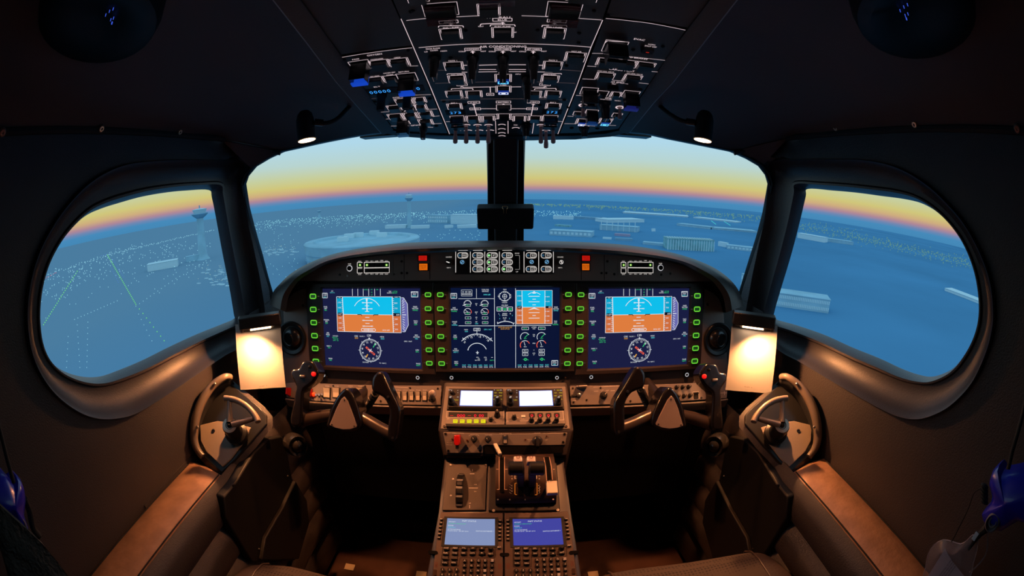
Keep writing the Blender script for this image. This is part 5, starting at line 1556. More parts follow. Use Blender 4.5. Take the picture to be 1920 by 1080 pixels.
def nav_radio(x0, x1, label, lines):
    th = thing('navigation_radio', RF.hit((x0+x1)/2, 764), label, 'radio')
    n = .006
    m = MB(RF); u0, v0, u1, v1 = frect(RF, x0, 728, x1, 769, n)
    m.box(u0, v0, u1, v1, -.005, n, ch=.001); m.build('face_plate', th, mat('radio_black', (.02, .018, .02), .4), bevel=.001)
    w = x1-x0
    sx0, sx1 = x0+.235*w, x0+.80*w
    m = MB(RF); u0, v0, u1, v1 = frect(RF, sx0, 733.5, sx1, 760.5, n)
    m.mat(glow('lcd_edge', (90, 120, 220), .9)); m.box(u0-.0015, v0-.0015, u1+.0015, v1+.0015, n, n+.0006)
    m.mat(glow('lcd_white', (250, 252, 255), 1.6)); m.box(u0, v0, u1, v1, n, n+.0010); so = m.build('screen', th, None, smooth=False)
    if lines:
        q = MB(RF); q.mat(glow('lcd_grey', (150, 155, 190), 1))
        for j, s in enumerate(('COM', 'NAV', 'MAP', 'D')): ftext(q, RF, s, sx1-4, 738+j*6, 1.8, 6, n+.0013)
        q.build('symbology', so, None, smooth=False)
    t = MB(RF); t.mat(glow('yellow_legend', (235, 215, 60), .9))
    for j, (fx, y, s, ww) in enumerate(((.84,731,'C',2),(.905,731.5,'RNG',5),(.955,731.5,'D',3),(.855,736.5,'CLR',5),(.95,736.5,'MNU',6),(.855,742,'OBS',5),(.95,742,'ENT',5),(.83,748.5,'<',2),(.965,748.5,'>',2))):
        t.mat(glow('yellow_legend', (235, 215, 60), .9) if s not in ('D', 'C') else wht); ftext(t, RF, s, x0+fx*w, y, 1.9, ww, n+.0012)
    t.mat(wht)
    for fx, y, s, ww in ((.05,728.8,'CDI',7),(.185,729.5,'C',2),(.185,734,'V',2),(.185,742,'KHZ',3)): ftext(t, RF, s, x0+fx*w, y+2.4, 1.7, ww, n+.0012)
    t.mat(glow('yellow_legend', (235, 215, 60), .9)); ftext(t, RF, 'PUSH', x0+.155*w, 750, 1.6, 8, n+.0012)
    t.build('lettering', th, None, smooth=False)
    for fx in (.075, .895):
        u, v = RF.px(x0+fx*w, 757, n); k = kf(RF, x0, 757, n)
        m = MB(RF); m.mat(mblack); m.lathe(u, v, [(6.6*k, n), (6.2*k, n+.012), (4.6*k, n+.014), (4.2*k, n+.026), (3.4*k, n+.028)], 20)
        m.mat(wht); m.line((u-1.6*k, v-2*k), (u-.4*k, v+2*k), .7*k, n+.0283); m.line((u+.4*k, v-2*k), (u+1.6*k, v+2*k), .7*k, n+.0283)
        m.build('twin_knob', th, None)
    u, v = RF.px(x0+.08*w, 737, n); k = kf(RF, x0, 740, n); m = MB(RF); m.mat(mblack); m.lathe(u, v, [(4*k, n), (3.6*k, n+.008), (2.8*k, n+.009)], 16); m.mat(wht); m.line((u, v), (u, v+2.4*k), .8*k, n+.0093); m.build('volume_knob', th, None)
    for fx in (.84, .905, .955, .855, .95): pass
    # plastic shelf edge beneath
    m = MB(RF); u0, v0, u1, v1 = frect(RF, x0+1, 765, x1-1, 769.5, n); m.box(u0, v0, u1, v1, n, n+.010, ch=.002); m.build('lower_bezel', th, mat('radio_black', (.02, .018, .02), .4), bevel=.001)
    return th
nav_radio(839, 944, 'left navigation radio with a blank glowing white screen on the pedestal', False)
nav_radio(949, 1057, 'right navigation radio with faint lines on its glowing white screen', True)
# adf receiver (left) and transponder (right)
n = .005
ad = thing('adf_receiver', RF.hit(890, 800), 'receiver with red digits and five yellow lit keys below the left radio', 'radio')
m = MB(RF); u0, v0, u1, v1 = frect(RF, 836, 771, 946, 796, n); m.box(u0, v0, u1, v1, -.004, n); m.build('face_plate', ad, pg, bevel=.001)
m = MB(RF); m.mat(mblack); u0, v0, u1, v1 = frect(RF, 841, 773.5, 914, 782, n); m.box(u0, v0, u1, v1, n, n+.0006); rdg = glow('red_digit', (255, 25, 55), 1.2); m.mat(rdg)
for x, s, w in ((847,'-',6),(864.5,'000',15),(880,'-',6),(891,'0',4.5),(902.5,'00',9)): ftext(m, RF, s, x, 779.3, 5 if s != '-' else 1.2, w, n+.0009)
m.build('red_readout', ad, None, smooth=False)
ybt = glow('yellow_key', (235, 220, 30), .95)
for j, s in enumerate(('ADF', 'BFO', 'FRQ', 'FLT', 'SET')):
    x = 853.5+j*13.1
    m = MB(RF); m.mat(ybt); u0, v0, u1, v1 = frect(RF, x-4.4, 786, x+4.4, 791.5, n+.004); m.box(u0, v0, u1, v1, n, n+.004, ch=.0005); m.mat(mat('key_print', (.15, .13, .0), .5)); ftext(m, RF, s, x, 788.8, 2, 6, n+.0044); m.build('lit_key', ad, None, smooth=False)
t = MB(RF); t.mat(pm); u0, v0, u1, v1 = frect(RF, 837.3, 771.8, 945, 783.8, n); t.frame(u0, v0, u1, v1, .0007, n+.0004)
ftext(t, RF, 'ADF 1', 841, 785.3, 1.5, 6, n+.0004); t.build('lettering', ad, None, smooth=False)
fknob(ad, RF, 932.5, 780, 5.4, n, .022, name='tuning_knob'); fknob(ad, RF, 920.5, 788, 4, n, .012, name='volume_knob')
tp = thing('transponder', RF.hit(1003, 800), 'transponder with four red zeros and four knobs below the right radio', 'radio')
m = MB(RF); u0, v0, u1, v1 = frect(RF, 948, 771, 1059, 796, n); m.box(u0, v0, u1, v1, -.004, n); m.build('face_plate', tp, pg, bevel=.001)
for j in range(4):
    x = 997.3+j*15.6
    m = MB(RF); m.mat(mblack); u0, v0, u1, v1 = frect(RF, x-5.5, 774.5, x+5.5, 783, n); m.box(u0, v0, u1, v1, n, n+.0006, r=.003); m.mat(rdg); ftext(m, RF, '0', x, 779.2, 5, 4.6, n+.0009); m.build('red_readout', tp, None, smooth=False)
    fknob(tp, RF, x-1, 789.5, 4.6, n, .014, name='code_knob')
fknob(tp, RF, 964, 784.5, 4.4, n, .014, ang=.3, name='mode_knob')
t = MB(RF); t.mat(pm); u0, v0, u1, v1 = frect(RF, 949.5, 771.8, 1056.5, 788.8, n); t.lines([(u0+.001, v0), (u0+.001, v1), (u1, v1), (u1, v0), (u0+.001, v0)], .0007, n+.0004)
u0, v0, u1, v1 = frect(RF, 977.5, 779, 985, 783, n); t.box(u0, v0, u1, v1, n, n+.002); ftext(t, RF, 'IDENT', 981, 785.5, 1.6, 8, n+.0004); ftext(t, RF, 'ATC 1', 952.5, 791, 1.6, 7, n+.0004)
for x in (957, 970.5): ftext(t, RF, 'ON' if x > 960 else 'OFF', x, 783, 1.3, 3.5, n+.0004)
t.build('lettering', tp, None, smooth=False)
m = MB(RF); u0, v0, u1, v1 = frect(RF, 836, 796.5, 1058, 801.5, n+.002); m.box(u0, v0, u1, v1, 0, n+.004); m.build('dark_shelf', ped, mblack, bevel=.001)

# engine start / trim panel
ep = thing('switch_console', TF.hit(946, 848), 'grey pedestal panel with a red guarded switch, two small knobs and a big knob', 'switch panel')
m = MB(TF); m.prism(fpoly(TF, [(830.5,810.5),(1064,811),(1060,834.5),(911,834.5),(906,837),(905.5,849.5),(838,849.5)]), -.006, .002); m.build('face_plate', ep, pg, bevel=.0015)
n = .002
m = MB(TF); u0, v0, u1, v1 = frect(TF, 851, 816, 862, 836, .03)
m.prism([(u0, v1), (u1, v1), (u1, v0+.004), (u1-.003, v0), (u0+.003, v0), (u0, v0+.004)], n, .030); m.build('red_guard', ep, red_p, bevel=.002)
m = MB(TF); u0, v0, u1, v1 = frect(TF, 853.5, 835, 859.5, 842, .02); m.box(u0, v0, u1, v1, n, .016); m.build('guard_hinge', ep, mblack, bevel=.001)
fknob(ep, TF, 889, 822.5, 5.6, n, .022, ang=.35); fknob(ep, TF, 915, 823, 5.6, n, .022, ang=.6)
rocker(ep, TF, 944, 817, 950.5, 830.5, n)
u, v = TF.px(1007, 826, n); k = kf(TF, 1007, 826, n); m = MB(TF); m.lathe(u, v, [(9.6*k, n), (9.2*k, n+.018), (6*k, n+.022)], 24); m.box(u-3*k, v-9.5*k, u+3*k, v+9.5*k, n+.018, n+.034, ch=.001); m.build('selector_knob', ep, mat('knob_dark', (.03, .027, .027), .4), bevel=.001)
for x, y in ((835.5,813.5),(840.5,845),(900.5,845.5),(1058.5,814),(1056,829)): fscrew(ep, TF, x, y, n, 2.6)
for x, y in ((848,823.5),(876,825.5),(985,824.5),(1025,818)): fscrew(ep, TF, x, y, n, 1.8, mat('brown_led', (.10, .03, .02), .3))
t = MB(TF); t.mat(pm)
for x, y, s, w in ((859,812.5,'EMERG EXIT LTS',21),(889,815,'ANNUNC',14),(916,815.5,'AUDIO LEVEL',14),(948,813,'FUEL CUTOFF SEL',23),(993,824,'MANUAL',9),(993,826.5,'START',6),(1007.5,812.2,'CRANK',12),(1025,825,'OFF',4),(843,830,'PULL UP',9),(842.5,834,'FOR GUARD',11)): ftext(t, TF, s, x, y, 1.5, w, n+.0004)
t.lines([TF.px(879,817.5,n), TF.px(882,815.3,n)], .0006, n+.0004); t.lines([TF.px(896,815.3,n), TF.px(898.5,817.5,n)], .0006, n+.0004)
t.build('lettering', ep, None, smooth=False)
# ledge under the panel, in front of the quadrant
m = MB(CF); u0, v0, u1, v1 = frect(CF, 836, 852, 905, 861); m.box(u0, v0, u1, v1, -.004, .012); m.build('ledge', ped, mat('ledge_gloss', (.07, .045, .035), .22, coat=.4), bevel=.005, bseg=3)
m = MB(TF); u0, v0, u1, v1 = frect(TF, 908, 836, 1056, 851, 0); m.box(u0, v0, u1, v1, -.03, .0005); m.build('recess_shade', ped, vblack)  # flush black strip that paints the shade of a recess

# trim wheel panel
tw = thing('pitch_trim_unit', CF.hit(864, 915), 'black ridged pitch trim wheel on its dark plate, left of the thrust levers', 'trim wheel')
m = MB(CF); m.prism(fpoly(CF, [(840,865),(914,865),(910,957),(829.5,957)]), -.004, .002); m.build('base_plate', tw, mat('brown_plate', (.05, .038, .033), .5, bump=.15, bscale=500), bevel=.001)
u0, v0, u1, v1 = frect(CF, 855.5, 884, 869, 949, .012)
uc0, uc1 = u0, u1
vm, R0 = (v0+v1)/2, (v1-v0)/2*1.15
rr = []
m = MB(CF); m.mat(black)
zc = -R0*.55
for i in range(49):
    a_ = radians(25) + radians(130)*i/48
    rd = R0*(1.0 if (i % 8) not in (0, 1) else .955)
    rr.append([CF.w(uc0, vm + cos(a_)*rd, zc + sin(a_)*rd), CF.w(uc0+.003, vm + cos(a_)*(rd+.003), zc + sin(a_)*(rd+.003)), CF.w(uc1-.003, vm + cos(a_)*(rd+.003), zc + sin(a_)*(rd+.003)), CF.w(uc1, vm + cos(a_)*rd, zc + sin(a_)*rd)])
rows = [[CF.w(uc0, r_[0].dot(CF.V)*0 + 0, 0)] for r_ in rr[:0]]
m.rings([[r_[j] for r_ in rr] for j in range(4)], closed=False)
cc = CF.w(uc0, vm, zc); cc2 = CF.w(uc1, vm, zc)
m.add([cc] + [r_[0] for r_ in rr], [(0, i+1, i+2) for i in range(len(rr)-1)])
m.add([cc2] + [r_[3] for r_ in rr], [(0, i+2, i+1) for i in range(len(rr)-1)])
m.build('wheel', tw, None)
m = MB(CF); m.mat(pm)
for i in (8, 17, 25, 33, 41):
    a_ = radians(25) + radians(130)*i/48
    for d in (0, .05):
        b_ = a_+d; p = [CF.w(uc0+.001, vm+cos(b_)*(R0+.0034), zc+sin(b_)*(R0+.0034)), CF.w(uc1-.001, vm+cos(b_)*(R0+.0034), zc+sin(b_)*(R0+.0034)), CF.w(uc1-.001, vm+cos(b_+.016)*(R0+.0034), zc+sin(b_+.016)*(R0+.0034)), CF.w(uc0+.001, vm+cos(b_+.016)*(R0+.0034), zc+sin(b_+.016)*(R0+.0034))]
        m.add(p, [(0, 1, 2, 3)])
m.build('grip_mark', tw, None, smooth=False)
t = MB(CF); t.mat(pm); n = .0024
for p, q in (((885.8,879.5),(885.8,884)), ((881,888.5),(889.5,888.5)), ((879,915),(896,915)), ((880.5,947),(880.5,953))): t.line(CF.px(*p, n), CF.px(*q, n), .0011, n)
for x, y, s, w in ((891.5,908.5,'NOSE',5),(891,921.5,'DN',4),(881,943.5,'UP',4)): ftext(t, CF, s, x, y, 1.6, w, n)
t.build('lettering', tw, None, smooth=False)
for x, y in ((845,872),(911,872),(849.7,898.5),(845.5,929.5)): fscrew(tw, CF, x, y, .002, 2, steel)

# thrust lever quadrant
tq = thing('throttle_quadrant', CF.hit(985, 905), 'thrust lever quadrant with two black T-shaped levers and an ivory flap lever', 'throttle')
m = MB(CF); m.prism(fpoly(CF, [(920,852),(1042,851),(1050,958),(916,959)]), -.004, .004); m.build('base_plate', tq, mat('quadrant_black', (.018, .014, .013), .35), bevel=.002)
for x, y in ((928.7,855.6),(1034,854.5),(925.6,957.5),(1046,956.5)): fscrew(tq, CF, x, y, .005, 3.2, mat('pale_screw', (.7, .62, .5), .3, metal=.7))
u0, _ = CF.px(929, 905, .03); u1, _ = CF.px(1042, 905, .03); vt = CF.px(985, 856)[1]; vb = CF.px(985, 948)[1]
DR = (vt-vb)/2
NA = 16
def drum(v):   # height of the arched top
    q = max(-1, min(1, (v-(vt+vb)/2)/DR)); return .004 + .042*sqrt(max(0, 1-q*q*.96))
m = MB(CF); rows = []
for i in range(NA+1):
    v = vb + (vt-vb)*i/NA
    rows.append([CF.w(u0, v, 0), CF.w(u0, v, drum(v)), CF.w(u1, v, drum(v)), CF.w(u1, v, 0)])
m.rings([[r_[j] for r_ in rows] for j in range(4)], closed=False); m.f = [f[::-1] for f in m.f]
m.build('arched_cover', tq, mat('quadrant_brown', (.05, .03, .024), .35), smooth=True)
def dpt(x, y):
    """local point where the ray meets the arched cover"""
    n_ = .03
    for _ in range(6):
        u, v = CF.px(x, y, n_); n_ = drum(v)
    return u, v, n_
def dline(m, pts, w):
    for (a_, b_) in zip(pts[:-1], pts[1:]):
        K = 6
        for i in range(K):
            p = [a_[j]+(b_[j]-a_[j])*i/K for j in (0, 1)]; q = [a_[j]+(b_[j]-a_[j])*(i+1)/K for j in (0, 1)]
            A, B = dpt(*p), dpt(*q)
            du, dv = B[0]-A[0], B[1]-A[1]; l = sqrt(du*du+dv*dv) or 1
            nu, nv = -dv/l*w/2, du/l*w/2
            m.add([CF.w(A[0]-nu, A[1]-nv, A[2]+.0008), CF.w(B[0]-nu, B[1]-nv, B[2]+.0008), CF.w(B[0]+nu, B[1]+nv, B[2]+.0008), CF.w(A[0]+nu, A[1]+nv, A[2]+.0008)], [(0, 1, 2, 3)])
m = MB(CF); m.mat(mat('line_cream', (.62, .42, .30), .5))
dline(m, [(936,857),(936,918),(932,918)], .0012); dline(m, [(946,857),(946,918),(951,918)], .0012); dline(m, [(1019.5,858),(1023,877),(1025,902)], .0012); dline(m, [(1030,857),(1034,876),(1036,900)], .0012)
dline(m, [(930.5,880),(934.5,880)], .001); dline(m, [(947,880),(952,880)], .001); dline(m, [(1040,880),(1037,880)], .001); dline(m, [(960,891),(964,891)], .001)
m.mat(glow('quadrant_glow', (230, 120, 40), .7)); dline(m, [(970,906),(965.5,906.5),(965.5,927),(969,928)], .0014); dline(m, [(1002,906),(1007,906.5),(1007,928),(1003,928)], .0014)
m.mat(pm); dline(m, [(965.5,891),(965.5,898),(970,898)], .0012); dline(m, [(1006,891),(1006,898),(1001,898)], .0012)
for x in (960, 1011):
    for j, c_ in enumerate('REV'):
        u, v, nn_ = dpt(x, 911+j*5.2); m.text(c_, u, v, .0034, nn_+.001)
    u, v, nn_ = dpt(x, 898); m.text('8', u, v, .003, nn_+.001); u, v, nn_ = dpt(x, 892.5); m.text('M', u, v, .003, nn_+.001)
for sx in (-1, 1):
    for j in range(4): x = 984+sx*29; dline(m, [(x, 908+j*5), (x+sx*-4, 911+j*5)], .0006)
m.build('lettering', tq, None, smooth=False)
m = MB(CF); m.mat(vblack); dline(m, [(941,857),(941,924)], .0085); dline(m, [(1025,857),(1028.5,877),(1030,900)], .0085); dline(m, [(976,870),(976,930)], .010); dline(m, [(997,870),(997,930)], .010); m.build('slot', tq, None, smooth=False)
for x in (933.5, 956, 984.5, 1037):
    u, v, nn_ = dpt(x, 938); mm = MB(CF); mm.lathe(u, v, [(.0022, nn_), (.0016, nn_+.002)], 10); mm.build('screw', tq, steel)
# levers
for sx, gx0, gx1, cx0, cx1, stx in ((-1, 953, 982, 962, 981, 976), (1, 992, 1021, 986.5, 1005.7, 998)):
    m = MB(CF)
    nn_ = .100
    A = CF.hit(stx, 905, .04); B = CF.hit(stx, 880, nn_)
    w = .008
    m.mat(black)
    m.rings([[A + CF.U*-w + CF.V*.012, A + CF.U*w + CF.V*.012, A + CF.U*w - CF.V*.012, A + CF.U*-w - CF.V*.012], [B + CF.U*-w + CF.V*.008, B + CF.U*w + CF.V*.008, B + CF.U*w - CF.V*.008, B + CF.U*-w - CF.V*.008]], True, True, True)
    lev = m.build('thrust_lever', tq, None, bevel=.002)
    P_, Q_ = CF.hit(gx0, 878, nn_), CF.hit(gx1, 878, nn_)
    m = MB(); m.tube([P_, P_.lerp(Q_, .08), P_.lerp(Q_, .92), Q_], [.013, .0155, .0155, .013], 20, up=CF.N); m.build('grip', lev, black)
    u0, v0, u1, v1 = frect(CF, cx0, 853.5, cx1, 867, .115)
    m = MB(CF); m.box(u0, v0, u1, v1, .100, .115, ch=.002); m.build('silver_paddle', lev, mat('paddle_silver', (.72, .60, .56), .3, metal=.3), bevel=.002, bseg=3)
    u, v = CF.px((cx0+cx1)/2, 857, .1155); m = MB(CF); m.arc((u, v), .0030, 0, 2*pi, .0010, .1156, 14); m.build('paddle_mark', lev, mat('brown_mark', (.2, .1, .08), .5), smooth=False)
fl = MB(CF); u0, v0, u1, v1 = frect(CF, 1024, 901.5, 1046, 926.5, .085); fl.box(u0, v0, u1, v1, .078, .088, ch=.001); o = fl.build('flap_lever', tq, ivory, bevel=.0015)
m = MB(); m.tube([CF.hit(1031, 900, .03), CF.w((u0+u1)/2, v1-.006, .08)], .004, 8); m.build('stem', o, black)
A = CF.hit(938, 849, .072)
m = MB(CF); m.prism([CF.px(x, y, .078) for x, y in ((924.5,831.5),(931.5,830.5),(941,849.5),(934.5,851))], .070, .078); o = m.build('speed_brake_lever', tq, ivory, bevel=.001)
m = MB(); m.tube([A, CF.hit(941, 861, .03)], .003, 8); m.build('stem', o, black)

# control display units
cdm = mat('cdu_brown_grey', (.072, .042, .034), .45, bump=.1, bscale=600)
def cdu(out, scr, colL, colR, kx, label, lit, sg):
    th = thing('control_display_unit', CF.hit(out[3][0], 1060), label, 'control unit')
    n = .006
    m = MB(CF); m.prism(fpoly(CF, out, n), -.004, n); m.build('face_plate', th, cdm, bevel=.0015)
    m = MB(CF); sp = fpoly(CF, scr, n); c = sum((Vector(p) for p in sp), Vector((0, 0)))/4
    big = [tuple(Vector(p) + (Vector(p)-c).normalized()*.008) for p in sp]
    m.prism(big, n, n+.001, top=big); m.build('screen_surround', th, mblack, smooth=False)
    m = MB(CF); m.mat(lit); m.prism(sp, n+.001, n+.0014); so = m.build('screen', th, None, smooth=False)
    q = MB(CF); nn_ = n+.0018
    def T(s, fx, fy, h, w, mt, al='l'):
        x = (scr[0][0]*(1-fx)+scr[1][0]*fx)*(1-fy) + (scr[3][0]*(1-fx)+scr[2][0]*fx)*fy
        y = (scr[0][1]*(1-fx)+scr[1][1]*fx)*(1-fy) + (scr[3][1]*(1-fx)+scr[2][1]*fx)*fy
        u, v = CF.px(x, y, nn_); q.mat(mt); q.text(s, u, v, h*kv(CF, x, y, nn_), nn_, wid=w*kf(CF, x, y, nn_), align=al)
    T('FNPT STATUS', .46, .09, 2.6, 26, Wc, 'c')
    T('AIRCRAFT', .03, .12, 1.9, 13, Wc); T('GENERIC MEDIUM JET', .03, .19, 2.1, 33, Gc); T('ENGINE', .03, .265, 1.9, 10, Wc); T('CFM-56-5', .03, .33, 2.0, 14, Cc); T('ACTIVE DATABASE', .03, .41, 1.9, 24, Wc); T('10 JUN 2010 - 08 SEP 2010', .03, .47, 2.1, 39, Wc); T('SWITCH DATABASE >', .97, .46, 2.1, 33, Wc, 'r')
    q.build('symbology', so, None, smooth=False)
    # side keys
    for col in (colL, colR):
        for j in range(6):
            t_ = j/5
            x, y = col[0][0]+(col[1][0]-col[0][0])*t_, col[0][1]+(col[1][1]-col[0][1])*t_
            u, v = CF.px(x, y, n); k = kf(CF, x, y, n)
            m = MB(CF); m.mat(mblack); m.box(u-2.9*k, v-2.2*k, u+2.9*k, v+2.4*k, n, n+.004, ch=.0006); m.mat(pm); m.box(u-2.2*k, v+.1*k, u+2.2*k, v+1.0*k, n+.004, n+.0045); m.build('line_key', th, None, smooth=False)
    # function keys and letter keys, laid out on the unit's own grid
    return th, n
def key(th, n, x, y, w, h, s, txt=None, round_=False, litk=False):
    u, v = CF.px(x, y, n); k = kf(CF, x, y, n); kk = kv(CF, x, y, n)
    m = MB(CF); m.mat(black if s is not None else mat('blank_key', (.05, .035, .03), .5))
    if round_: m.lathe(u, v, [(w*k/2, n), (w*k/2*.92, n+.0045)], 16)
    else: m.box(u-w*k/2, v-h*kk/2, u+w*k/2, v+h*kk/2, n, n+.005, ch=.0008)
    if litk: m.mat(mat('pale_key', (.6, .6, .65), .4)); m.box(u-w*k*.36, v-h*kk*.36, u+w*k*.36, v+h*kk*.36, n+.005, n+.0054)
    if s: m.mat(pm if not litk else mblack); m.text(s, u, v, (2.6 if len(s) > 1 else 3.2)*kk, n+.0058, wid=(1.9*len(s)+.8)*k if len(s) > 1 else None)
    m.build('key' if True else '', th, None, smooth=False)
c5 = lambda x, y: (800+x/8.307, 950+y/8.307)
c6 = lambda x, y: (940+x/8.31, 950+y/8.31)
lcd1, lcd2 = glow('cdu_pale', (128, 143, 185), 1), glow('cdu_blue', (66, 68, 158), 1)
A_, n = cdu([(826,959.5),(943.5,961),(943,1110),(806,1110)], [(839,972),(928,973.5),(928,1023),(833.5,1021)], [(828,974.5),(823.5,1009)], [(937.5,977),(937,1012)], 0, 'left keypad unit with a pale grey-blue status screen at the aft end of the pedestal', lcd1, -1)
B_, n = cdu([(946,961),(1065.5,958.5),(1086,1110),(946.5,1110)], [(961,973.5),(1051.5,972),(1056.5,1021),(963,1023)], [(952,977),(952.5,1012)], [(1061.5,974),(1066,1009)], 0, 'right keypad unit with a deeper blue status screen at the aft end of the pedestal', lcd2, 1)
for th, cf, xs, rows_ in ((A_, c5, ((310,450,585,720,860), ), None), (B_, c6, ((247,383,522,660,797), ), None)):
    left = th is A_
    X = (312,448,586,722,860) if left else (247,383,522,660,797)
    Y1, Y2 = (656, 733) if left else (662, 738)
    for j, s in enumerate(('INIT','PERF','FPL','<=','+')): key(th, n, *cf(X[j], Y1), 11.5, 6, s)
    X2 = (302,440,578,716,858) if left else (247,388,525,665,803)
    for j, s in enumerate(('FUEL','TUNE','NAV','DATA','+')): key(th, n, *cf(X2[j], Y2), 11.5, 6, s)
    key(th, n, *cf(998 if left else 940, 742 if left else 722), 11.5, 6, 'NEXT')
    key(th, n, *cf(1130 if left else 1058, 642 if left else 614), 7, 3, 'BRT')
    fknob(th, CF, *cf(1000 if left else 937, 668 if left else 650), 5, n, .014, pointer=False, name='brightness_knob')
    for j in (0, 1):
        key(th, n, *cf((295, 432)[j] if left else (247, 388)[j], 803 if left else 815), 12, 6, None)
        key(th, n, *cf((287, 425)[j] if left else (247, 393)[j], 880 if left else 890), 12, 6, ('DSPL', 'MENU')[j])
    L_ = ('ABCD', 'FGHIJ', 'KLM O', 'PQR T', 'UVW Y')
    LX = (596, 703, 810, 915, 1022) if left else (555, 665, 772, 876, 985)
    for r_, row in enumerate(L_):
        for j in range(5):
            y = (848 + r_*79) if left else (838 + r_*80 - (j*4))
            sp_ = (r_ == 0 and j == 4) or (r_ in (2, 3, 4) and j == 3)
            s = 'EX' if sp_ else (row[j] if j < len(row) else '/')
            key(th, n, *cf(LX[j]-(r_*4 if left else -r_*5), y), 7.2, 6.2, s, litk=sp_)
    NX = (252, 362, 468) if left else (232, 340, 450)
    for r_, row in enumerate(('123', '456', '789')):
        for j in range(3): key(th, n, *cf(NX[j]-(r_*9 if left else 0), (988 if left else 998)+r_*78), 9, 8, row[j], round_=True)
    k = kf(CF, 940, 1030, n)
    g = MB(CF); g.mat(mblack)
    P_ = [(255,625),(1070,640),(1065,795),(520,795),(500,925),(218,920)] if left else [(180,640),(1015,625),(1020,768),(470,785),(465,940),(185,940)]
    g.lines([CF.px(*cf(*p), n) for p in P_], .8*k, n+.0005, True); g.build('engraved_border', th, None, smooth=False)
    for x, y in (((148,905),(1138,930)) if left else ((106,925),(1103,890))):
        u, v = CF.px(*cf(x, y), n); m = MB(CF); m.mat(glow('dim_orange', (130, 50, 25), .8)); m.frame(u-2*k, v-5*k, u+2*k, v+5*k, .6*k, n+.0006); m.text('MSG', u, v, 2*k, n+.0006, ang=pi/2); m.build('message_lamp', th, None, smooth=False)
    for x, y in (((130,1020),) if left else ((1125,1000),)):
        u, v = CF.px(*cf(x, y), n); m = MB(CF); m.box(u-3*k, v-7*k, u+3*k, v+5*k, n, n+.0015); m.build('dark_window', th, mat('dark_window', (.05, .03, .025), .2))
for x, y in ((812,1036),(946,1040),(1076,1036)):
    u, v = CF.px(x, y, .006); k = kf(CF, x, y, .006); m = MB(CF); m.prism(rrect(u-9*k, v-3.6*k, u+9*k, v+3.6*k, 3.5*k, 5), 0, .0075); m.build('finger_hole', ped, vblack, smooth=False)
m = MB(CF); u0, v0, u1, v1 = frect(CF, 943.5, 960, 946, 1100); m.box(u0, v0, u1, v1, -.004, .003); m.build('gap', ped, vblack)

# knee panels under the instrument panel
for sg, nm in ((-1, 'left'), (1, 'right')):
    th = thing('knee_panel', (sg*.36, .98, .29), 'black knee panel closing the footwell behind the %s yoke' % nm, 'panel')
    F = Fr((0, .985, H), (1, 0, 0), (0, 0, 1))
    m = MB(F); m.box(sg*.13 if sg > 0 else -.545, -.905, .545 if sg > 0 else -.13, -.44, -.03, 0); m.build('plate', th, mat('knee_black', (.004, .004, .005), .5, spec=.2), bevel=.004)
    m = MB(F); x0, x1 = (sg*.545, sg*.60); m.box(min(x0, x1), -1.199, max(x0, x1), -.44, -.03, -.005); m.build('side_plate', th, vblack)
    t2 = thing('rudder_pedals', (sg*.33, 1.2, 0), 'dark rudder pedal post in the %s footwell' % nm, 'pedals')
    F = Fr((0, 1.25, 0), (1, 0, 0), (0, 0, 1))
    m = MB(F); m.box(sg*.33-.03, .06, sg*.33+.03, .5, -.04, .04); m.build('post', t2, vblack, bevel=.01)
    m = MB(FL); m.box(sg*.33-.10, 1.10, sg*.33+.10, 1.36, .001, .06, ch=.02); m.build('foot', t2, mblack, bevel=.01)
for x, y, nm in ((656, 1064, 'left footwell, between seat and pedals'), (790, 1078, 'floor just left of the pedestal foot'), (1112, 1078, 'floor just right of the pedestal foot')):
    p = FL.hit(x, y)
    m = MB(Fr(p, (1, 0, 0), (0, 1, 0))); m.box(-.018, -.015, .018, .015, 0.0005, .004)
    tag(m.build('floor_label', None, mat('pale_tag', (.7, .55, .36), .6), bevel=.001), 'small pale tag fixed to the ' + nm, 'tag')
# ------------------------------------------------------------ lamps that light the cockpit
WARM = (1.0, .34, .115)
CHART_COL = (1.0, .39, .135)
def spot(name, par, loc, to, power, ang, r=.01, blend=.5, col=WARM):
    l = bpy.data.lights.new(name, 'SPOT'); l.energy = power; l.spot_size = radians(ang); l.spot_blend = blend; l.color = col; l.shadow_soft_size = r
    o = bpy.data.objects.new(name, l); COL.objects.link(o); o.location = loc
    o.rotation_euler = (Vector(to)-Vector(loc)).to_track_quat('-Z', 'Y').to_euler()
    o.parent = par; o.matrix_parent_inverse = Matrix.Translation(-par.location)
    return o
GOOSE_W, CHART_W = 29.0, 8.5
bulb = mat('hot_bulb', (1, .8, .6), .5, emit=(1.0, .62, .36), es=9)
def axis_frame(o, ax):
    ax = Vector(ax).normalized(); u = ax.cross(Vector((0, 1, .1))).normalized()
    return Fr(o, u, ax.cross(u))      # N = ax
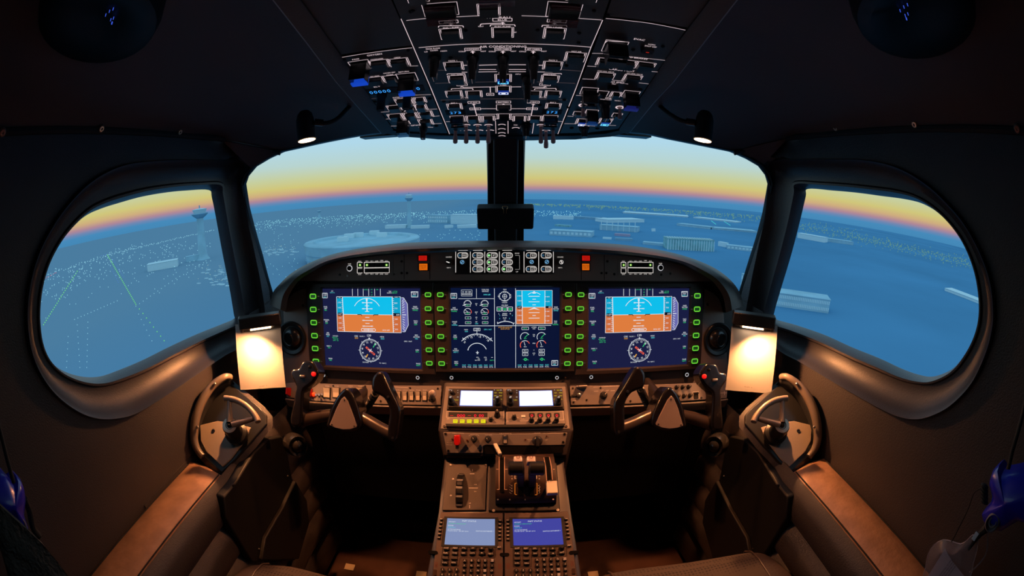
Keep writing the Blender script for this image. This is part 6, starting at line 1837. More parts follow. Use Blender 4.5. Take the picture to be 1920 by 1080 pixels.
def goose(sg, hx, hy, arm, label):
    FY = Fr((0, .85, H), (1, 0, 0), (0, 0, 1))
    c = FY.hit(hx, hy)
    ax = Vector((sg*.15, .03, 1)).normalized()            # from the mouth up to the dome
    F = axis_frame(c, ax)
    k = .00111
    r = 19*k
    th = thing('reading_lamp', c, label, 'lamp')
    m = MB(F)
    m.lathe(0, 0, [(r*.80, -.012), (r, -.030), (r*1.0, .006), (r*.97, .018), (r*.80, .030), (r*.5, .037), (.0005, .040)], 28)
    m.f = m.f[:-1] if False else m.f
    hd = m.build('lamp_head', th, mblack)
    m = MB(F); m.lathe(0, 0, [(r*.93, -.0315), (.0005, -.0312)], 24); m.f = m.f[:-1] if len(m.f[-1]) > 4 else m.f
    m.build('bulb', th, bulb)
    pts = [FY.hit(*arm[0])] + [Fr((0, y, H), (1, 0, 0), (0, 0, 1)).hit(*p) for p, y in zip(arm[1:], (.865, .885, .92, .965))]
    m = MB(); m.tube(smooth_pts(pts, 4, False), .0052, 10); m.build('flexible_arm', th, mblack)
    m = MB(); m.tube([pts[0], pts[0].lerp(pts[1], .7)], .0078, 10); m.build('arm_collar', th, black)
    spot('reading_light', th, c - ax*.036, Vector((sg*.10, .78, .62)), GOOSE_W, 96, .015, .9)
goose(-1, 573, 238, [(590,229),(612,231),(632,223),(650,205),(664,190)], 'black gooseneck reading lamp hanging left of the overhead panel')
goose(1, 1320, 238, [(1303,230),(1280,227),(1262,218),(1244,205),(1228,188)], 'black gooseneck reading lamp hanging right of the overhead panel')

# ------------------------------------------------------------ chart holders: clip lamp over a sheet of paper
paper = mat('white_paper', (.60, .58, .56), .7)
def chart(sg, pp, box, label1, label2):
    side = 'left' if sg < 0 else 'right'
    o = CAM + ray((pp[0][0]+pp[2][0])/2, (pp[0][1]+pp[2][1])/2) * 1.10
    N = Vector((-sg*.50, -.84, .14)).normalized()
    U = Vector((0, 0, 1)).cross(N).normalized()
    F = Fr(o, U, N.cross(U))
    q = fpoly(F, pp)
    pts = []
    rows = []
    NB = 12
    m = MB(F)
    for j in range(NB+1):
        t = j/NB
        a = Vector(q[0]).lerp(Vector(q[3]), t); b = Vector(q[1]).lerp(Vector(q[2]), t)
        rows.append([F.w(a.x + (b.x-a.x)*i/8, a.y + (b.y-a.y)*i/8, .003*sin(pi*t) + .001*sin(i*.8)) for i in range(9)])
    m.rings(rows, closed=False)
    o_ = m.build('paper_sheet', None, paper)
    tag(o_, label2, 'paper')
    t = MB(F); xm = (pp[2][0]+pp[3][0])/2; t.mat(mat('grey_print', (.22, .18, .16), .6)); u, v = F.px(xm, pp[3][1]-7 + (0 if sg < 0 else 2), .004); t.text('ALSIM  R', u, v, .0026, .0035, wid=.022, ang=0)
    t.build('printed_mark', o_, None, smooth=False)
    th = thing('chart_lamp', F.w(0, .08), label1, 'lamp')
    u0, v0, u1, v1 = frect(F, *box)
    m = MB(F); m.box(u0, v0, u1, v1, -.012, .030, ch=.002); m.build('housing', th, mat('lamp_black', (.03, .024, .022), .4), bevel=.003)
    m = MB(F); m.box(u0+.004, v0-.007, u1-.004, v0+.001, .004, .008); m.box(u0+.004, v0-.005, u0+.010, v0+.001, .004, .028); m.box(u1-.010, v0-.005, u1-.004, v0+.001, .004, .028); m.build('clip_bar', th, steel)
    m = MB(F); m.box(u0+.030, v0-.003, u1-.030, v0-.0003, .012, .022); m.build('bulb', th, bulb)
    p = F.w((u0+u1)/2, v0-.012, .034)
    spot('chart_light', th, p, Vector((sg*.64, .58, H-.66)), CHART_W, 168, .008, 1.0, CHART_COL)
    # backing board and stalk fixed to the corner
    m = MB(F); a, b, c, d = q; m.prism([(a[0]+.01, a[1]), (b[0]-.01, b[1]), (c[0]-.012, c[1]+.02), (d[0]+.012, d[1]+.02)], -.010, -.003); m.build('backing_board', th, mblack, bevel=.001)
    m = MB(); m.tube([F.w(0, 0, -.008), F.w(0, 0, -.05), F.w(-sg*-.02, -.02, -.16)], .008, 8); m.build('bracket', th, mblack)
chart(-1, [(441,608),(526,611),(536,726),(451,731)], (447,588,528,613), 'clip lamp over the left sheet of paper', 'blank white sheet lit by the clip lamp left of the instrument panel')
chart(1, [(1372,611),(1458,610),(1446,738),(1360,731)], (1372,586,1454,612), 'clip lamp over the right sheet of paper', 'blank white sheet lit by the clip lamp right of the instrument panel')

# ------------------------------------------------------------ control yokes
a = radians(25)
YF = Fr((0, .80, H-.47), (1, 0, 0), (0, sin(a), cos(a)))
yk = mat('yoke_black', (.007, .006, .007), .24, coat=.4, bump=.08, bscale=900)
ykp = mat('yoke_plate', (.22, .17, .15), .42, bump=.1, bscale=700)
def yoke(sg, label):
    def P(x, y):
        if sg < 0: return x, y
        x = 1896 - x + 5; y = y - 2
        return x - (y-775)*.10, y + (x-1251)*.105
    def W(x, y, n=0): return YF.hit(*P(x, y), n)
    def L(pts, n=0): return [YF.px(*P(x, y), n) for x, y in pts]
    th = thing('control_yoke', W(645, 775), label, 'yoke')
    hub = [(655,728),(664,738),(672,758),(680,785),(678,801),(664,808),(645,809),(628,806),(616,799),(616,790),(623,766),(633,746),(645,731)]
    m = MB(YF); m.prism([tuple(p) for p in [v.to_tuple() for v in smooth_pts(L(hub), 2)]], -.05, .012); m.build('hub', th, yk, bevel=.006, bseg=3)
    pl = [(645.5,743.5),(652,752),(663,781),(669,798),(668,801.5),(657,805),(643,805.5),(628,802),(618,797),(619,794),(631,765),(640,748)]
    m = MB(YF); m.prism(L(pl, .014), .010, .0145); m.build('centre_plate', th, ykp, bevel=.001)
    for x, y in ((645.5,750),(622,796),(664,799)):
        u, v = YF.px(*P(x, y), .0148); m = MB(YF); m.lathe(u, v, [(.0020, .0145), (.0014, .0160)], 10); m.build('screw', th, screwd)
    m = MB(); m.tube([W(672, 780, -.02), W(690, 790, -.015), W(712, 803, -.01), W(730, 812, -.008), W(742, 816, -.006)], [.015, .0155, .0155, .0155, .0155], 16, up=YF.N); m.build('arm', th, mat('yoke_arm', (.05, .036, .03), .3, coat=.3))
    m = MB(); m.tube([W(622, 778, -.02), W(600, 781, -.015), W(580, 785, -.01), W(563, 789, -.006)], [.0145, .0155, .016, .0165], 16, up=YF.N); m.build('arm', th, mat('yoke_arm', (.05, .036, .03), .3, coat=.3))
    # horn grip
    horn = [(715,697),(722,699),(728,710),(737,730),(747,750),(753,763),(754,775),(751,800),(748,820),(741,826),(733,823),(730,812),(732,790),(734,770),(730,756),(723,745),(712,739),(702,733),(701,715),(706,703)]
    m = MB(YF); hp = [tuple(v) for v in [p.to_tuple() for p in smooth_pts(L(horn), 2)]]
    m.prism(hp, -.024, .020); m.build('horn_grip', th, yk, bevel=.0085, bseg=5)
    # switch grip
    g = [(583,677),(593,678),(599,687),(604,697),(602,706),(595,717),(583,726),(577,731),(575,745),(574,770),(573,788),(570,797),(560,799),(552,794),(552,780),(557,755),(560,735),(562,724),(558,715),(553,706),(553,697),(558,692),(567,692),(571,684),(576,678)]
    m = MB(YF); gp = [v.to_tuple() for v in smooth_pts(L(g), 2)]
    m.prism(gp, -.022, .022); sgp = m.build('switch_grip', th, yk, bevel=.0085, bseg=5)
    u, v = YF.px(*P(588, 701.5), .024); m = MB(YF); m.lathe(u, v, [(.0055, .021), (.0055, .026), (.004, .0275), (.0002, .028)], 18); m.build('red_button', sgp, mat('red_button_lit', (.9, .02, .02), .35, emit=(.9, .01, .01), es=.5))
    u, v = YF.px(*P(567, 706), .024); m = MB(YF); m.box(u-.008, v-.004, u+.007, v+.004, .021, .027, ch=.0015); m.build('trim_rocker', sgp, mat('dull_metal', (.30, .25, .22), .3, metal=.8), bevel=.001)
    u, v = YF.px(*P(580, 688), .024); m = MB(YF); m.lathe(u, v, [(.004, .021), (.003, .026), (.0002, .027)], 12); m.build('hat_switch', sgp, black)
    # column running forward to the panel
    p0 = W(655, 762, -.05); p1 = Fr((0, .965, H), (1, 0, 0), (0, 0, 1)).hit(*P(694, 722))
    m = MB(); m.tube([p0, p0.lerp(p1, .5), p1], [.013, .012, .012], 14); m.build('column', th, mat('column_dark', (.02, .015, .014), .4))
    # coiled microphone cord
    q0, q1 = W(704, 738, -.02), Fr((0, .90, H), (1, 0, 0), (0, 0, 1)).hit(*P(685, 770))
    ax = (q1-q0); A = ax.cross(Vector((0, 0, 1))).normalized(); B = ax.cross(A).normalized()
    m = MB(); m.tube([q0 + ax*(i/190) + A*(.0075*cos(i*.5)) + B*(.0075*sin(i*.5)) for i in range(191)], .0026, 6); m.build('coiled_cord', th, black)
    for x, y in ((727.5,744),(736,821)):
        u, v = YF.px(*P(x, y), .021); m = MB(YF); m.lathe(u, v, [(.0032, .018), (.0028, .0225), (.0012, .0225), (.0010, .0215)], 12); m.build('screw', th, steel)
yoke(-1, 'left control yoke with red button on its left grip')
yoke(1, 'right control yoke with red button on its right grip')

# ------------------------------------------------------------ each side: arm rest, steering tiller, pocket, corner lining
def side_parts(sg):
    nm = 'left' if sg < 0 else 'right'
    X = (lambda x: x) if sg < 0 else (lambda x: 1896 - x + 1)
    def T(z, x, y): return FZ(z).hit(X(x), y)
    # corner lining from the side wall to the instrument panel
    m = MB(); rows = []
    plan = [(.75, 1.20), (.748, 1.02), (.73, .985), (.66, 1.0), (.60, 1.04), (.585, 1.10)]
    for x, y in plan: rows.append([Vector((sg*x, y, H+z)) for z in (-.315, -.42, -.56, -.9, -1.2)])
    m.rings(rows, closed=False)
    if sg < 0: m.f = [f[::-1] for f in m.f]
    struct(m.build('wall_front_' + nm, None, leather))
    # arm rest
    ar = thing('arm_rest', (sg*.69, .1, H-.6), 'long padded leather arm rest under the %s side window' % nm, 'arm rest')
    prof = [(.752, -.58), (.750, -.562), (.744, -.557), (.70, -.553), (.645, -.557), (.636, -.562), (.632, -.575), (.632, -.60)]
    ys = [-1.19, -.6, -.2, .1, .3, .45, .55, .60, .625]
    m = MB(); rows = []
    for y in ys:
        sh = .9 if y > .62 else 0
        rows.append([Vector((sg*(x if x > .70 else x), y - (.0 if x > .7 else .0) - (.75-x)*.22*(1 if y > .5 else 0), H + z - (.02 if y > .62 else 0))) for x, z in prof])
    m.rings(rows, closed=False)
    if sg > 0: m.f = [f[::-1] for f in m.f]
    m.build('pad', ar, mat('lamplit_leather', (.46, .26, .16), .42, bump=.9, bscale=45, var=.18, vscale=25))  # warm lamp light put into the leather's colour
    for x, z in ((.741, -.5555), (.638, -.559)):
        m = MB(); m.tube([Vector((sg*x, y, H+z)) for y in (-1.19, -.3, .3, .585)], .0016, 6); m.build('seam', ar, mblack)
    # side console with the steering tiller on its tilted plate
    NT = Vector((-sg*.20, -.55, .81)).normalized()
    UT = Vector((1, 0, 0)); UT = (UT - NT*UT.dot(NT)).normalized()
    TP = Fr((sg*.69, .60, H-.565), UT, NT.cross(UT))
    def TT(n, x, y): return TP.hit(X(x), y, n)
    cn = thing('side_console', TT(0, 430, 830), 'side console holding the steering tiller below the %s window' % nm, 'console')
    m = MB(FZ(0)); m.prism([(sg*.75, .56), (sg*.75, 1.05), (sg*.60, 1.10), (sg*.61, .56)], -.66, -.61); m.build('console_top', cn, leather, bevel=.006)
    m = MB(); m.add([Vector((sg*.751, .4, H-.55)), Vector((sg*.751, 1.25, H-.55)), Vector((sg*.751, 1.25, H-1.2)), Vector((sg*.751, .4, H-1.2))], [(0, 1, 2, 3)]); struct(m.build('wall_console_'+nm, None, leather, smooth=False, solid=.004))
    plate = [(366,790),(364,822),(371,845),(386,862),(416,887),(440,864),(470,830),(500,795),(500,778),(486,762),(466,746),(445,728),(428,712),(405,722),(385,745)]
    ol = [TP.px(X(x), y, -.004) for x, y in plate]
    m = MB(TP); m.prism(ol, -.03, -.004); m.build('rim_and_shaded_plate', cn, black, bevel=.003)  # black border; its black also paints the plate's shaded upper half
    # leather body of the console falling away below the plate
    c = sum((Vector(p) for p in ol), Vector((0, 0)))/len(ol)
    r0 = [TP.w(*p, -.010) for p in ol]
    r1 = [TP.w(*(Vector(p) + (Vector(p)-c).normalized()*.012), -.018) for p in ol]
    r2 = [Vector((sg*max(.66, min(.752, abs(q.x))), q.y+.02, q.z-.06)) for q in r1]
    r3 = [Vector((q.x, q.y+.03, H-.72)) for q in r2]
    m = MB(); m.rings([r0, r1, r2, r3]); 
    m.build('console_body', cn, leather)
    inner = [(375,797),(376,826),(386,846),(417,875),(433,860),(462,822),(470,801),(440,793),(408,789)]
    m = MB(TP); m.prism([TP.px(X(x), y, 0) for x, y in inner], -.008, 0); m.build('lit_tiller_plate', cn, mat('lit_plate_grey', (.36, .29, .23), .4, bump=.3, bscale=900), bevel=.0015)  # only the lit lower part of the plate; shade is left black
    for x, y in ((400,808),(437,835)):
        u, v = TP.px(X(x), y, 0); m = MB(TP); m.lathe(u, v, [(.005, 0), (.0045, .002), (.002, .002), (.0018, .0005)], 12); m.build('screw', cn, screwd)
    rim = [(432,707,.02),(424,706,.035),(414,711,.04),(400,722,.04),(387,738,.04),(376,758,.038),(368,780,.034),(364,803,.026),(364,825,.016),(370,843,.006),(380,856,0)]
    m = MB(); rp = smooth_pts([TT(n_, x, y) for x, y, n_ in rim], 3, False)
    nr = len(rp)
    m.tube(rp, [.0085 + .0035*sin(pi*min(1, (nr-i)/nr*1.15)) for i in range(nr)], 14); m.build('curved_rim', cn, mat('rim_satin', (.16, .125, .10), .3, coat=.2))
    m = MB(); m.rings([rp, [p - NT*(.05 if i > 2 else .07) for i, p in enumerate(rp)]], closed=False); m.build('recess_wall', cn, mblack, solid=.004)
    for x, y, n_ in ((403,720,.051),(370.5,801,.036)):
        p = TT(n_, x, y); m = MB(); m.ball(p, .0040, 10, 6); m.build('screw', cn, steel)
    tl = thing('steering_tiller', TT(0, 433, 808), 'small %s steering tiller, part of a wheel with two spokes' % nm, 'tiller')
    z0 = .055
    c = TT(z0, 431, 798)
    F = Fr(c, TP.U, TP.V)
    tm = mat('tiller_grey', (.26, .20, .155), .35)
    arcpx = [(421,747),(432,748),(446,752),(460,760),(471,770),(480,782),(484,791)]
    m = MB(); m.tube(smooth_pts([TT(z0+.012, x, y) for x, y in arcpx], 4, False), .0075, 12); m.build('rim', tl, tm)
    for x, y in ((430, 752), (475, 785)):
        e = TT(z0+.010, x, y); m = MB(); m.tube([c + (e-c)*.12, e], [.0085, .0055], 12); m.build('spoke', tl, tm)
    m = MB(F); m.lathe(0, 0, [(.030, -.052), (.030, -.038), (.022, -.034), (.022, -.004), (.019, .002), (.009, .003), (.0085, -.001), (.006, .004), (.0003, .008)], 28); m.build('hub', tl, black)
    m = MB(F); m.lathe(0, 0, [(.0195, -.002), (.019, .003), (.011, .0035), (.0105, .002)], 28); m.build('hub_cap', tl, mat('cap_tan', (.42, .32, .24), .3, metal=.5))
    # map pocket on the lower lining
    pk = thing('map_pocket', FX(sg*.60).hit(X(500), 1050), 'black eight-sided map pocket on the %s lower side lining' % nm, 'pocket')
    FP = Fr((sg*.600, 0, H), (0, -sg, 0), (0, 0, 1))
    oc = [(500,822),(525,817),(535,842),(545,896),(566,935),(573,978),(551,1050),(470,1053),(420,970),(416,930),(438,904),(474,846)]
    m = MB(FP); m.prism(FPp(FP, oc, X), -.02, .006); m.build('body', pk, mat('pocket_black', (.004, .0035, .0035), .6), bevel=.004)
    fl_ = [(545,900),(566,936),(571,978),(551,1046),(480,1047),(487,1005),(520,950)]
    m = MB(FP); m.prism(FPp(FP, fl_, X), .006, .018); m.build('flap', pk, mat('pocket_flap', (.005, .004, .004), .6), bevel=.003)
    for x, y in ((438,910),(540,893),(562,1010),(486,1030)):
        u, v = FP.px(X(x), y, .007); m = MB(FP); m.lathe(u, v, [(.004, .005), (.003, .009)], 10); m.build('stud', pk, screwd)
    # round glossy knob on the forward corner
    p = CAM + ray(X(557), 836)*1.12
    F = axis_frame(p, (-sg*.75, -.6, .25))
    kn = thing('ball_vent', p, 'glossy black round vent low beside the %s footwell' % nm, 'air vent')
    m = MB(F); m.lathe(0, 0, [(.030, -.03), (.030, 0), (.026, .008), (.019, .004), (.018, -.004)], 28); m.build('collar', kn, satin)
    m = MB(F); m.lathe(0, 0, [(.018, -.006), (.015, .008), (.008, .014), (.0003, .015)], 24); m.build('ball', kn, satin)
def FPp(F, pts, X): return [F.px(X(x), y) for x, y in pts]
side_parts(-1); side_parts(1)

# ------------------------------------------------------------ ceiling details
for px_, label in (((185, 30), 'large black oval speaker pod in the left ceiling'), ((1716, 22), 'large black oval speaker pod in the right ceiling')):
    sg = -1 if px_[0] < 900 else 1
    F = Fr((0, 0, H+.262), (1, 0, 0), (0, -1, 0))
    pts = []
    for i in range(28):
        t_ = 2*pi*i/28
        pts.append(F.px(px_[0] + 118*cos(t_), px_[1] + 86*sin(t_) - sg*cos(t_)*14*0))
    c = sum((Vector(p) for p in pts), Vector((0, 0)))/28
    th = thing('ceiling_speaker', F.w(c.x, c.y), label, 'speaker')
    m = MB(F); gl = mat('pod_black', (.0015, .0015, .002), .5, spec=.15)
    m.rings([[F.w(*p, -.10) for p in pts], [F.w(*p, -.01) for p in pts], [F.w(*(Vector(p).lerp(c, .06)), .006) for p in pts], [F.w(*(Vector(p).lerp(c, .25)), .012) for p in pts], [F.w(*(Vector(p).lerp(c, .6)), .002) for p in pts], [F.w(*(Vector(p).lerp(c, .95)), -.004) for p in pts]], True, False, True)
    m.build('pod', th, gl)
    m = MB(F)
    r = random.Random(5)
    m.mat(glow('glint_blue', (60, 90, 220), .9))  # blue reflections on the pod, built as tiny glowing pins
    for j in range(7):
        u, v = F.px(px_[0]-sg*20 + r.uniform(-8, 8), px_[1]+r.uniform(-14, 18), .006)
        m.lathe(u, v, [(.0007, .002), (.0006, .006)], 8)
    m.build('blue_glint', th, None, smooth=False)
for i, (x, y) in enumerate(((190,243),(337,249),(444,259),(5,250),(1456,255),(1567,242),(1715,235),(1907,243))):
    sg = -1 if x < 900 else 1
    p = FX(sg*.738).hit(x, y-2)
    F = axis_frame(p, (-sg*.85, -.1, -.5))
    m = MB(F); m.lathe(0, 0, [(.0078, -.014), (.0078, .001), (.0055, .004), (.0026, .004), (.0022, .0005)], 16)
    o = m.build('trim_screw', None, mat('copper_screw', (.5, .38, .32), .3, metal=.9))
    where = ['second from the picture edge on the left', 'third from the picture edge on the left', 'nearest to the left windscreen corner', 'at the far left picture edge'][i] if i < 4 else ['nearest to the right windscreen corner', 'third from the picture edge on the right', 'second from the picture edge on the right', 'at the far right picture edge'][i-4]
    tag(o, 'round trim screw along the ceiling seam, ' + where, 'screw', 'trim screws along the ceiling seam')
# standby compass housing and paper clip on the centre post
cb = thing('compass_box', PF.hit(948, 430, .04), 'flat black box folded up against the centre windscreen post', 'compass')
u0, v0, u1, v1 = frect(PF, 895, 391, 1001, 430, .075)
m = MB(PF); m.box(u0, v0, u1, v1, .045, .075, r=.006); m.build('case', cb, mblack, bevel=.002)
m = MB(PF); m.box((u0+u1)/2-.03, v0+.008, (u0+u1)/2+.03, v1-.008, .018, .046); m.build('mount', cb, vblack)
bc = thing('binder_clip', PF.hit(947, 396, .08), 'small wire binder clip on top of the black compass box', 'clip')
u, v = PF.px(947, 391, .076)
m = MB(PF); m.prism([(u-.010, v+.001), (u+.010, v+.001), (u+.010, v-.007), (u-.010, v-.007)], .0755, .078); m.build('jaw', bc, black)
p = [(u-.004, v-.008), (u-.004, v+.004), (u-.008, v+.010), (u-.006, v+.015), (u, v+.0155), (u+.006, v+.015), (u+.008, v+.010), (u+.004, v+.004), (u+.004, v-.008)]
m = MB(); m.tube([PF.w(a_, b_-.006, .080) for a_, b_ in p], .0011, 6); m.build('wire_loop', bc, mat('clip_gold', (.6, .35, .18), .3, metal=.8))

# ------------------------------------------------------------ seats
meshm = bpy.data.materials.new('seat_mesh'); meshm.use_nodes = True
t = meshm.node_tree; b = t.nodes['Principled BSDF']; b.inputs['Roughness'].default_value = .8
tcn = t.nodes.new('ShaderNodeTexCoord'); vo = t.nodes.new('ShaderNodeTexVoronoi'); vo.inputs['Scale'].default_value = 130; vo.inputs['Randomness'].default_value = .15
rp_ = t.nodes.new('ShaderNodeValToRGB'); rp_.color_ramp.elements[0].position = .28; rp_.color_ramp.elements[0].color = (.015, .01, .008, 1); rp_.color_ramp.elements[1].position = .42; rp_.color_ramp.elements[1].color = (.055, .038, .031, 1)
t.links.new(tcn.outputs['Object'], vo.inputs['Vector']); t.links.new(vo.outputs['Distance'], rp_.inputs[0]); t.links.new(rp_.outputs[0], b.inputs['Base Color'])
def seat(front, bol, label):
    """front: px of the cushion's front edge left to right; bol = (left bolster px, right bolster px)"""
    F = FZ(-.70)
    th = thing('pilot_seat', F.hit(*front[len(front)//2]) - Vector((0, .2, 0)), label, 'seat')
    def pad(edge, name, mt, puff):
        e = [F.hit(*p) for p in edge]
        rows = []
        for dy, dz in ((.0, -.14), (.004, -.06), (-.002, -.022), (-.018, -.004), (-.05, .004+puff), (-.15, .010+puff), (-.35, .004), (-.75, 0)):
            rows.append([Vector((p.x, min(p.y + dy, p.y + dy), p.z + dz)) for p in e])
        m = MB(); m.rings(rows, closed=False); m.f = [f[::-1] for f in m.f]
        return m.build(name, th, mt)
    pad(smooth_pts(front, 4, False), 'cushion', meshm, .004)
    for e in bol: pad(smooth_pts(e, 4, False), 'bolster', mat('seat_leather', (.06, .04, .034), .45, bump=.4, bscale=200), .0)
    for e in (front[0], front[-1]):
        p = F.hit(*e); m = MB(); m.tube([p + Vector((0, .006, -.10)), p + Vector((0, .002, -.02)), p + Vector((0, -.018, -.001)), p + Vector((0, -.05, .0085)), p + Vector((0, -.15, .0145)), p + Vector((0, -.35, .006))], .0022, 8); m.build('piping', th, mat('seat_leather', (.06, .04, .034), .45))
    m = MB(FZ(0)); p, q = F.hit(*front[0]), F.hit(*front[-1]); m.box(p.x-.03, p.y-.75, q.x+.03, min(p.y, q.y)-.03, -1.195, -.78); m.build('seat_base', th, mblack, bevel=.01)
seat([(497,1047),(540,1050),(590,1062),(640,1078),(690,1098)], [[(430,1098),(440,1074),(458,1056),(480,1048),(497,1047)], [(690,1098),(715,1112),(735,1130)]], 'left pilot seat, its mesh cushion edge at the bottom of the picture')
seat([(1144,1063),(1197,1054),(1280,1044),(1350,1033),(1403,1024)], [[(1100,1092),(1118,1078),(1130,1068),(1144,1063)], [(1403,1024),(1430,1028),(1461,1049),(1482,1078),(1495,1100)]], 'right pilot seat, its mesh cushion edge at the bottom of the picture')

# ------------------------------------------------------------ oxygen masks
blue = mat('mask_blue', (.004, .012, .50), .35, coat=.3)
clear = mat('clear_bag', (.35, .30, .34), .15, alpha=.30)
def mask(sg, body, label, Xp):
    F = Fr((sg*Xp, 0, H), (0, -sg, 0), (0, 0, 1))
    th = thing('oxygen_mask', F.hit(*body[0]), label, 'oxygen mask')
    P_ = fpoly(F, body, 0)
    pts = [p.to_tuple() for p in smooth_pts(P_, 2)]
    c = sum((Vector(p) for p in pts), Vector((0, 0)))/len(pts)
    m = MB(F)
    m.rings([[F.w(*p, -.03) for p in pts], [F.w(*p, -.005) for p in pts], [F.w(*(Vector(p).lerp(c, .10)), .012) for p in pts], [F.w(*(Vector(p).lerp(c, .35)), .022) for p in pts], [F.w(*(Vector(p).lerp(c, .9)), .034) for p in pts]], True, True, True)
    m.f = m.f if True else m.f
    m.build('face_piece', th, blue)
    return th, F
mr_, FM = mask(1, [(1872,873),(1880,884),(1900,882),(1925,878),(1990,885),(2010,930),(1960,985),(1915,975),(1880,996),(1852,986),(1841,962),(1856,944),(1862,925),(1856,902),(1860,884)], 'blue oxygen mask hanging at the right edge of the picture', .60)
u, v = FM.px(1863, 977, .02); k = .0011
m = MB(FM); m.lathe(u, v, [(.014, .0), (.014, .026), (.0115, .028), (.0105, .020), (.008, .020), (.0078, .024), (.006, .024), (.0058, .019), (.0005, .019)], 28); m.build('exhale_valve', mr_, mat('grey_rubber', (.16, .15, .17), .5))
m = MB(); m.tube([FM.hit(1890, 880, .01), FM.hit(1898, 845, .004), FM.hit(1908, 812, .0), FM.hit(1919, 770, -.01), FM.hit(1926, 730, -.01), Vector((.66, -.02, H+.10)), Vector((.72, -.05, H+.20))], .004, 10); m.build('strap', mr_, mblack)
for i, y in enumerate((908, 915, 922, 929, 936)):
    m = MB(); p = FM.hit(1846, y+4, .004); m.ball(p, .009, 12, 6, (.7, 1, .35)); m.build('bellows_ring', mr_, mblack)
m = MB(); m.tube(smooth_pts([FM.hit(1840, 915), FM.hit(1826, 925), FM.hit(1815, 955), FM.hit(1800, 985), FM.hit(1790, 1005), FM.hit(1784, 1016)], 4, False), .0011, 6); m.build('thin_cord', mr_, mblack)
m = MB(); m.tube(smooth_pts([FM.hit(1850, 995), FM.hit(1852, 1018), FM.hit(1848, 1040), FM.hit(1835, 1058), FM.hit(1818, 1074)], 4, False), .0016, 8); m.build('clear_tube', mr_, clear)
m = MB(); m.tube([FM.hit(1850, 990), FM.hit(1838, 1000), FM.hit(1828, 1012), FM.hit(1816, 1030)], [.008, .006, .005, .003], 10); m.build('hose_neck', mr_, mblack)
bg_ = thing('plastic_bag', FM.hit(1780, 1070, -.005), 'clear plastic bag with a white printed leaflet below the blue mask on the right', 'bag')
bagp = [(1732,1066),(1737,1042),(1748,1024),(1765,1015),(1782,1018),(1798,1023),(1810,1016),(1821,1006),(1831,1012),(1829,1035),(1822,1060),(1815,1090),(1790,1120),(1728,1110)]
m = MB(FM); bp = [p.to_tuple() for p in smooth_pts(fpoly(FM, bagp, 0), 2)]; c = sum((Vector(p) for p in bp), Vector((0, 0)))/len(bp)
m.rings([[FM.w(*(Vector(p).lerp(c, .5)), -.014) for p in bp], [FM.w(*p, -.006) for p in bp], [FM.w(*(Vector(p).lerp(c, .45)), .012) for p in bp]], True, True, True); m.build('film', bg_, clear)
m = MB(); m.tube([FM.w(*p, -.006) for p in bp + bp[:1]], .0007, 6); m.build('seam', bg_, mat('seam_grey', (.45, .42, .48), .3))
lf = [(1771,1029),(1776,1040),(1784,1054),(1810,1086),(1795,1110),(1725,1105),(1738,1082)]
m = MB(FM); m.prism(fpoly(FM, lf, 0), -.003, -.002); lo = tag(m.build('leaflet', None, mat('leaflet_paper', (.62, .58, .70), .7), smooth=False), 'white printed leaflet inside the clear plastic bag', 'leaflet')
m = MB(FM); m.mat(mblack)
u, v = FM.px(1772, 1066, -.001); d = (Vector(FM.px(1780, 1040, -.001)) - Vector(FM.px(1752, 1078, -.001))); an = atan2(d.y, d.x)
for j, s in enumerate(('CAUTION PULL TO OPEN', 'KEEP DRY AND CLEAN', 'SEE MANUAL BEFORE USE', 'DO NOT USE IF DAMAGED')): m.text(s, u + sin(an)*.005*j, v - cos(an)*.005*j, .0028, -.0015, wid=.034, ang=an)
m.build('print', lo, None, smooth=False)
m = MB(FM); u, v = FM.px(1828, 1006, .01); m.box(u-.004, v-.006, u+.004, v+.006, .008, .010); m.build('white_tag', mr_, mat('tag_white', (.7, .75, .8), .5, emit=(.25, .3, .35), es=.0))
ml_, FM2 = mask(-1, [(31,893),(40,900),(44,915),(46,935),(43,962),(48,980),(52,996),(40,1002),(15,975),(-30,960),(-70,930),(-60,890),(-10,880),(8,886),(22,902)], 'blue oxygen mask hanging at the left edge of the picture', .60)
m = MB(); m.tube([FM2.hit(26, 905, .006), FM2.hit(16, 870, .004), FM2.hit(6, 830, 0), FM2.hit(-6, 780, 0), Vector((-.66, -.02, H+.10)), Vector((-.72, -.05, H+.20))], .004, 10); m.build('strap', ml_, mblack)
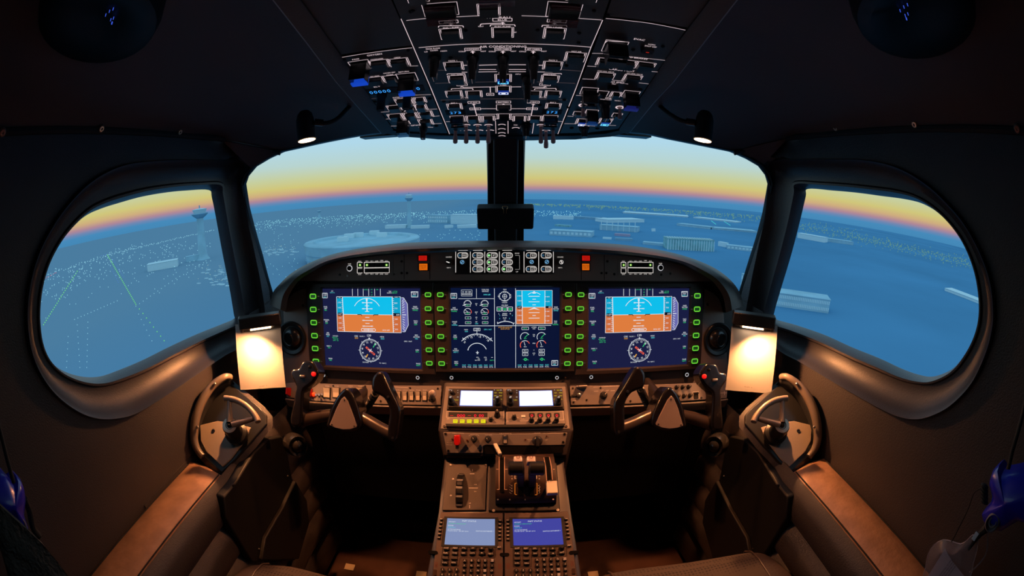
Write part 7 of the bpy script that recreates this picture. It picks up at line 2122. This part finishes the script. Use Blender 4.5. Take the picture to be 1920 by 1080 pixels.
m = MB(); m.tube(smooth_pts([FM2.hit(46, 935, .0), FM2.hit(56, 960, -.004), FM2.hit(62, 990, -.004), FM2.hit(74, 1005, -.004)], 3, False), [.006]*10, 10); m.build('hose_neck', ml_, mblack)
m = MB(); m.tube(smooth_pts([FM2.hit(64, 1008, .004), FM2.hit(78, 1018, .004), FM2.hit(92, 1040, .004)], 3, False), .0012, 6); m.build('wire', ml_, steel)
u, v = FM2.px(34, 984, .02); m = MB(FM2); m.lathe(u, v, [(.015, 0), (.015, .024), (.0125, .026), (.012, .018), (.0005, .018)], 24); m.build('exhale_valve', ml_, mat('grey_rubber', (.16, .15, .17), .5))
# knitted cloth close to the lens, lower left
kn = bpy.data.materials.new('knit_cloth'); kn.use_nodes = True
t = kn.node_tree; b = t.nodes['Principled BSDF']; b.inputs['Base Color'].default_value = (.022, .028, .027, 1); b.inputs['Roughness'].default_value = .9
tcn = t.nodes.new('ShaderNodeTexCoord'); wv = t.nodes.new('ShaderNodeTexWave'); wv.inputs['Scale'].default_value = 38; wv.inputs['Distortion'].default_value = 3; wv.inputs['Detail Scale'].default_value = 4
bp_ = t.nodes.new('ShaderNodeBump'); bp_.inputs['Strength'].default_value = .9; bp_.inputs['Distance'].default_value = .004
t.links.new(tcn.outputs['Object'], wv.inputs['Vector']); t.links.new(wv.outputs['Fac'], bp_.inputs['Height']); t.links.new(bp_.outputs[0], b.inputs['Normal'])
FK = Fr((-.42, 0, H), (0, 1, 0), (0, 0, 1))
edge = [(-20,930),(0,948),(22,968),(50,992),(80,1020),(105,1050),(128,1080),(150,1110)]
e = [FK.hit(*p) for p in edge]
m = MB(); rows = []
for t_, dn_ in ((0, -.02), (0, 0), (.08, .012), (.3, .022), (.7, .024), (1, .02)):
    rows.append([Vector((p.x + dn_ , p.y*(1-t_) + (-.35)*t_, p.z*(1-t_) + (H-.75)*t_)) for p in e])
m.rings(rows, closed=False); m.f = [f[::-1] for f in m.f]
m.build('knitted_jacket', None, kn, solid=.003)
tag(bpy.data.objects['knitted_jacket'], 'dark ribbed knitted cloth draped close to the lens in the lower left corner', 'cloth')
